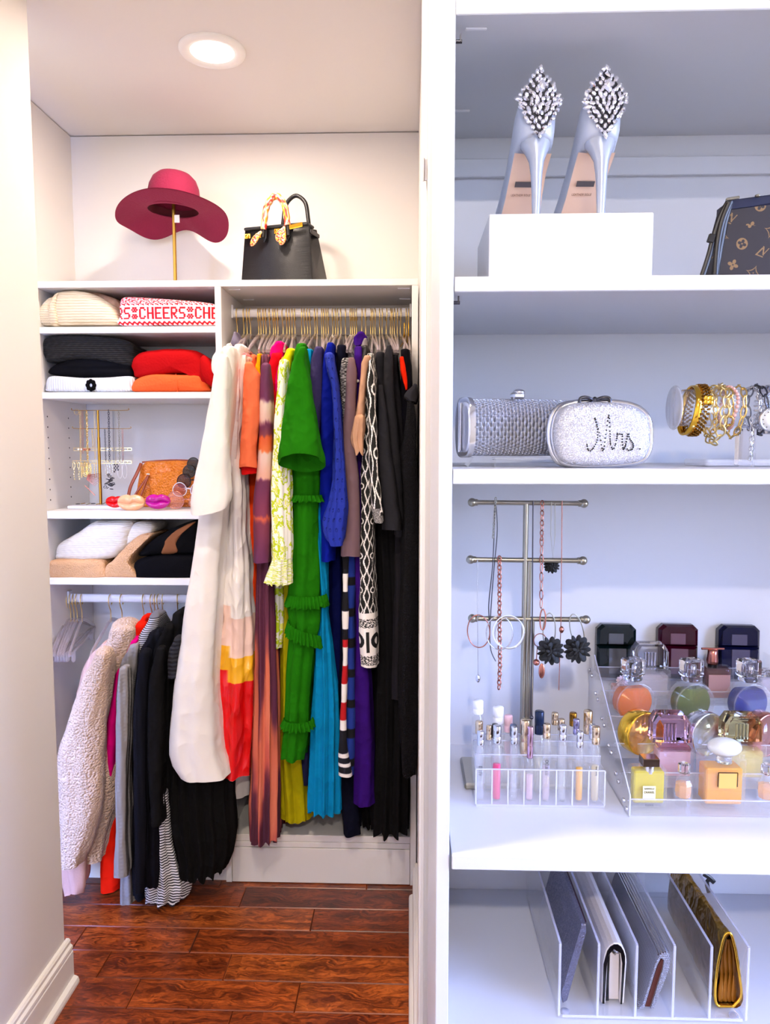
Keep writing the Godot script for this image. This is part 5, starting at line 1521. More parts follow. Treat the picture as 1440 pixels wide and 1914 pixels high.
func build_top_shelf() -> void:
	var ty := 2.0945
	# hat on its stand
	var z := 2.70
	var st := thing("hat_stand", "slim brass stand holding the raspberry hat on the top shelf", "hat stand")
	var foot := at(328, 524, z)
	foot.y = ty
	var tip := at(327, 372, z)
	part("post", B.new().box(Vector3(foot.x, (ty + tip.y) / 2 + 0.002, -z), Vector3(0.011, tip.y - ty - 0.004, 0.011), 0.002), MATS["brass"], st)
	part("foot", B.new().lathe(foot, [[0.055, 0.0], [0.055, 0.004], [0.05, 0.006], [0.01, 0.007]], 28), MATS["brass"], st)
	part("rest", B.new().ball(tip + Vector3(0, 0.004, -0.0), Vector3(0.058, 0.007, 0.045), 20, 8), mt("hat_rest", Color(0.85, 0.70, 0.45), 0.6), st)
	settle(st)
	var hat := thing("sun_hat", "raspberry felt floppy-brimmed hat on a brass stand", "hat")
	var c := at(324, 394, z)
	var cr := B.new()
	var px := z / F
	# crown: widths in pixels of the photograph
	var prof := []
	for q in [[46, 0.0], [47.5, 10], [47, 26], [44.5, 42], [39, 55], [30, 63.5], [17, 68.5], [0.0, 70]]:
		prof.append([q[0] * px, q[1] * px])
	var tl := Basis.from_euler(Vector3(-0.05, 0, -0.05))
	cr.lathe(c, prof, 56, tl, false, false)
	part("crown", cr, MATS["felt_raspberry"], hat)
	# brim: rings going outwards, each angle with its own droop
	var n := 96
	var bt := B.new()
	for side in [0.0, -0.0025]:
		var rings := []
		for j in 12:
			var v := j / 11.0
			var ring := PackedVector3Array()
			for k in n:
				var a := TAU * k / n                     # 0 right, quarter turn: towards the viewer
				var cx := cos(a)
				var fz := sin(a)
				var outr := 101.0 - 2.0 * fz
				var r := lerpf(46.0, outr, v)
				# seen from below: the near edge rises, the far side sags in two lobes
				var dp := 5.0 + 5.0 * fz - (9.0 if cx > 0 else 24.0) * cx * cx
				dp -= 30.0 * exp(-pow(wrapf(a - 5.35, -PI, PI) / 0.50, 2.0))
				dp -= 26.0 * exp(-pow(wrapf(a - 4.15, -PI, PI) / 0.50, 2.0))
				dp -= 12.0 * exp(-pow(wrapf(a - 5.9, -PI, PI) / 0.40, 2.0))
				dp -= 4.0 * exp(-pow(wrapf(a - PI, -PI, PI) / 0.4, 2.0))
				dp += 6.0 * exp(-pow(wrapf(a - 4.7, -PI, PI) / 0.3, 2.0))
				if cx < 0: r *= 1.0 + 0.02 * v * cx * cx
				var y := 1.0 + dp * pow(v, 1.35)
				ring.append(c + tl * Vector3(cx * r * px, y * px + side, fz * r * px * 0.80))
			rings.append(ring)
		bt.loft(rings, false, false)
	part("brim", bt, MATS["felt_raspberry"], hat)
	var bd := B.new()
	var band_rings := []
	for q in [[45.4, 0.0], [44.6, 16.0]]:
		var ring := PackedVector3Array()
		for k in 40:
			var a := TAU * k / 40
			ring.append(c + tl * Vector3(cos(a) * q[0] * px, q[1] * px, sin(a) * q[0] * px))
		band_rings.append(ring)
	bd.loft(band_rings, false, false)
	part("sweatband", bd, MATS["felt_band"], hat)
	var tgp := at(331, 409, z - 0.045)
	part("label_tag", B.new().box(tgp, Vector3(0.018, 0.026, 0.0012)), mt("tag_white", Color(0.92, 0.9, 0.88), 0.6), hat)
	settle(hat)
	# black handbag
	var bag := thing("handbag", "black grained leather handbag with gold hardware and scarf-wrapped handle", "handbag")
	var zf := 2.62
	var lf := at(452, 520, zf).x
	var rt := at(600, 520, zf).x
	var tl2 := at(457, 424, zf)
	var tr2 := at(591, 408, zf)
	var dep := 0.16
	var w := B.new()
	# body: front and back panels narrower at the top, gusset folds between
	var rings := []
	for v in [0.0, 0.02, 0.3, 0.7, 1.0]:
		var y := lerpf(ty + 0.003, tl2.y, v)
		var x0 := lerpf(lf, tl2.x, v)
		var x1 := lerpf(rt, tr2.x, v)
		var d := lerpf(dep, dep * 0.42, v)
		var ring := PackedVector3Array()
		var zc := -zf - (dep - d) * 0.15
		var gus := lerpf(0.002, 0.024, v)
		for q in [Vector3(x0 + 0.004, y, zc), Vector3(lerpf(x0, x1, 0.5), y, zc + 0.002), Vector3(x1 - 0.004, y, zc), Vector3(x1, y, zc - 0.006), Vector3(x1 - gus, y, zc - d * 0.5), Vector3(x1, y, zc - d + 0.004), Vector3(x1 - 0.004, y, zc - d), Vector3(x0 + 0.004, y, zc - d), Vector3(x0, y, zc - d + 0.004), Vector3(x0 + gus, y, zc - d * 0.5), Vector3(x0, y, zc - 0.006)]:
			ring.append(q)
		rings.append(ring)
	w.loft(rings, true, false)
	part("body", w, MATS["black_leather"], bag)
	var flap := B.new()
	flap.box(Vector3((tl2.x + tr2.x) / 2, tl2.y + 0.004, -zf - 0.034), Vector3(tr2.x - tl2.x - 0.004, 0.010, 0.058), 0.003)
	part("top_flap", flap, MATS["black_leather"], bag)
	var side := B.new()
	side.box(Vector3(tr2.x + 0.004, tl2.y - 0.020, -zf - 0.050), Vector3(0.006, 0.014, 0.075), 0.002)
	part("side_strap", side, MATS["black_leather"], bag)
	var hnd := func(x0: float, x1: float, ya: float, yt: float, zz: float) -> Array:
		return smooth_path(ats([[x0 - 2, ya + 22], [x0, ya], [x0 + 6, (ya + yt) / 2 - 8], [(x0 + x1) / 2, yt], [x1 - 6, (ya + yt) / 2 - 8], [x1, ya], [x1 + 2, ya + 22]], zz), 40)
	part("handle", B.new().tube(hnd.call(503, 551, 420, 366, zf - 0.006), 0.0072, 10), MATS["black_leather"], bag)
	part("handle", B.new().tube(hnd.call(528, 578, 412, 368, zf + 0.085), 0.0072, 10), MATS["black_leather"], bag)
	var gold: Material = MATS["bright_gold"]
	for q in [[469, 437], [492, 437], [530, 432]]:
		var k := at(q[0], q[1], zf - 0.004)
		part("buckle", B.new().box(k, Vector3(0.022, 0.016, 0.006), 0.001).ball(k + Vector3(0, -0.002, 0.004), Vector3(0.008, 0.008, 0.005), 10, 6), gold, bag)
	var cl := at(568, 425, zf - 0.006)
	part("clasp_plate", B.new().box(cl, Vector3(0.050, 0.015, 0.007), 0.002, Basis.from_euler(Vector3(0, 0, 0.12))), gold, bag)
	for x in [503, 551]:
		var kp := at(x, 436, zf - 0.005)
		part("handle_tab", B.new().prism(PackedVector2Array([Vector2(-0.010, 0.02), Vector2(0.010, 0.02), Vector2(0.009, -0.012), Vector2(0, -0.026), Vector2(-0.009, -0.012)]), Transform3D(Basis.IDENTITY, kp), 0.004, 0.001), MATS["black_leather"], bag)
	settle(bag)
	var sc := thing("scarf", "narrow printed silk scarf wound round the handbag handle", "scarf")
	var hp: Array = hnd.call(503, 551, 420, 366, zf - 0.006)
	var sr := []
	for i in hp.size():
		sr.append(0.0105 + 0.0012 * sin(i * 2.1))
	part("wrap", B.new().tube(hp.slice(5, hp.size() - 6), sr.slice(5, hp.size() - 6), 12), mt("silk", Color.WHITE, 0.45, 0.0, "", 1.0, 0.0, {"tex": "silk_scarf", "uv1_scale": Vector3(0.3, 0.6, 1)}), sc)
	var tails := B.new()
	for q in [[[500, 430], [488, 442], [478, 456]], [[548, 426], [536, 438], [534, 452]], [[546, 424], [544, 446], [538, 458]]]:
		tails.tube(smooth_path(ats(q, zf - 0.018), 8), [0.004, 0.006, 0.008, 0.010, 0.012, 0.012, 0.011, 0.008, 0.003], 8, false, true, 0.3)
	part("tail", tails, MATS["silk"], sc)
	settle(sc)
	# bag and scarf stand turned a little, so that the gusset shows
	var yaw := Basis.from_euler(Vector3(0, -0.27, 0))
	sc.position = bag.position + yaw * (sc.position - bag.position)
	sc.basis = yaw
	bag.basis = yaw


func make_shoe(label: String, where: Vector3, turn: float) -> Node3D:
	var t := thing("stiletto", label, "shoe", "", where)
	t.rotation.y = turn
	# stations along the foot: distance forward, sole height, half width, height of the topline above the sole
	var st := [[-0.004, 0.118, 0.006, 0.068], [0.0, 0.113, 0.018, 0.070], [0.008, 0.109, 0.0255, 0.069], [0.03, 0.103, 0.029, 0.060], [0.06, 0.086, 0.0285, 0.050], [0.09, 0.060, 0.030, 0.046], [0.12, 0.033, 0.034, 0.044], [0.145, 0.014, 0.038, 0.042], [0.165, 0.006, 0.0395, 0.042], [0.19, 0.004, 0.037, 0.036], [0.215, 0.006, 0.028, 0.026], [0.235, 0.010, 0.014, 0.016], [0.241, 0.013, 0.004, 0.008]]
	var rings := []
	var sole := []
	for q in st:
		var ring := PackedVector3Array()
		var close: float = smoothstep(0.135, 0.185, q[0])
		for k in 25:
			var u := k / 24.0
			var s := -1.0 if u < 0.5 else 1.0
			var v := absf(u - 0.5) * 2.0                    # 0 under the foot, 1 at the topline
			var x: float
			var y: float
			if v < 0.45:
				x = q[2] * (v / 0.45) * 0.93
				y = 0.004 * pow(v / 0.45, 4.0)
			else:
				var w := (v - 0.45) / 0.55
				x = q[2] * (0.93 + 0.07 * sin(w * PI) - (0.16 * w * w) - close * 0.72 * w * w * w)
				y = 0.004 + (q[3] - 0.004) * pow(w, 0.8) + close * 0.004 * w
			ring.append(Vector3(s * x, q[1] + y, -q[0]))
		rings.append(ring)
		var sr := PackedVector3Array()
		for k in 9:
			var u := -1.0 + k / 4.0
			sr.append(Vector3(u * q[2] * 0.90, q[1] - 0.0022 * (1.0 - u * u * 0.5), -q[0]))
		if q[0] > 0.012:
			sole.append(sr)
	part("upper", B.new().loft(rings, false, false, false), MATS["satin"], t)
	var lin := []
	for r in rings.slice(1, 9):
		var l := PackedVector3Array()
		for k in r.size():
			l.append(r[k] * Vector3(0.95, 1, 0.99) + Vector3(0, 0.0012, 0))
		lin.append(l)
	part("lining", B.new().loft(lin, false, false, false), MATS["shoe_sole"], t)
	part("sole", B.new().loft(sole, false, false, false), MATS["shoe_sole"], t, "tan leather sole")
	var heel := []
	for q in [[0.114, 0.0225, 0.020, 0.020], [0.104, 0.0205, 0.018, 0.017], [0.094, 0.0150, 0.0135, 0.012], [0.082, 0.0105, 0.0095, 0.008], [0.065, 0.0082, 0.0075, 0.0065], [0.04, 0.0066, 0.006, 0.0055], [0.010, 0.0056, 0.0052, 0.0052]]:
		var ring := PackedVector3Array()
		for k in 16:
			var a := TAU * k / 16
			ring.append(Vector3(cos(a) * q[1], q[0], -q[3] + sin(a) * q[2]))
		heel.append(ring)
	part("heel", B.new().loft(heel), mt("satin_heel", Color(0.70, 0.73, 0.80), 0.25, 0.25), t)
	part("heel_tip", B.new().lathe(Vector3(0, 0, -0.0052), [[0.0054, 0.0], [0.0056, 0.010]], 14), mt("heel_tip_m", Color(0.30, 0.16, 0.13), 0.5), t)
	var lab := B.new().box(Vector3(-0.004, 0.0727, -0.0700), Vector3(0.026, 0.008, 0.001), 0.0, Basis.from_euler(Vector3(0.85, 0, 0)))
	part("size_label", lab, mt("sole_label", Color(0.34, 0.31, 0.32), 0.3), t)
	words("LEATHER SOLE", 0.0034, Transform3D(Basis.from_euler(Vector3(0.855, 0, 0)), Vector3(-0.006, 0.0616, -0.0826)), mt("sole_print", Color(0.62, 0.45, 0.36), 0.5), t)
	# brooch of crystals on the counter
	var back := B.new()
	back.prism(PackedVector2Array([Vector2(0, 0.108), Vector2(0.012, 0.128), Vector2(0.024, 0.150), Vector2(0.023, 0.166), Vector2(0.010, 0.186), Vector2(0, 0.197), Vector2(-0.010, 0.186), Vector2(-0.023, 0.166), Vector2(-0.024, 0.150), Vector2(-0.012, 0.128)]), Transform3D(Basis.IDENTITY, Vector3(0, 0, 0.0058)), 0.0015, 0.0004)
	var brooch := part("brooch", back, mt("brooch_setting", Color(0.16, 0.16, 0.19), 0.35, 0.8), t, "pointed leaf-shaped brooch of clear crystals")
	var gem_meshes := []
	for q in [[0.0064, 0.0031], [0.0050, 0.0029], [0.0040, 0.0032]]:
		var gb := B.new()
		var n := 8
		var rr := []
		for l in [[0.0, 0.0], [1.0, 0.0], [0.62, 0.0020], [0.0, 0.0026]]:
			var ring := PackedVector3Array()
			for k in n:
				var a := TAU * k / n
				ring.append(Vector3(cos(a) * q[1] * l[0], sin(a) * q[0] * l[0] * (1.0 if absf(sin(a)) > 0.9 else 0.86), l[1]))
			rr.append(ring)
		gb.loft(rr, false, false, true, [], true)
		gem_meshes.append(gb.commit(MATS["gem"]))
	var rows := [[0.111, 0.002, 1], [0.117, 0.005, 2], [0.123, 0.009, 3], [0.129, 0.014, 4], [0.135, 0.018, 5], [0.141, 0.022, 6], [0.147, 0.025, 7], [0.153, 0.027, 8], [0.159, 0.0275, 8], [0.165, 0.026, 7], [0.171, 0.022, 6], [0.177, 0.018, 5], [0.183, 0.013, 4], [0.189, 0.008, 3], [0.195, 0.003, 2], [0.200, 0.0, 1]]
	for q in rows:
		for i in q[2]:
			var u: float = 0.0 if q[2] == 1 else lerpf(-1.0, 1.0, float(i) / (q[2] - 1))
			var gm := MeshInstance3D.new()
			gm.name = "crystal"
			gm.mesh = gem_meshes[rng.randi() % 3]
			gm.position = Vector3(u * q[1] + rng.randfn(0, 0.0006), q[0] + rng.randfn(0, 0.0008), 0.0062 - 0.0016 * u * u + rng.randf() * 0.001)
			gm.rotation = Vector3(rng.randfn(0, 0.25), u * 0.45 + rng.randfn(0, 0.2), -u * 1.0 + rng.randfn(0, 0.25) + (0.0 if q[0] < 0.165 else u * 0.4))
			brooch.add_child(gm, true)
	var big := MeshInstance3D.new()
	big.name = "crystal"
	big.mesh = gem_meshes[0]
	big.scale = Vector3(2.0, 1.5, 2.0)
	big.position = Vector3(0.002, 0.176, 0.0078)
	brooch.add_child(big, true)
	return t


func build_case_top() -> void:
	var sy := 1.7685
	# white riser
	var a := at(915, 400, 1.03)
	var b := at(1223, 399, 1.03)
	var dep := 0.17
	var rt := thing("display_riser", "glossy white rectangular riser box under the pair of heels", "box")
	part("body", B.new().box(Vector3((a.x + b.x) / 2, (sy + a.y) / 2, -1.03 - dep / 2), Vector3(b.x - a.x, a.y - sy, dep), 0.0012), mt("white_gloss", Color(0.87, 0.87, 0.88), 0.16), rt)
	settle(rt)
	for q in [[1003, "left silver satin stiletto with crystal brooch, heel to the viewer on the white riser", 0.06], [1124, "right silver satin stiletto with crystal brooch, nearer the monogrammed pouch", 0.05]]:
		make_shoe(q[1], Vector3(at(q[0], 402, 1.072).x, a.y + 0.0003, -1.068), q[2])
	# monogrammed pouch
	var bag := thing("monogram_pouch", "brown monogrammed canvas pouch with navy zip top and wrist strap", "bag")
	var z := 1.10
	var poly := PackedVector2Array()
	var o := at(1400, 450, z)
	for q in [[1338, 520], [1500, 520], [1520, 360], [1440, 366], [1364, 376], [1352, 420], [1344, 470]]:
		var w := at(q[0], q[1], z)
		poly.append(Vector2(w.x - o.x, maxf(w.y, sy) - o.y))
	var pb := B.new().prism(poly, Transform3D(Basis.IDENTITY, Vector3(o.x, o.y, -z)), 0.045, 0.007)
	for k in pb.p.size():
		pb.t[k] = Vector2((pb.p[k].x - o.x) * 6.2 + 0.47, -(pb.p[k].y - o.y) * 6.2 + 0.13)
	part("body", pb, mt("monogram_canvas", Color.WHITE, 0.5, 0.0, "", 1.0, 0.0, {"tex": "emblems"}), bag)
	var zp := PackedVector2Array()
	for q in [[1364, 392], [1440, 383], [1522, 378], [1522, 358], [1440, 364], [1365, 374]]:
		var w := at(q[0], q[1], z)
		zp.append(Vector2(w.x - o.x, w.y - o.y))
	part("zip_panel", B.new().prism(zp, Transform3D(Basis.IDENTITY, Vector3(o.x, o.y, -z + 0.002)), 0.049, 0.002), mt("navy_leather", Color(0.03, 0.06, 0.20), 0.4), bag)
	part("side_binding", B.new().tube(ats([[1364, 376], [1353, 420], [1344, 470], [1337, 514]], z - 0.006), 0.0055, 8, false, true, 0.5), MATS["dark_leather"], bag)
	part("wrist_strap", B.new().tube(smooth_path(ats([[1362, 378], [1348, 405], [1336, 440], [1326, 478], [1314, 515]], z - 0.014), 20), 0.0042, 8, false, true, 0.4).tube(smooth_path(ats([[1364, 380], [1352, 410], [1344, 445], [1340, 480], [1338, 513]], z - 0.016), 20), 0.0042, 8, false, true, 0.4).box(at(1330, 446, z - 0.014), Vector3(0.009, 0.012, 0.006), 0.001, Basis.from_euler(Vector3(0, 0, -0.3))), MATS["dark_leather"], bag)
	part("zip_pull", B.new().box(at(1370, 371, z - 0.010), Vector3(0.018, 0.0035, 0.006), 0.001, Basis.from_euler(Vector3(0, 0, 0.15))).ball(at(1417, 366, z - 0.008), Vector3(0.004, 0.0022, 0.004), 8, 6), MATS["nickel"], bag)
	settle(bag)


func build_case_middle() -> void:
	var sy := 1.518
	# cylinder clutch covered in stones, on a clear easel
	var t := thing("clutch_bag", "long silver rhinestone clutch with oval metal end, resting on a clear riser", "clutch")
	var c0 := at(884, 798, 1.09)
	var ln := 0.185
	var bs := Basis.from_euler(Vector3(0, 0.30, 0))
	var cs := func(x: float, h: float, d: float) -> PackedVector3Array:
		var ring := PackedVector3Array()
		for k in 40:
			var a := TAU * k / 40
			var e := 0.62
			ring.append(c0 + bs * Vector3(x, signf(sin(a)) * pow(absf(sin(a)), e) * h, signf(cos(a)) * pow(absf(cos(a)), e) * d - d))
		return ring
	part("body", B.new().loft([cs.call(0.003, 0.042, 0.030), cs.call(ln * 0.5, 0.043, 0.030), cs.call(ln, 0.042, 0.030)], true, true), mt("stone_mesh", Color(0.80, 0.80, 0.84), 0.22, 0.6, "stones", 1.6, 0.0, {"uv1_scale": Vector3(5.0, 4.0, 1)}), t)
	part("end_frame", B.new().loft([cs.call(-0.004, 0.041, 0.028), cs.call(-0.003, 0.0445, 0.0315), cs.call(0.004, 0.0445, 0.0315), cs.call(0.005, 0.043, 0.030)], true, true), MATS["silver"], t)
	part("end_plate", B.new().loft([cs.call(-0.0065, 0.030, 0.018), cs.call(-0.006, 0.036, 0.023), cs.call(-0.0035, 0.037, 0.024)], true, false), mt("end_plate_m", Color(0.80, 0.80, 0.84), 0.22, 0.5), t)
	var bar := B.new()
	bar.tube([c0 + bs * Vector3(-0.009, 0.036, -0.030), c0 + bs * Vector3(-0.009, -0.036, -0.030)], 0.0028, 8)
	bar.tube([c0 + bs * Vector3(-0.009, 0.036, -0.026), c0 + bs * Vector3(-0.009, -0.034, -0.026)], 0.0016, 8)
	part("hinge_bar", bar, MATS["silver"], t)
	var kb := at(968, 740, 1.115)
	part("clasp", B.new().box(kb, Vector3(0.020, 0.010, 0.014), 0.003, bs).ball(kb + Vector3(0.002, 0.005, 0), Vector3(0.009, 0.005, 0.007), 10, 6), MATS["silver"], t)
	settle(t)
	var rs := thing("clutch_riser", "low clear acrylic riser holding up the rhinestone clutch", "stand")
	var r0 := at(938, 846, 1.10)
	var rb := B.new()
	rb.box(Vector3(r0.x + 0.04, sy + 0.0125, -1.10), Vector3(0.105, 0.003, 0.05), 0.0008)
	rb.box(Vector3(r0.x - 0.012, sy + 0.006, -1.10), Vector3(0.003, 0.012, 0.05), 0.0008)
	rb.box(Vector3(r0.x + 0.088, sy + 0.006, -1.10), Vector3(0.003, 0.012, 0.05), 0.0008)
	rb.box(Vector3(r0.x - 0.046, sy + 0.008, -1.12), Vector3(0.003, 0.016, 0.05), 0.0008, Basis.from_euler(Vector3(0, 0, -0.5)))
	part("riser", rb, MATS["acrylic"], rs)
	settle(rs)
	# rounded clutch with lettering
	t = thing("clutch_bag", "rounded silver glitter clutch lettered Mrs. in black stones with a bow clasp", "clutch")
	var zf := 1.045
	var poly := [[1064, 756], [1120, 751], [1180, 757], [1210, 778], [1216, 812], [1212, 846], [1190, 864], [1120, 871], [1064, 868], [1042, 850], [1034, 812], [1042, 774]]
	var gl := mt("glitter_cloth", Color(0.78, 0.78, 0.82), 0.28, 0.5, "glitter", 1.0, 0.0, {"uv1_scale": Vector3(0.7, 0.42, 1), "texture_filter": BaseMaterial3D.TEXTURE_FILTER_NEAREST})
	part("front_shell", pillow(B.new(), poly, zf, 0.03, 0.014, {"wrinkle": 0.0, "shrink": 1.0}), gl, t)
	var back := []
	for q in poly:
		back.append([q[0] - 11, q[1] - 1])
	part("back_shell", pillow(B.new(), back, zf + 0.032, 0.03, 0.010, {"wrinkle": 0.0, "shrink": 0.9}), gl, t)
	var fp: Array = smooth_path(ats(poly, zf + 0.024), 60, true)
	var fr := B.new()
	fr.tube(fp, 0.0042, 8, true)
	var fp2 := []
	for q in fp: fp2.append(q + Vector3(-0.004, 0, -0.008))
	fr.tube(fp2, 0.0046, 8, true)
	part("frame", fr, MATS["silver"], t)
	var bw := B.new()
	var bc := at(1111, 750, zf + 0.022)
	for s in [-1.0, 1.0]:
		bw.tube(smooth_path([bc, bc + Vector3(s * 0.010, 0.005, 0.004), bc + Vector3(s * 0.020, 0.004, 0.004), bc + Vector3(s * 0.020, -0.004, 0.004), bc + Vector3(s * 0.010, -0.003, 0.004), bc], 18), 0.0022, 8, false, true, 2.0)
	bw.box(bc + Vector3(0, 0.001, 0.003), Vector3(0.008, 0.010, 0.010), 0.003)
	part("bow_clasp", bw, MATS["steel"], t)
	# the word, a line of small black stones laid on the shell
	var strokes := [[[1098, 831], [1100, 841], [1107, 841], [1117, 822], [1117, 796], [1112, 780], [1121, 809], [1128, 843], [1133, 813], [1139, 776], [1141, 809], [1142, 831], [1147, 840], [1152, 828], [1155, 810]], [[1155, 810], [1160, 812], [1164, 812], [1164, 826], [1166, 840], [1170, 833]], [[1170, 833], [1175, 810], [1178, 820], [1184, 829], [1184, 838], [1177, 842], [1172, 838]], [[1197, 839], [1198, 840]]]
	var wb := B.new()
	for s in strokes:
		var pth: Array = smooth_path(ats(s, zf), maxi(2, s.size() * 5))
		var acc := 0.0
		for i in pth.size():
			if i > 0: acc += pth[i].distance_to(pth[i - 1])
			if i == 0 or acc > 0.0022:
				acc = 0.0
				wb.ball(pth[i] + Vector3(0, 0, 0.0 - 0.0006), Vector3(0.0012, 0.0012, 0.0020), 6, 5)
	var le := part("lettering", wb, MATS["black_lacquer"], t, "black stone lettering")
	le.set_meta("kind", "stuff")
	settle(t)
	# bracelet stand
	var zc := 1.15
	var ax := at(1300, 762, zc)
	var r := 0.0275
	var xa := at(1262, 762, zc).x
	var xb := at(1530, 762, zc).x
	var rot := Basis(Vector3(0, -1, 0), Vector3(1, 0, 0), Vector3(0, 0, 1))   # lathe axis along x
	t = thing("bracelet_stand", "clear acrylic T-bar stand carrying gold and silver bracelets", "stand")
	var tubeb := B.new()
	tubeb.lathe(Vector3(xa, ax.y, -zc), [[r * 0.86, 0.0], [r, 0.0], [r, xb - xa], [r * 0.86, xb - xa]], 36, rot)
	part("bar", tubeb, MATS["acrylic"], t)
	part("end_cap", B.new().lathe(Vector3(xa, ax.y, -zc), [[0.0, -0.003], [r * 1.16, -0.003], [r * 1.22, -0.001], [r * 1.16, 0.001], [0.0, 0.001]], 36, rot), clear("frosted_cap", Color(0.9, 0.9, 0.95), 0.32, 0.1), t)
	var px := at(1394, 830, zc).x
	part("post", B.new().box(Vector3(px, (sy + ax.y - r) / 2, -zc), Vector3(0.023, ax.y - r - sy, 0.023), 0.002), MATS["crystal"], t)
	var bx := at(1318, 870, 1.12).x
	part("base", B.new().box(Vector3((bx + xb) / 2, sy + 0.0055, -1.16), Vector3(xb - bx, 0.011, 0.09), 0.002), clear("thick_acrylic", Color(0.92, 0.92, 0.96), 0.25, 0.05), t)
	settle(t)
	var ringb := func(x: float, ra: float, rr: float, drop: float, tilt: float) -> Basis: return Basis.IDENTITY
	var around := func(x: float, ra: float, n: int, drop: float, lean: float) -> Array:
		# a loop hanging round the bar: the lower half sags by drop
		var p := []
		for k in n:
			var a := TAU * k / n
			var y := sin(a) * ra
			if y < 0: y *= 1.0 + drop
			p.append(Vector3(x + lean * y, ax.y + y, -zc + cos(a) * ra))
		return p
	var X := func(p: float) -> float: return at(p, 762, zc).x
	# wide gold bangle
	var bang := B.new()
	var brings := []
	for q in [[0.0, 0.0], [0.0018, 0.0006], [0.0018, 0.0064], [0.0, 0.007], [-0.0004, 0.0035]]:
		var ring := PackedVector3Array()
		for k in 40:
			var a := TAU * k / 40
			var rr: float = r + 0.0065 + q[0]
			ring.append(Vector3(X.call(1290) + (q[1] - 0.0035) * 1.6 + 0.16 * sin(a) * rr, ax.y - 0.004 + sin(a) * rr * 1.04, -zc + cos(a) * rr))
		brings.append(ring)
	brings.append(brings[0])
	bang.loft(brings, false, false)
	var bt := thing("bangle", "wide polished gold bangle nearest the clear end cap", "bracelet")
	part("band", bang, MATS["bright_gold"], bt)
	var scr := B.new()
	for k in 6:
		var a := TAU * k / 6.0 + 0.3
		scr.ball(Vector3(X.call(1290) + 0.16 * sin(a) * r * 1.3, ax.y - 0.004 + sin(a) * (r + 0.0088), -zc + cos(a) * (r + 0.0084)), Vector3(0.0024, 0.0024, 0.0024), 8, 6)
	part("screw_motif", scr, MATS["pale_gold"], bt)
	settle(bt)
	# brick-link bracelet
	var lk := B.new()
	for row in 3:
		for k in 34:
			var a := TAU * (k + 0.5 * (row % 2)) / 34
			var rr := r + 0.0075
			lk.box(Vector3(X.call(1303) + (row - 1) * 0.0042 + 0.14 * sin(a) * rr, ax.y - 0.004 + sin(a) * rr * 1.05, -zc + cos(a) * rr), Vector3(0.0040, 0.0052, 0.0028), 0.0006, Basis.from_euler(Vector3(-a + PI / 2, 0, 0)))
	solo("bracelet", lk, mt("dark_gold", Color(0.62, 0.44, 0.16), 0.25, 1.0), "brick-link dark gold bracelet beside the wide bangle", "bracelet")
	var loop := func(x: float, ra: float, drop: float, lean: float) -> Array:
		var p: Array = around.call(x, ra, 40, drop, lean)
		p.append(p[0])
		return p
	solo("bracelet", chain(B.new(), loop.call(X.call(1322), r + 0.004, 0.35, -0.1), 0.006, 0.0009), MATS["gold"], "gold chain bracelet with a clover charm", "bracelet")
	var cv := at(1325, 748, 1.115)
	var cvb := B.new()
	for k in 4:
		var a := TAU * k / 4 + 0.78
		cvb.ball(cv + Vector3(cos(a), sin(a), 0) * 0.0042, Vector3(0.0042, 0.0042, 0.0016), 10, 6)
	solo("charm", cvb, MATS["bright_gold"], "four-leaf gold charm on the second chain", "charm")
	solo("bracelet", chain(B.new(), loop.call(X.call(1340), r + 0.0045, 0.62, 0.06), 0.013, 0.0013, 1.1), MATS["pale_gold"], "large round-link gold bracelet hanging lowest", "bracelet")
	solo("bracelet", chain(B.new(), loop.call(X.call(1352), r + 0.003, 0.05, -0.05), 0.010, 0.0012, 1.4), MATS["gold"], "oval-link gold bracelet close round the clear bar", "bracelet")
	var bead := B.new()
	for k in 30:
		var a := TAU * k / 30
		bead.ball(Vector3(X.call(1362) + 0.002 * sin(a * 3.0), ax.y + sin(a) * (r + 0.003), -zc + cos(a) * (r + 0.003)), Vector3(0.0030, 0.0030, 0.0030), 8, 6)
	solo("bracelet", bead, mt("rose_bead", Color(0.88, 0.68, 0.64), 0.25), "pale pink beaded bracelet in the middle of the bar", "bracelet")
	solo("bracelet", chain(B.new(), loop.call(X.call(1375), r + 0.0035, 0.40, 0.09), 0.0075, 0.0013, 2.0), MATS["gold"], "bar-link gold bracelet hanging just left of the clear post", "bracelet")
	solo("bracelet", chain(B.new(), loop.call(X.call(1404), r + 0.003, 0.10, 0.0), 0.006, 0.0010), MATS["silver"], "fine silver chain bracelet above the clear post", "bracelet")
	solo("bracelet", chain(B.new(), loop.call(X.call(1416), r + 0.0045, 0.22, -0.1), 0.0085, 0.0014, 1.9), MATS["steel"], "dark silver bar-link bracelet left of the watch", "bracelet")
	solo("necklace", chain(B.new(), ats([[1405, 780], [1406, 810], [1404, 840], [1403, 861]], 1.115), 0.0044, 0.0008), MATS["silver"], "loose end of silver chain dangling down past the post", "chain")
	# watch
	var wt := thing("watch", "silver bracelet watch with round white dial at the right edge", "watch")
	var wbd := B.new()
	for row in 3:
		for k in 30:
			var a := TAU * (k + 0.5 * (row % 2)) / 30
			if sin(a) < -0.35 and cos(a) > 0.25: continue
			var rr := r + 0.006
			wbd.box(Vector3(X.call(1440) + (row - 1) * 0.0062, ax.y - 0.003 + sin(a) * rr, -zc + cos(a) * rr), Vector3(0.006, 0.0062, 0.003), 0.0006, Basis.from_euler(Vector3(-a + PI / 2, 0, 0)))
	part("band", wbd, MATS["silver"], wt)
	var wc := at(1442, 784, 1.108)
	var wr := Basis.from_euler(Vector3(PI / 2 + 0.15, 0, 0))
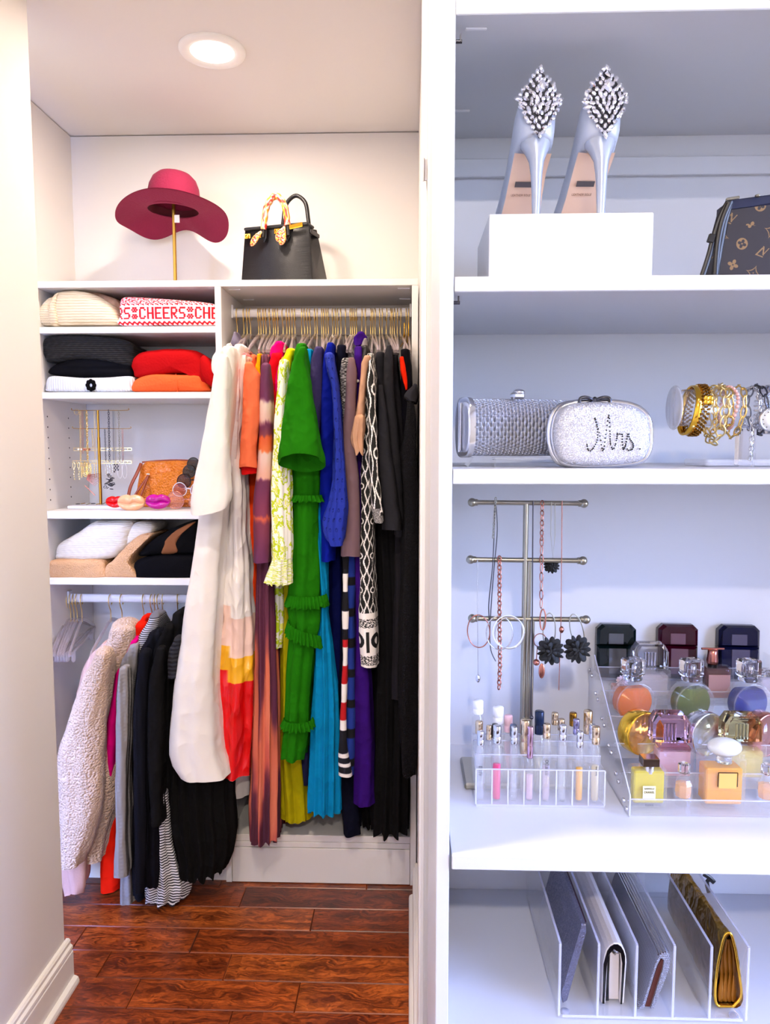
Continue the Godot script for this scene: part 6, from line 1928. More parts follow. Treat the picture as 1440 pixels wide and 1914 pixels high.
	part("case", B.new().lathe(wc, [[0.0, -0.006], [0.0165, -0.006], [0.0175, 0.0], [0.0165, 0.0025], [0.0150, 0.003], [0.0148, 0.002]], 36, wr), MATS["silver"], wt)
	var dial := part("dial", B.new().lathe(wc, [[0.0149, 0.0016], [0.0149, 0.0020], [0.0, 0.0021]], 36, wr), mt("dial_white", Color(0.9, 0.9, 0.9), 0.3), wt)
	var mk := B.new()
	for k in 12:
		var a := TAU * k / 12
		mk.box(wc + wr * Vector3(cos(a) * 0.0125, 0.0024, sin(a) * 0.0125), Vector3(0.0012, 0.0012, 0.0012))
	mk.tube([wc + wr * Vector3(0, 0.0026, 0), wc + wr * Vector3(0.005, 0.0026, -0.004)], 0.0006, 4)
	mk.tube([wc + wr * Vector3(0, 0.0026, 0), wc + wr * Vector3(-0.002, 0.0026, -0.010)], 0.0005, 4)
	part("hour_marks", mk, MATS["black_lacquer"], dial)
	settle(wt)


func build_jewellery_stand() -> void:
	var z := 1.25
	var sy := 0.982
	var nk: Material = MATS["nickel"]
	var t := thing("jewellery_stand", "brushed nickel three-bar T stand of necklaces above the perfume vials", "jewellery stand")
	var px := at(985, 1250, z).x
	part("base", B.new().box(Vector3(px, sy + 0.006, -z), Vector3(0.215, 0.011, 0.11), 0.003), nk, t)
	var ys := []
	for q in [[940, 883, 1092], [1047, 880, 1090], [1157, 883, 1096]]:
		var a := at(q[1], q[0] - 1, z)
		var b := at(q[2], q[0] + 1, z)
		part("bar", B.new().tube([a, b], 0.0042, 14).tube([a + Vector3(0.004, 0, 0), a + Vector3(0.009, 0, 0)], 0.0056, 14).tube([b - Vector3(0.004, 0, 0), b - Vector3(0.009, 0, 0)], 0.0056, 14), nk, t)
		for e in [a, b]:
			part("end_ball", B.new().ball(e, Vector3(0.0074, 0.0074, 0.0074), 18, 12), nk, t)
		ys.append(a.y)
	for q in [[-0.0058, 0], [0.0010, 1], [0.0078, 2]]:
		part("pole", B.new().tube([Vector3(px + q[0], sy + 0.008, -z - 0.004 * q[1]), Vector3(px + q[0], ys[q[1]] - 0.002, -z - 0.004 * q[1] * 0.0)], 0.0044, 14), MATS["pale_gold"] if q[1] == 9 else nk, t)
	settle(t)
	var zn := z - 0.007
	solo("necklace", B.new().tube(ats([[893, 1046], [893, 1180], [894, 1262]], zn), 0.0005, 5).ball(at(894, 1268, zn), Vector3(0.004, 0.007, 0.004), 12, 8), MATS["silver"], "fine silver necklace with teardrop pendant at the left of the stand", "necklace")
	solo("necklace", B.new().tube(smooth_path(ats([[927, 935], [930, 990], [925, 1050], [920, 1110], [916, 1180], [918, 1215], [927, 1236]], zn), 30), 0.0009, 5).tube(smooth_path(ats([[926, 935], [924, 1000], [921, 1060], [914, 1130], [916, 1165]], zn - 0.002), 24), 0.0009, 5), MATS["steel"], "long grey snake cord looped over the top bar at left", "necklace")
	solo("necklace", chain(B.new(), ats([[927, 930], [925, 960], [922, 1006]], zn - 0.006), 0.0034, 0.0007), MATS["nickel"], "short silver chain end over the top bar at left", "necklace")
	solo("necklace", chain(B.new(), ats([[934, 1040], [934, 1160], [935, 1240], [933, 1288]], zn - 0.010), 0.0062, 0.0013, 1.2), MATS["rose_gold"], "thick rose gold chain hanging from the middle bar", "necklace")
	solo("necklace", B.new().tube(smooth_path(ats([[997, 937], [996, 1060], [995, 1200], [993, 1320], [994, 1338]], zn), 24), 0.0011, 6).ball(at(994, 1341, zn), Vector3(0.0036, 0.0036, 0.0036), 10, 8), MATS["steel"], "dark snake chain with tiny ball running beside the pole", "necklace")
	solo("necklace", chain(B.new(), ats([[1014, 936], [1013, 1010]], zn - 0.004), 0.0056, 0.0010, 1.4), MATS["rose_gold"], "upper twisted rose gold chain right of the pole on the top bar", "necklace")
	var clip := chain(B.new(), ats([[1013, 1004], [1012, 1136]], zn - 0.006), 0.0060, 0.0009, 2.3)
	clip.ring(at(1015, 1158, zn - 0.010), 0.0046, 0.0175, 0.0013, Basis.IDENTITY, 26, 6)
	clip.ring(at(1010, 1197, zn - 0.010), 0.0105, 0.0115, 0.0008, Basis.IDENTITY, 26, 5)
	clip.tube(ats([[1005, 1207], [1003, 1232]], zn - 0.010), 0.0008, 5)
	clip.ball(at(1003, 1238, zn - 0.010), Vector3(0.0056, 0.0056, 0.0056), 14, 10)
	clip.ball(at(1013, 1254, zn - 0.010), Vector3(0.0054, 0.013, 0.0016), 14, 10)
	solo("necklace", clip, MATS["rose_gold"], "paperclip-link necklace with ball and oval coin charms", "necklace")
	var pt := thing("necklace", "fine necklace with a black fabric flower behind the middle bar", "necklace")
	part("chain", B.new().tube(ats([[1031, 938], [1030, 1000], [1034, 1042], [1038, 1000], [1038, 940]], zn), 0.0006, 5), MATS["nickel"], pt)
	part("flower", flower(at(1031, 1057, z + 0.008), 0.0135, 0.6), mt("black_petal", Color(0.012, 0.012, 0.02), 0.7), pt)
	settle(pt)
	solo("necklace", B.new().tube(ats([[1051, 936], [1050, 1060], [1049, 1160], [1045, 1290]], zn), 0.0007, 5).ball(at(1050, 1177, zn - 0.004), Vector3(0.0044, 0.0062, 0.004), 7, 5), MATS["rose_gold"], "long fine necklace with a small rose crystal, farthest right", "necklace")
	# hoops
	for q in [[895, 1180, 21, 31, "rose_gold", "thin rose gold hoop at the left end of the lowest bar"], [934, 1183, 25, 32, "silver", "silver hoop overlapping the thick rose gold chain"], [950, 1181, 29, 31, "white_metal", "broad white-silver hoop closest to the pole"], [953, 1183, 28, 30, "silver", "second silver hoop nested inside the broad one"]]:
		solo("hoop_earring", B.new().ring(at(q[0], q[1], zn - 0.012), q[2] * z / F, q[3] * z / F, 0.0010, Basis.from_euler(Vector3(0, 0.1, 0.1)), 40, 6), MATS[q[4]], q[5], "earring")
	for q in [[1027, 1165, 1029, 1216, 0.0, "black flower hoop earring beside the coin charm"], [1079, 1165, 1079, 1213, 0.3, "black flower hoop earring at the right end of the lowest bar"]]:
		var et := thing("flower_earring", q[5], "earring")
		part("hoop", B.new().ring(at(q[0], q[1] + 14, zn - 0.006), 0.0115, 0.030, 0.0010, Basis.from_euler(Vector3(0, 0.3, q[4])), 32, 6), MATS["nickel"], et)
		part("flower", flower(at(q[2], q[3], zn - 0.016), 0.0225, 1.0), MATS["black_petal"], et)
		settle(et)


func flower(c: Vector3, r: float, squash: float) -> B:
	# ruffled petals in three whorls
	var b := B.new()
	for w in 3:
		var n: int = [13, 9, 6][w]
		var rr: float = r * [1.0, 0.72, 0.42][w]
		for k in n:
			var a := TAU * (k + 0.37 * w) / n
			var dir := Vector3(cos(a), sin(a) * (0.7 + 0.3 * squash), 0)
			dir *= 0.92 + 0.16 * absf(sin(k * 2.7 + w))
			var pc := c + dir * rr * 0.62 + Vector3(0, 0, 0.002 + 0.004 * w)
			var nrm := (Vector3(0, 0, 1) + dir * (0.5 - 0.3 * w)).normalized()
			var sd := nrm.cross(dir).normalized()
			b.ball(pc, Vector3(rr * 0.44, rr * (0.24 + 0.08 * sin(k * 4.1)), 0.0014), 10, 6, Basis(dir.normalized(), sd, nrm).rotated(dir.normalized(), 0.5 * sin(k * 3.3 + w)))
	b.ball(c + Vector3(0, 0, 0.006), Vector3(r * 0.26, r * 0.26, r * 0.2), 9, 6)
	return b


func words(s: String, size: float, xf: Transform3D, m: Material, parent: Node3D) -> void:
	var tm := TextMesh.new()
	var f := SystemFont.new()
	f.font_names = PackedStringArray(["Droid Sans"])
	tm.font = f
	tm.text = s
	tm.font_size = 32
	tm.pixel_size = size / 24.0
	tm.depth = 0.0004
	tm.curve_step = 4.0
	var o := MeshInstance3D.new()
	o.name = "lettering"
	o.mesh = tm
	o.material_override = m
	o.transform = xf
	parent.add_child(o, true)


func build_vials() -> void:
	var sy := 0.982
	# stepped clear box with eight columns of three cells
	var t := thing("vial_rack", "clear acrylic rack of slim scent vials in front of the nickel stand", "rack")
	var zf := 1.142
	var xl := at(890, 1460, zf).x
	var xr := at(1131, 1460, zf).x
	var ac: Material = MATS["acrylic"]
	var hs := [0.056, 0.068, 0.080]
	var dz := 0.028
	part("floor_plate", B.new().box(Vector3((xl + xr) / 2, sy + 0.002, -zf - 0.042), Vector3(xr - xl, 0.004, 0.088), 0.0006), MATS["acrylic_edge"], t)
	for r in 4:
		var h: float = hs[mini(r, 2)]
		part("divider_panel", B.new().box(Vector3((xl + xr) / 2, sy + 0.004 + h / 2, -zf - dz * r), Vector3(xr - xl, h, 0.0022), 0.0003), ac, t)
		part("top_edge", B.new().box(Vector3((xl + xr) / 2, sy + 0.0045 + h, -zf - dz * r), Vector3(xr - xl, 0.0014, 0.0024)), MATS["acrylic_edge"], t)
	for k in 9:
		var x := lerpf(xl, xr, k / 8.0)
		for r in 3:
			part("cell_wall", B.new().box(Vector3(x, sy + 0.004 + hs[r] / 2, -zf - dz * (r + 0.5)), Vector3(0.0018, hs[r], dz - 0.003), 0.0003), ac, t)
		part("front_edge", B.new().box(Vector3(x, sy + 0.004 + hs[0] / 2, -zf + 0.0012), Vector3(0.0022, hs[0], 0.0012)), MATS["acrylic_edge"], t)
	settle(t)
	var silver: Material = MATS["silver"]
	var gold: Material = MATS["champagne"]
	var white_cap := mt("white_cap", Color(0.93, 0.93, 0.95), 0.4)
	var clearm: Material = MATS["vial_glass"]
	# column centre (pixels), row, top (pixels), cap height px, cap width px, cap, liquid, alpha, fill share, label
	var list := [
		[899, 0, 1366, 26, 14, silver, Color(0.86, 0.88, 0.95), 0.16, 0.55, "clear vial with black upright lettering and silver cap, front row far left", "ARTII"],
		[930, 0, 1356, 32, 16, silver, Color(0.88, 0.12, 0.42), 0.85, 0.62, "vivid pink vial with silver cap in the front row", ""],
		[962, 0, 1358, 32, 13, silver, Color(0.90, 0.91, 0.95), 0.12, 0.5, "colourless vial with silver cap between pink and blush vials", ""],
		[992, 0, 1358, 58, 12, mt("rose_cap", Color(0.75, 0.6, 0.66), 0.2, 1.0), Color(0.96, 0.80, 0.84), 0.45, 0.6, "blush vial with tall rosy metal cap, front row", ""],
		[1023, 0, 1353, 26, 14, gold, Color(0.94, 0.82, 0.84), 0.30, 0.55, "pale rose vial with pale gold cap and black sideways lettering", "BYREDO"],
		[1053, 0, 1355, 28, 14, silver, Color(0.90, 0.91, 0.92), 0.14, 0.5, "clear vial with silver cap left of the amber one", ""],
		[1085, 0, 1367, 30, 13, silver, Color(0.95, 0.68, 0.08), 0.85, 0.62, "amber yellow vial with silver cap, front row", ""],
		[1115, 0, 1358, 32, 15, gold, Color(0.90, 0.82, 0.62), 0.42, 0.62, "champagne vial with pale gold cap, front row far right", "luscious"],
		[896, 1, 1348, 22, 15, gold, Color(0.9, 0.9, 0.95), 0.10, 0.4, "clear vial with champagne cap in the second row far left", ""],
		[915, 1, 1356, 26, 11, gold, Color(0.9, 0.9, 0.9), 0.10, 0.4, "thin vial with champagne cap behind the pink vial", ""],
		[926, 1, 1353, 26, 12, MATS["black_lacquer"], Color(0.1, 0.1, 0.15), 0.2, 0.4, "vial with black cap hidden behind the pink vial", ""],
		[960, 1, 1354, 22, 13, mt("blue_cap", Color(0.45, 0.52, 0.62), 0.2, 1.0), Color(0.9, 0.92, 0.96), 0.1, 0.4, "vial with steel blue cap in the second row", ""],
		[983, 1, 1345, 66, 19, gold, Color(0.85, 0.7, 0.5), 0.5, 0.5, "thick all-gold atomiser in front of the nickel pole", ""],
		[1009, 1, 1329, 42, 18, mt("navy_cap", Color(0.06, 0.13, 0.25), 0.25, 0.4), Color(0.86, 0.84, 0.72), 0.4, 0.6, "vial with tall navy blue cap in the second row", ""],
		[1050, 1, 1344, 20, 13, gold, Color(0.9, 0.9, 0.88), 0.1, 0.4, "vial with gold cap in the second row, right of the navy one", ""],
		[1078, 1, 1344, 28, 12, mt("lilac_cap", Color(0.62, 0.60, 0.74), 0.2, 1.0), Color(0.9, 0.9, 0.95), 0.1, 0.4, "vial with lilac metal cap in the second row", ""],
		[1108, 1, 1354, 26, 13, silver, Color(0.9, 0.9, 0.92), 0.1, 0.4, "vial with silver cap in the second row far right", ""],
		[894, 2, 1309, 24, 20, white_cap, Color(0.93, 0.94, 0.97), 0.5, 0.6, "frosted white vial with white cap, back row far left", ""],
		[932, 2, 1321, 30, 21, white_cap, Color(0.93, 0.94, 0.97), 0.3, 0.6, "wide vial with white cap behind the pink vial", ""],
		[951, 2, 1337, 30, 16, mt("pink_cap", Color(0.92, 0.75, 0.77), 0.4), Color(0.95, 0.80, 0.82), 0.6, 0.8, "pastel pink tube with pink cap in the back row", ""],
		[1038, 2, 1332, 22, 13, gold, Color(0.9, 0.88, 0.84), 0.1, 0.4, "vial with dull gold cap in the back row centre", ""],
		[1072, 2, 1332, 24, 14, MATS["dark_gold"], Color(0.9, 0.88, 0.84), 0.1, 0.4, "vial with dark gold cap in the back row right", ""],
		[1100, 2, 1328, 42, 17, gold, Color(0.9, 0.88, 0.84), 0.1, 0.4, "vial with wide rose gold cap at the right of the back row", ""],
	]
	for q in list:
		var z: float = zf + dz * (q[1] + 0.5)
		var c := at(q[0], q[2], z)
		var capb := at(q[0], q[2] + q[3], z).y
		var r: float = q[4] * z / F / 2.0
		var rb := maxf(r * 1.12, 0.0062)
		var lo := sy + 0.005
		var vt := thing("scent_vial", q[9], "perfume vial")
		var col := c
		col.y = 0
		part("tube", B.new().lathe(Vector3(c.x, 0, c.z), [[0.0, lo], [rb * 0.9, lo], [rb, lo + 0.0015], [rb, capb - 0.007], [rb * 0.75, capb - 0.003], [rb * 0.7, capb + 0.002]], 18), clearm, vt)
		var ft: float = lerpf(lo, capb, q[8])
		part("liquid", B.new().lathe(Vector3(c.x, 0, c.z), [[0.0, lo + 0.002], [rb * 0.80, lo + 0.002], [rb * 0.82, lo + 0.004], [rb * 0.82, ft], [0.0, ft]], 16), clear("liquid_%s_%d" % [q[6].to_html(false), int(q[7] * 100)], q[6], q[7], 0.08), vt)
		part("cap", B.new().lathe(Vector3(c.x, 0, c.z), [[0.0, capb], [r * 0.97, capb], [r, capb + 0.001], [r, lerpf(capb, c.y, 0.36)], [r * 0.95, lerpf(capb, c.y, 0.38)], [r * 0.95, lerpf(capb, c.y, 0.41)], [r, lerpf(capb, c.y, 0.43)], [r, c.y - 0.0015], [r * 0.9, c.y], [0.0, c.y]], 20), q[5], vt)
		if q[10]:
			words(q[10], 0.0052 if q[10] != "luscious" else 0.0032, Transform3D(Basis(Vector3(0, 0, 1), PI / 2), Vector3(c.x, lerpf(lo, capb, 0.55), c.z + rb + 0.0003)), MATS["black_lacquer"], vt)
		settle(vt)


func juice(col: Color, a: float) -> StandardMaterial3D:
	return clear("juice_%s_%d" % [col.to_html(false), int(a * 100)], col, a, 0.06)


func build_perfumes() -> void:
	var sy := 0.982
	var ac: Material = MATS["acrylic"]
	var ed: Material = MATS["acrylic_edge"]
	var t := thing("perfume_riser", "clear acrylic tiered riser crowded with perfume bottles on the right", "rack")
	var xs := 0.341
	var xe := 0.66
	# each tier: z of its front lip, height of its floor
	var tz := [1.118, 1.165, 1.212, 1.259, 1.306, 1.353]
	var ty := [sy + 0.004, sy + 0.026, sy + 0.054, sy + 0.083, sy + 0.112, sy + 0.141]
	for x in [xs, xe]:
		part("side_panel", B.new().prism(PackedVector2Array([Vector2(1.114, sy), Vector2(1.382, sy), Vector2(1.382, ty[5] + 0.045), Vector2(1.35, ty[5] + 0.045), Vector2(1.114, sy + 0.035)]), Transform3D(Basis(Vector3(0, 0, -1), Vector3(0, 1, 0), Vector3(1, 0, 0)), Vector3(x, 0, 0)), 0.003, 0.0004), ac, t)
	var edge := B.new()
	edge.tube([Vector3(xs - 0.0015, sy, -1.114), Vector3(xs - 0.0015, sy + 0.035, -1.114), Vector3(xs - 0.0015, ty[5] + 0.045, -1.35)], 0.0012, 5)
	part("side_edge", edge, ed, t)
	for k in 6:
		part("tier_floor", B.new().box(Vector3((xs + xe) / 2, ty[k] - 0.0015, -tz[k] - 0.023), Vector3(xe - xs, 0.0025, 0.046), 0.0003), ac, t)
		part("front_lip", B.new().box(Vector3((xs + xe) / 2, ty[k] + 0.010, -tz[k]), Vector3(xe - xs, 0.024, 0.0022), 0.0003), ac, t)
		part("lip_edge", B.new().box(Vector3((xs + xe) / 2, ty[k] + 0.0225, -tz[k]), Vector3(xe - xs, 0.0012, 0.0024)), ed, t)
		for e in 2:
			part("screw", B.new().lathe(Vector3(xs - 0.004, ty[k] + 0.004 + e * 0.006, -tz[k] - 0.006 - e * 0.016), [[0.0, -0.0015], [0.0036, -0.0015], [0.004, 0.0], [0.0036, 0.0015], [0.0, 0.002]], 14, Basis(Vector3(0, -1, 0), Vector3(1, 0, 0), Vector3(0, 0, 1))), MATS["silver"], t)
	settle(t)
	var S := func(px: float, z: float) -> float: return px * z / F
	# top tier: three eight-sided dark bottles
	var z := 1.372
	for q in [[1151, 1168, 72, 104, Color(0.015, 0.06, 0.065), Color(0.012, 0.03, 0.035), "dark green eight-sided perfume bottle on the top tier"], [1266, 1168, 72, 104, Color(0.17, 0.005, 0.06), Color(0.07, 0.005, 0.03), "burgundy eight-sided perfume bottle on the top tier"], [1380, 1170, 74, 106, Color(0.03, 0.04, 0.16), Color(0.015, 0.02, 0.07), "navy blue eight-sided perfume bottle on the top tier"]]:
		var c := at(q[0] + 0.0, q[1] + q[3], z - 0.012)
		c.y = ty[5]
		var top := at(q[0], q[1], z - 0.012).y
		var w: float = S.call(q[2], z)
		var h: float = top - c.y
		var bt := thing("perfume_bottle", q[6], "perfume bottle")
		var gm := mt("dark_glass_" + q[4].to_html(false), q[4], 0.05, 0.0, "", 1.0, 0.0, {"metallic_specular": 0.4})
		var xf := Transform3D(Basis.from_euler(Vector3(-0.05, -0.06, 0)), c + Vector3(0, 0, 0.005))
		var bh := h * 0.60
		part("body", B.new().prism(PackedVector2Array([Vector2(-w / 2 + 0.010, 0), Vector2(w / 2 - 0.010, 0), Vector2(w / 2, 0.010), Vector2(w / 2, bh), Vector2(-w / 2, bh), Vector2(-w / 2, 0.010)]), xf, 0.026, 0.006), gm, bt)
		part("cap", B.new().prism(PackedVector2Array([Vector2(-w / 2, bh + 0.001), Vector2(w / 2, bh + 0.001), Vector2(w / 2, h - 0.009), Vector2(w / 2 - 0.009, h), Vector2(-w / 2 + 0.009, h), Vector2(-w / 2, h - 0.009)]), xf, 0.026, 0.006), gm, bt)
		var pm := mt("window_" + q[4].to_html(false), q[4].lerp(Color(0.62, 0.56, 0.58), 0.42), 0.12)
		part("front_window", B.new().box(xf * Vector3(0.0015, bh * 0.55, 0.0008), Vector3(w * 0.44, bh * 0.78, 0.0016), 0.0006, xf.basis), pm, bt)
		part("cap_window", B.new().box(xf * Vector3(-0.0015, bh + (h - bh) * 0.36, 0.0008), Vector3(w * 0.38, (h - bh) * 0.50, 0.0016), 0.0006, xf.basis), pm, bt)
		settle(bt)
	# generic square bottle: glass, liquid, cap
	var square := func(x0: float, x1: float, y0: float, y1: float, zz: float, tier: int, dep: float, label: String, liq: Color, la: float, fill: float, gk: String) -> Node3D:
		var a := at(x0, y1, zz)
		var b := at(x1, y0, zz)
		var bt := thing("perfume_bottle", label, "perfume bottle")
		var base: float = ty[tier]
		var c := Vector3((a.x + b.x) / 2, (base + b.y) / 2, -zz - dep / 2)
		var sz := Vector3(b.x - a.x, b.y - base, dep)
		part("glass", B.new().box(c, sz, 0.0028), MATS[gk], bt)
		var lh: float = sz.y * fill
		part("liquid", B.new().box(Vector3(c.x, base + 0.006 + lh / 2, c.z), Vector3(sz.x - 0.008, lh, dep - 0.008), 0.002), juice(liq, la), bt)
		return bt
	# fifth tier
	var bt: Node3D = square.call(1191, 1256, 1252, 1322, 1.322, 4, 0.032, "clear square perfume bottle with big faceted crystal cap on the fifth tier", Color(0.90, 0.84, 0.87), 0.25, 0.7, "vial_glass")
	var capf := func(x0: float, x1: float, y0: float, y1: float, zz: float, dep: float, m: Material, parent: Node3D) -> void:
		var a := at(x0, y1, zz)
		var b := at(x1, y0, zz)
		var w := b.x - a.x
		var h := b.y - a.y
		part("cap", B.new().prism(PackedVector2Array([Vector2(-w / 2, 0), Vector2(w / 2, 0), Vector2(w / 2, h * 0.72), Vector2(w / 2 - w * 0.14, h), Vector2(-w / 2 + w * 0.14, h), Vector2(-w / 2, h * 0.72)]), Transform3D(Basis.IDENTITY, Vector3((a.x + b.x) / 2, a.y, -zz)), dep, 0.004), m, parent)
		var st := B.new()
		for k in 4:
			st.tube([Vector3(lerpf(a.x, b.x, 0.36 + k * 0.09), a.y + h * 0.05, -zz - dep * 0.5), Vector3(lerpf(a.x, b.x, 0.36 + k * 0.09), a.y + h * 0.65, -zz - dep * 0.5)], w * 0.045, 8)
		part("cap_core", st, MATS["silver"], parent)
	capf.call(1187, 1253, 1206, 1252, 1.322, 0.032, MATS["crystal"], bt)
	settle(bt)
	bt = square.call(1318, 1374, 1250, 1316, 1.322, 4, 0.030, "wine red square perfume bottle with T-shaped copper cap", Color(0.34, 0.05, 0.08), 0.80, 0.86, "vial_glass")
	var rc := at(1332, 1240, 1.337)
	part("neck", B.new().lathe(Vector3(rc.x, rc.y - 0.012, rc.z), [[0.009, 0.0], [0.008, 0.012]], 16), MATS["dark_metal"], bt)
	part("cap", B.new().lathe(Vector3(rc.x, rc.y, rc.z), [[0.0, 0.0], [0.0095, 0.0], [0.0105, 0.006], [0.0088, 0.018], [0.0085, 0.026], [0.0, 0.026]], 20).tube([Vector3(rc.x - 0.020, rc.y + 0.027, rc.z), Vector3(rc.x + 0.020, rc.y + 0.027, rc.z)], 0.0020, 10), MATS["rose_gold"], bt)
	var lp := at(1345, 1283, 1.321)
	part("front_window", B.new().box(lp, Vector3(0.038, 0.042, 0.0012), 0.0004), mt("wine_window", Color(0.70, 0.55, 0.56), 0.15), bt)
	settle(bt)
	bt = square.call(1143, 1176, 1284, 1312, 1.322, 4, 0.026, "small blush bottle with flower stopper, half hidden by the amber one", Color(0.93, 0.72, 0.68), 0.6, 0.8, "vial_glass")
	part("stopper", flower(at(1163, 1273, 1.33), 0.011, 1.0), mt("pale_petal", Color(0.93, 0.82, 0.83), 0.4), bt)
	settle(bt)
	bt = square.call(1420, 1470, 1268, 1316, 1.322, 4, 0.028, "clear bottle with square glass cap at the right edge of the fifth tier", Color(0.85, 0.78, 0.86), 0.3, 0.8, "vial_glass")
	capf.call(1424, 1462, 1254, 1268, 1.322, 0.022, MATS["crystal"], bt)
	settle(bt)
	# fourth tier: three round flat bottles with square crystal caps
	z = 1.275
	for q in [[1190, Color(0.78, 0.38, 0.0), "amber round flat perfume bottle with square crystal cap, fourth tier"], [1300, Color(0.33, 0.36, 0.0), "olive green round flat perfume bottle with square crystal cap, fourth tier"], [1408, Color(0.09, 0.13, 0.46), "indigo blue round flat perfume bottle with square crystal cap, fourth tier"]]:
		var r: float = S.call(42, z)
		var c := at(q[0], 1322, z)
		c.y = ty[3] + r * 1.02
		bt = thing("perfume_bottle", q[2], "perfume bottle")
		var prof := PackedVector2Array()
		var inner := PackedVector2Array()
		for k in 40:
			var a := TAU * k / 40 + PI / 2
			var rr := r * (1.0 + 0.10 * exp(-pow(wrapf(a - PI / 2, -PI, PI) / 0.35, 2.0)))
			prof.append(Vector2(cos(a) * rr, sin(a) * rr))
			var yy := minf(sin(a) * r * 0.86, r * 0.66)
			inner.append(Vector2(cos(a) * r * 0.86, yy))
		part("glass", B.new().prism(prof, Transform3D(Basis.from_euler(Vector3(0, 0.20, 0)), c), 0.030, 0.004, true), MATS["vial_glass"], bt)
		part("liquid", B.new().prism(inner, Transform3D(Basis.from_euler(Vector3(0, 0.20, 0)), c + Vector3(-0.0008, 0, -0.004)), 0.022, 0.003), juice(q[1], 0.84), bt)
		part("gilded_edge", B.new().ring(c + Vector3(0.0, 0, 0.0006), r * 0.93, r * 0.93, 0.0012, Basis.from_euler(Vector3(0, 0.20, 0)), 40, 5), MATS["vial_glass"], bt)
		part("neck", B.new().lathe(c + Vector3(-0.003, r * 1.0, -0.015), [[0.015, 0.0], [0.017, 0.003], [0.015, 0.006], [0.012, 0.008]], 18), MATS["crystal"], bt)
		part("cap", B.new().box(c + Vector3(-0.003, r * 1.0 + 0.023, -0.015), Vector3(0.036, 0.030, 0.026), 0.003, Basis.from_euler(Vector3(0, 0.25, 0))), MATS["crystal"], bt)
		part("sprayer", B.new().lathe(c + Vector3(-0.003, r * 1.0 + 0.010, -0.015), [[0.0, 0.0], [0.006, 0.0], [0.006, 0.016], [0.004, 0.020], [0.0, 0.020]], 14), MATS["silver"], bt)
		settle(bt)
	# third tier: coin-shaped bottles lying on edge
	z = 1.228
	for q in [[1196, 1370, 42, "bright_gold", Color(0.86, 0.62, 0.05), "disc-shaped perfume bottle with gold rim and half-mirrored face, third tier left"], [1314, 1370, 42, "silver", Color(0.88, 0.60, 0.22), "disc-shaped perfume bottle with silver rim and half-mirrored face, third tier middle"], [1424, 1370, 42, "rose_gold", Color(0.80, 0.50, 0.30), "disc-shaped perfume bottle with copper rim, third tier right edge"]]:
		var r: float = S.call(q[2], z)
		var c := at(q[0], q[1], z)
		c.y = ty[2] + r
		var rot := Basis.from_euler(Vector3(PI / 2, 0, 0)).rotated(Vector3(0, 1, 0), 0.45)
		bt = thing("perfume_bottle", q[5], "perfume bottle")
		part("rim", B.new().lathe(c, [[r * 0.90, 0.012], [r * 0.96, 0.014], [r, 0.011], [r, -0.011], [r * 0.95, -0.014], [r * 0.90, -0.013]], 44, rot), MATS[q[3]], bt)
		part("glass", B.new().lathe(c, [[0.0, 0.0125], [r * 0.90, 0.0125], [r * 0.90, -0.0125], [0.0, -0.0125]], 40, rot), MATS["vial_glass"], bt)
		var half := PackedVector2Array()
		var mir := PackedVector2Array()
		for k in 21:
			var a := PI + PI * k / 20.0 + 0.35
			half.append(Vector2(cos(a), sin(a)) * r * 0.87)
			mir.append(Vector2(cos(a + PI), sin(a + PI)) * r * 0.87)
		var xf := Transform3D(Basis.from_euler(Vector3(0, 0.45, 0)), c) * Transform3D(Basis.IDENTITY, Vector3(0, 0, 0.010))
		part("liquid", B.new().prism(half, xf, 0.020, 0.001), juice(q[4], 0.75), bt)
		part("mirror_face", B.new().prism(mir, xf, 0.020, 0.001), mt("mirror_" + q[3], MATS[q[3]].albedo_color.lerp(Color.WHITE, 0.5), 0.05, 1.0), bt)
		settle(bt)
	# second tier
	bt = square.call(1226, 1300, 1400, 1470, 1.182, 1, 0.034, "pink-tinted square perfume bottle with ribbed pink crystal cap, second tier", Color(0.93, 0.70, 0.78), 0.38, 0.8, "vial_glass")
	capf.call(1222, 1294, 1339, 1390, 1.180, 0.034, MATS["pink_crystal"], bt)
	part("collar", B.new().box(at(1258, 1395, 1.197), Vector3(0.052, 0.008, 0.028), 0.002), MATS["pink_crystal"], bt)
	settle(bt)
	bt = square.call(1362, 1436, 1392, 1470, 1.182, 1, 0.034, "yellow-tinted square perfume bottle with faceted crystal cap, second tier", Color(0.88, 0.78, 0.36), 0.42, 0.7, "vial_glass")
	capf.call(1357, 1430, 1341, 1388, 1.180, 0.034, MATS["yellow_crystal"], bt)
	settle(bt)
	# first tier
	bt = square.call(1181, 1250, 1440, 1513, 1.134, 0, 0.028, "square bottle of lemon yellow perfume with white label and metal cap, front tier", Color(0.82, 0.74, 0.06), 0.68, 0.84, "vial_glass")
	var cc := at(1214, 1427, 1.146)
	part("neck", B.new().lathe(cc + Vector3(0, -0.010, 0), [[0.0085, -0.004], [0.0085, 0.008]], 18), MATS["silver"], bt)
	part("cap", B.new().box(cc + Vector3(0.0, 0.005, 0), Vector3(0.026, 0.013, 0.022), 0.001), mt("bronze_cap", Color(0.50, 0.42, 0.36), 0.2, 1.0), bt)
	var l2 := at(1214, 1481, 1.1335)
	part("paper_label", B.new().box(l2, Vector3(0.0195, 0.020, 0.0006)), mt("label_paper", Color(0.91, 0.88, 0.70), 0.6), bt)
	words("CHANEL", 0.0034, Transform3D(Basis.IDENTITY, l2 + Vector3(0, 0.0002, 0.0008)), MATS["black_lacquer"], bt)
	words("GABRIELLE", 0.0024, Transform3D(Basis.IDENTITY, l2 + Vector3(0, 0.006, 0.0008)), MATS["black_lacquer"], bt)
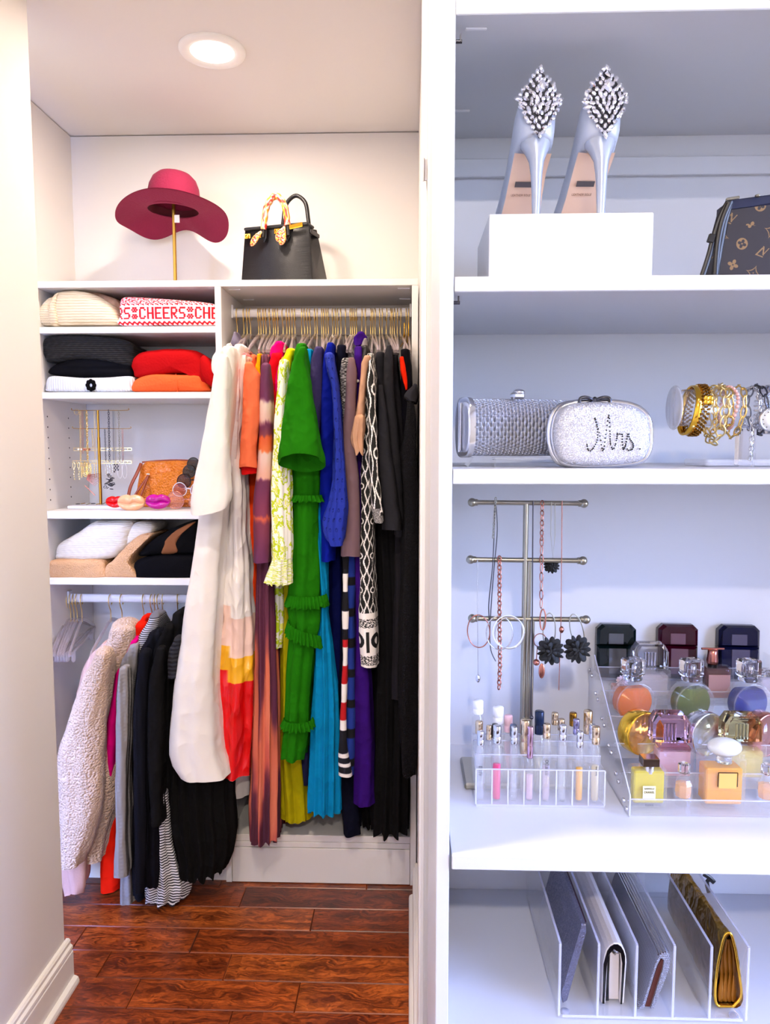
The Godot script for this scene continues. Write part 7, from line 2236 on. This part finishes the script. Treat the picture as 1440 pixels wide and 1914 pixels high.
	words("ESSENCE", 0.0018, Transform3D(Basis.IDENTITY, at(1214, 1505, 1.1335) + Vector3(0, 0, 0.0006)), MATS["black_lacquer"], bt)
	settle(bt)
	bt = square.call(1316, 1398, 1420, 1513, 1.134, 0, 0.040, "wide clear bottle of amber perfume with frosted round stopper, front tier", Color(0.95, 0.66, 0.10), 0.58, 0.72, "vial_glass")
	var sc := at(1355, 1396, 1.154)
	part("neck", B.new().lathe(sc + Vector3(0, -0.022, 0), [[0.012, -0.002], [0.011, 0.008], [0.014, 0.012]], 20), MATS["crystal"], bt)
	part("stopper", B.new().ball(sc, Vector3(0.026, 0.014, 0.020), 24, 14), clear("frosted_glass", Color(0.92, 0.92, 0.90), 0.72, 0.22), bt)
	var l3 := at(1361, 1460, 1.1335)
	part("paper_label", B.new().box(l3, Vector3(0.027, 0.024, 0.0005)), mt("amber_label", Color(0.88, 0.66, 0.34), 0.4), bt)
	part("label_frame", B.new().box(l3 + Vector3(0, 0.0135, 0.0003), Vector3(0.030, 0.0010, 0.0008)).box(l3 + Vector3(-0.0148, 0.002, 0.0003), Vector3(0.0010, 0.022, 0.0008)).box(l3 + Vector3(0.0148, 0.002, 0.0003), Vector3(0.0010, 0.022, 0.0008)), MATS["black_lacquer"], bt)
	settle(bt)
	for q in [[1277, "miniature peach perfume with cube crystal stopper, between the two front bottles"], [1432, "miniature peach perfume with cube crystal stopper, at the right end of the front tier"]]:
		var c := at(q[0], 1495, 1.150)
		c.y = ty[0]
		bt = thing("perfume_bottle", q[1], "perfume bottle")
		part("glass", B.new().lathe(c, [[0.0, 0.0], [0.012, 0.0], [0.0125, 0.004], [0.015, 0.022], [0.0145, 0.034], [0.010, 0.042], [0.006, 0.046], [0.0055, 0.050]], 8, Basis.IDENTITY, true), MATS["vial_glass"], bt)
		part("liquid", B.new().lathe(c, [[0.0, 0.014], [0.0115, 0.014], [0.0128, 0.024], [0.0122, 0.034], [0.0, 0.036]], 8, Basis.IDENTITY, true), clear("peach_juice", Color(0.94, 0.70, 0.46), 0.45, 0.06), bt)
		part("stopper", B.new().box(c + Vector3(0, 0.059, 0), Vector3(0.015, 0.017, 0.015), 0.002, Basis.from_euler(Vector3(0, 0.5, 0))), MATS["crystal"], bt)
		settle(bt)


func build_purses() -> void:
	var sy := 0.6945
	var t := thing("purse_divider", "clear acrylic five-panel divider holding purses upright on the lowest shelf", "rack")
	var zf := 1.058
	var zb := 1.36
	var xs := [at(1046, 1840, zf).x, at(1118, 1840, zf).x, at(1189, 1840, zf).x, at(1259, 1840, zf).x, at(1328, 1840, zf).x, at(1397, 1840, zf).x]
	var h := at(1046, 1768, zf).y - sy
	part("base_plate", B.new().box(Vector3((xs[0] + xs[5]) / 2, sy + 0.005, -(zf + zb) / 2), Vector3(xs[5] - xs[0], 0.004, zb - zf), 0.0008), MATS["acrylic"], t)
	part("front_edge", B.new().box(Vector3((xs[0] + xs[5]) / 2, sy + 0.005, -zf + 0.001), Vector3(xs[5] - xs[0] - 0.01, 0.0042, 0.002), 0.0004), MATS["acrylic_edge"], t)
	for x in xs:
		part("panel", B.new().box(Vector3(x, sy + 0.005 + h / 2, -(zf + zb) / 2), Vector3(0.0032, h, zb - zf), 0.0006), MATS["acrylic"], t)
		part("panel_edge", B.new().box(Vector3(x, sy + 0.005 + h / 2, -zf + 0.001), Vector3(0.0036, h, 0.0026), 0.0005).box(Vector3(x, sy + 0.005 + h, -(zf + zb) / 2), Vector3(0.0036, 0.0014, zb - zf), 0.0003), MATS["acrylic_edge"], t)
	part("back_panel", B.new().box(Vector3((xs[0] + xs[5]) / 2, sy + 0.005 + h / 2, -zb), Vector3(xs[5] - xs[0], h, 0.003), 0.0005), MATS["acrylic"], t)
	for x in [xs[0] + 0.012, xs[5] - 0.012]:
		part("foot", B.new().lathe(Vector3(x, sy, -zf - 0.012), [[0.0, 0.0], [0.007, 0.0], [0.007, 0.003], [0.0, 0.003]], 18), MATS["acrylic_edge"], t)
	settle(t)
	var y0 := sy + 0.0075
	var slabx := func(poly: Array, z: float, dep: float, bev: float) -> B:
		# outline in the front plane, pixels
		var p2 := PackedVector2Array()
		var o := at(poly[0][0], poly[0][1], z)
		for q in poly:
			var w := at(q[0], q[1], z)
			p2.append(Vector2(w.x - o.x, maxf(w.y, y0) - o.y))
		return B.new().prism(p2, Transform3D(Basis.IDENTITY, Vector3(o.x, o.y, -z)), dep, bev)
	# silver glitter flat purse leaning right
	var gp := thing("clutch_bag", "flat silver glitter purse with plum zip edge leaning in the first slot", "clutch")
	part("body", slabx.call([[1053, 1876], [1060, 1872], [1097, 1740], [1096, 1728], [1088, 1728], [1049, 1858]], 1.075, 0.20, 0.002), mt("silver_glitter", Color(0.42, 0.42, 0.50), 0.4, 0.5, "glitter", 1.0, 3.6), gp)
	part("zip_edge", slabx.call([[1090, 1729], [1096, 1729], [1097, 1723], [1091, 1722]], 1.10, 0.17, 0.001), mt("plum", Color(0.16, 0.02, 0.09), 0.5), gp)
	settle(gp)
	# ivory folded clutch like a closed book
	var ic := thing("clutch_bag", "ivory leather clutch with black lining edge, standing like a book in the second slot", "clutch")
	var outer := [[1124, 1893], [1128, 1804], [1130, 1790], [1134, 1776], [1140, 1768], [1148, 1763], [1156, 1763], [1163, 1767], [1168, 1775], [1171, 1785], [1172, 1800], [1166, 1892], [1159, 1894], [1163, 1800], [1160, 1780], [1148, 1772], [1137, 1784], [1134, 1804], [1131, 1894]]
	part("shell", slabx.call(outer, 1.082, 0.22, 0.0012), mt("ivory_leather", Color(0.84, 0.81, 0.80), 0.4, 0.0, "grain", 0.2, 9.0), ic)
	part("lining_edge", slabx.call([[1126, 1892], [1129, 1804], [1132, 1791], [1136, 1778], [1142, 1770], [1149, 1766], [1156, 1766], [1162, 1770], [1166, 1777], [1169, 1787], [1169, 1802], [1163, 1892], [1160, 1893], [1164, 1802], [1161, 1782], [1148, 1774], [1138, 1786], [1135, 1806], [1130, 1893]], 1.0805, 0.004, 0.0), MATS["black_lacquer"], ic, "black lining edge")
	part("gusset", slabx.call([[1137, 1882], [1141, 1776], [1150, 1786], [1158, 1776], [1156, 1890], [1149, 1878]], 1.090, 0.20, 0.001), mt("ivory_gusset", Color(0.80, 0.76, 0.74), 0.5), ic)
	part("inner_flap", slabx.call([[1131, 1892], [1134, 1800], [1139, 1788], [1138, 1892]], 1.086, 0.2, 0.001), MATS["black_lacquer"], ic)
	part("snap", B.new().lathe(at(1154, 1775, 1.088), [[0.0, -0.002], [0.0055, -0.002], [0.0055, 0.002], [0.0, 0.003]], 16, Basis.from_euler(Vector3(PI / 2, 0, 0))), MATS["silver"], ic)
	settle(ic)
	# striped silver fold-over
	var sc := thing("clutch_bag", "silver mesh fold-over clutch with raised stripes in the third slot", "clutch")
	var zz := 1.072
	var fo := [[1193, 1896], [1201, 1880], [1226, 1800], [1234, 1784], [1246, 1778], [1254, 1788], [1252, 1812], [1222, 1912], [1216, 1914], [1240, 1812], [1243, 1793], [1236, 1790], [1228, 1806], [1204, 1890], [1198, 1898]]
	part("body", slabx.call(fo, zz, 0.23, 0.001), mt("silver_mesh", Color(0.62, 0.62, 0.67), 0.3, 0.4, "stones", 1.0, 46.0), sc)
	part("lining", slabx.call([[1206, 1890], [1229, 1808], [1237, 1793], [1243, 1796], [1239, 1814], [1218, 1896], [1212, 1904]], zz + 0.004, 0.2, 0.001), mt("russet", Color(0.34, 0.15, 0.12), 0.7), sc, "russet lining")
	var sb := B.new()
	for k in 5:
		var a := at(1231 + k * 4.6, 1786 - k * 1.8, zz)
		sb.tube([a + Vector3(0, 0.0012, 0), a + Vector3(-0.0, 0.0012, -0.225)], 0.0011, 6)
	part("raised_stripe", sb, MATS["silver"], sc)
	settle(sc)
	# crumpled gold foil pouch
	var gc := thing("clutch_bag", "crumpled metallic gold pouch with open gathered end in the last slot", "clutch")
	var gold := mt("gold_foil", Color(0.66, 0.50, 0.22), 0.24, 1.0, "wrinkle", 1.6, 5.0)
	var body := B.new()
	var rings := []
	var src := [[1338, 1870], [1340, 1820], [1348, 1775], [1356, 1748], [1366, 1745], [1374, 1770], [1382, 1820], [1386, 1860], [1374, 1878], [1362, 1886], [1350, 1884]]
	for j in 22:
		var v := j / 21.0
		var zj := 1.078 + v * 0.23
		var sp: Array = smooth_path(ats(src, 1.085), 48, true)
		var c := Vector3.ZERO
		for q in sp: c += q
		c /= sp.size()
		var ring := PackedVector3Array()
		for k in sp.size():
			var d: Vector3 = sp[k] - c
			d.x *= 1.0 - 0.25 * v
			d.y *= 1.0 - 0.10 * v
			var nn := 0.004 * wob.get_noise_3d(k * 9.0, v * 380.0, 5.0) + 0.003 * absf(wob.get_noise_3d(d.x * 2600.0, d.y * 1600.0, v * 700.0))
			var q: Vector3 = c + d + d.normalized() * nn
			ring.append(Vector3(q.x, maxf(q.y, y0), -zj))
		rings.append(ring)
	body.loft(rings, false, true)
	part("body", body, gold, gc)
	var inn := B.new()
	for k in 4:
		var x := 1347 + k * 8.0
		inn.tube(smooth_path(ats([[x, 1872, 1.088], [x + 3, 1820, 1.10], [x + 2, 1780, 1.10], [1359 + k * 2, 1756, 1.092]], 1.09), 12), [0.003, 0.0055, 0.005, 0.0035, 0.003, 0.004, 0.0055, 0.005, 0.004, 0.003, 0.003, 0.002, 0.002], 8, false, true, 0.5)
	part("gathered_lining", inn, mt("ochre_satin", Color(0.55, 0.34, 0.04), 0.3, 0.5), gc, "ochre gathered lining")
	var lipb := B.new()
	var lp2: Array = smooth_path(ats(src, 1.079), 48, true)
	for i in lp2.size():
		lp2[i].y = maxf(lp2[i].y, y0 + 0.002)
	lipb.tube(lp2, 0.0022, 6, true)
	part("open_edge", lipb, MATS["bright_gold"], gc)
	settle(gc)
	var rb := thing("ribbon", "small black ribbon end behind the gold pouch under the shelf", "ribbon")
	part("loop", B.new().tube(smooth_path(ats([[1316, 1634], [1326, 1640], [1336, 1650], [1328, 1644], [1322, 1650], [1326, 1668]], 1.30), 16), 0.004, 8, false, true, 0.4), MATS["black_lacquer"], rb)
	settle(rb)
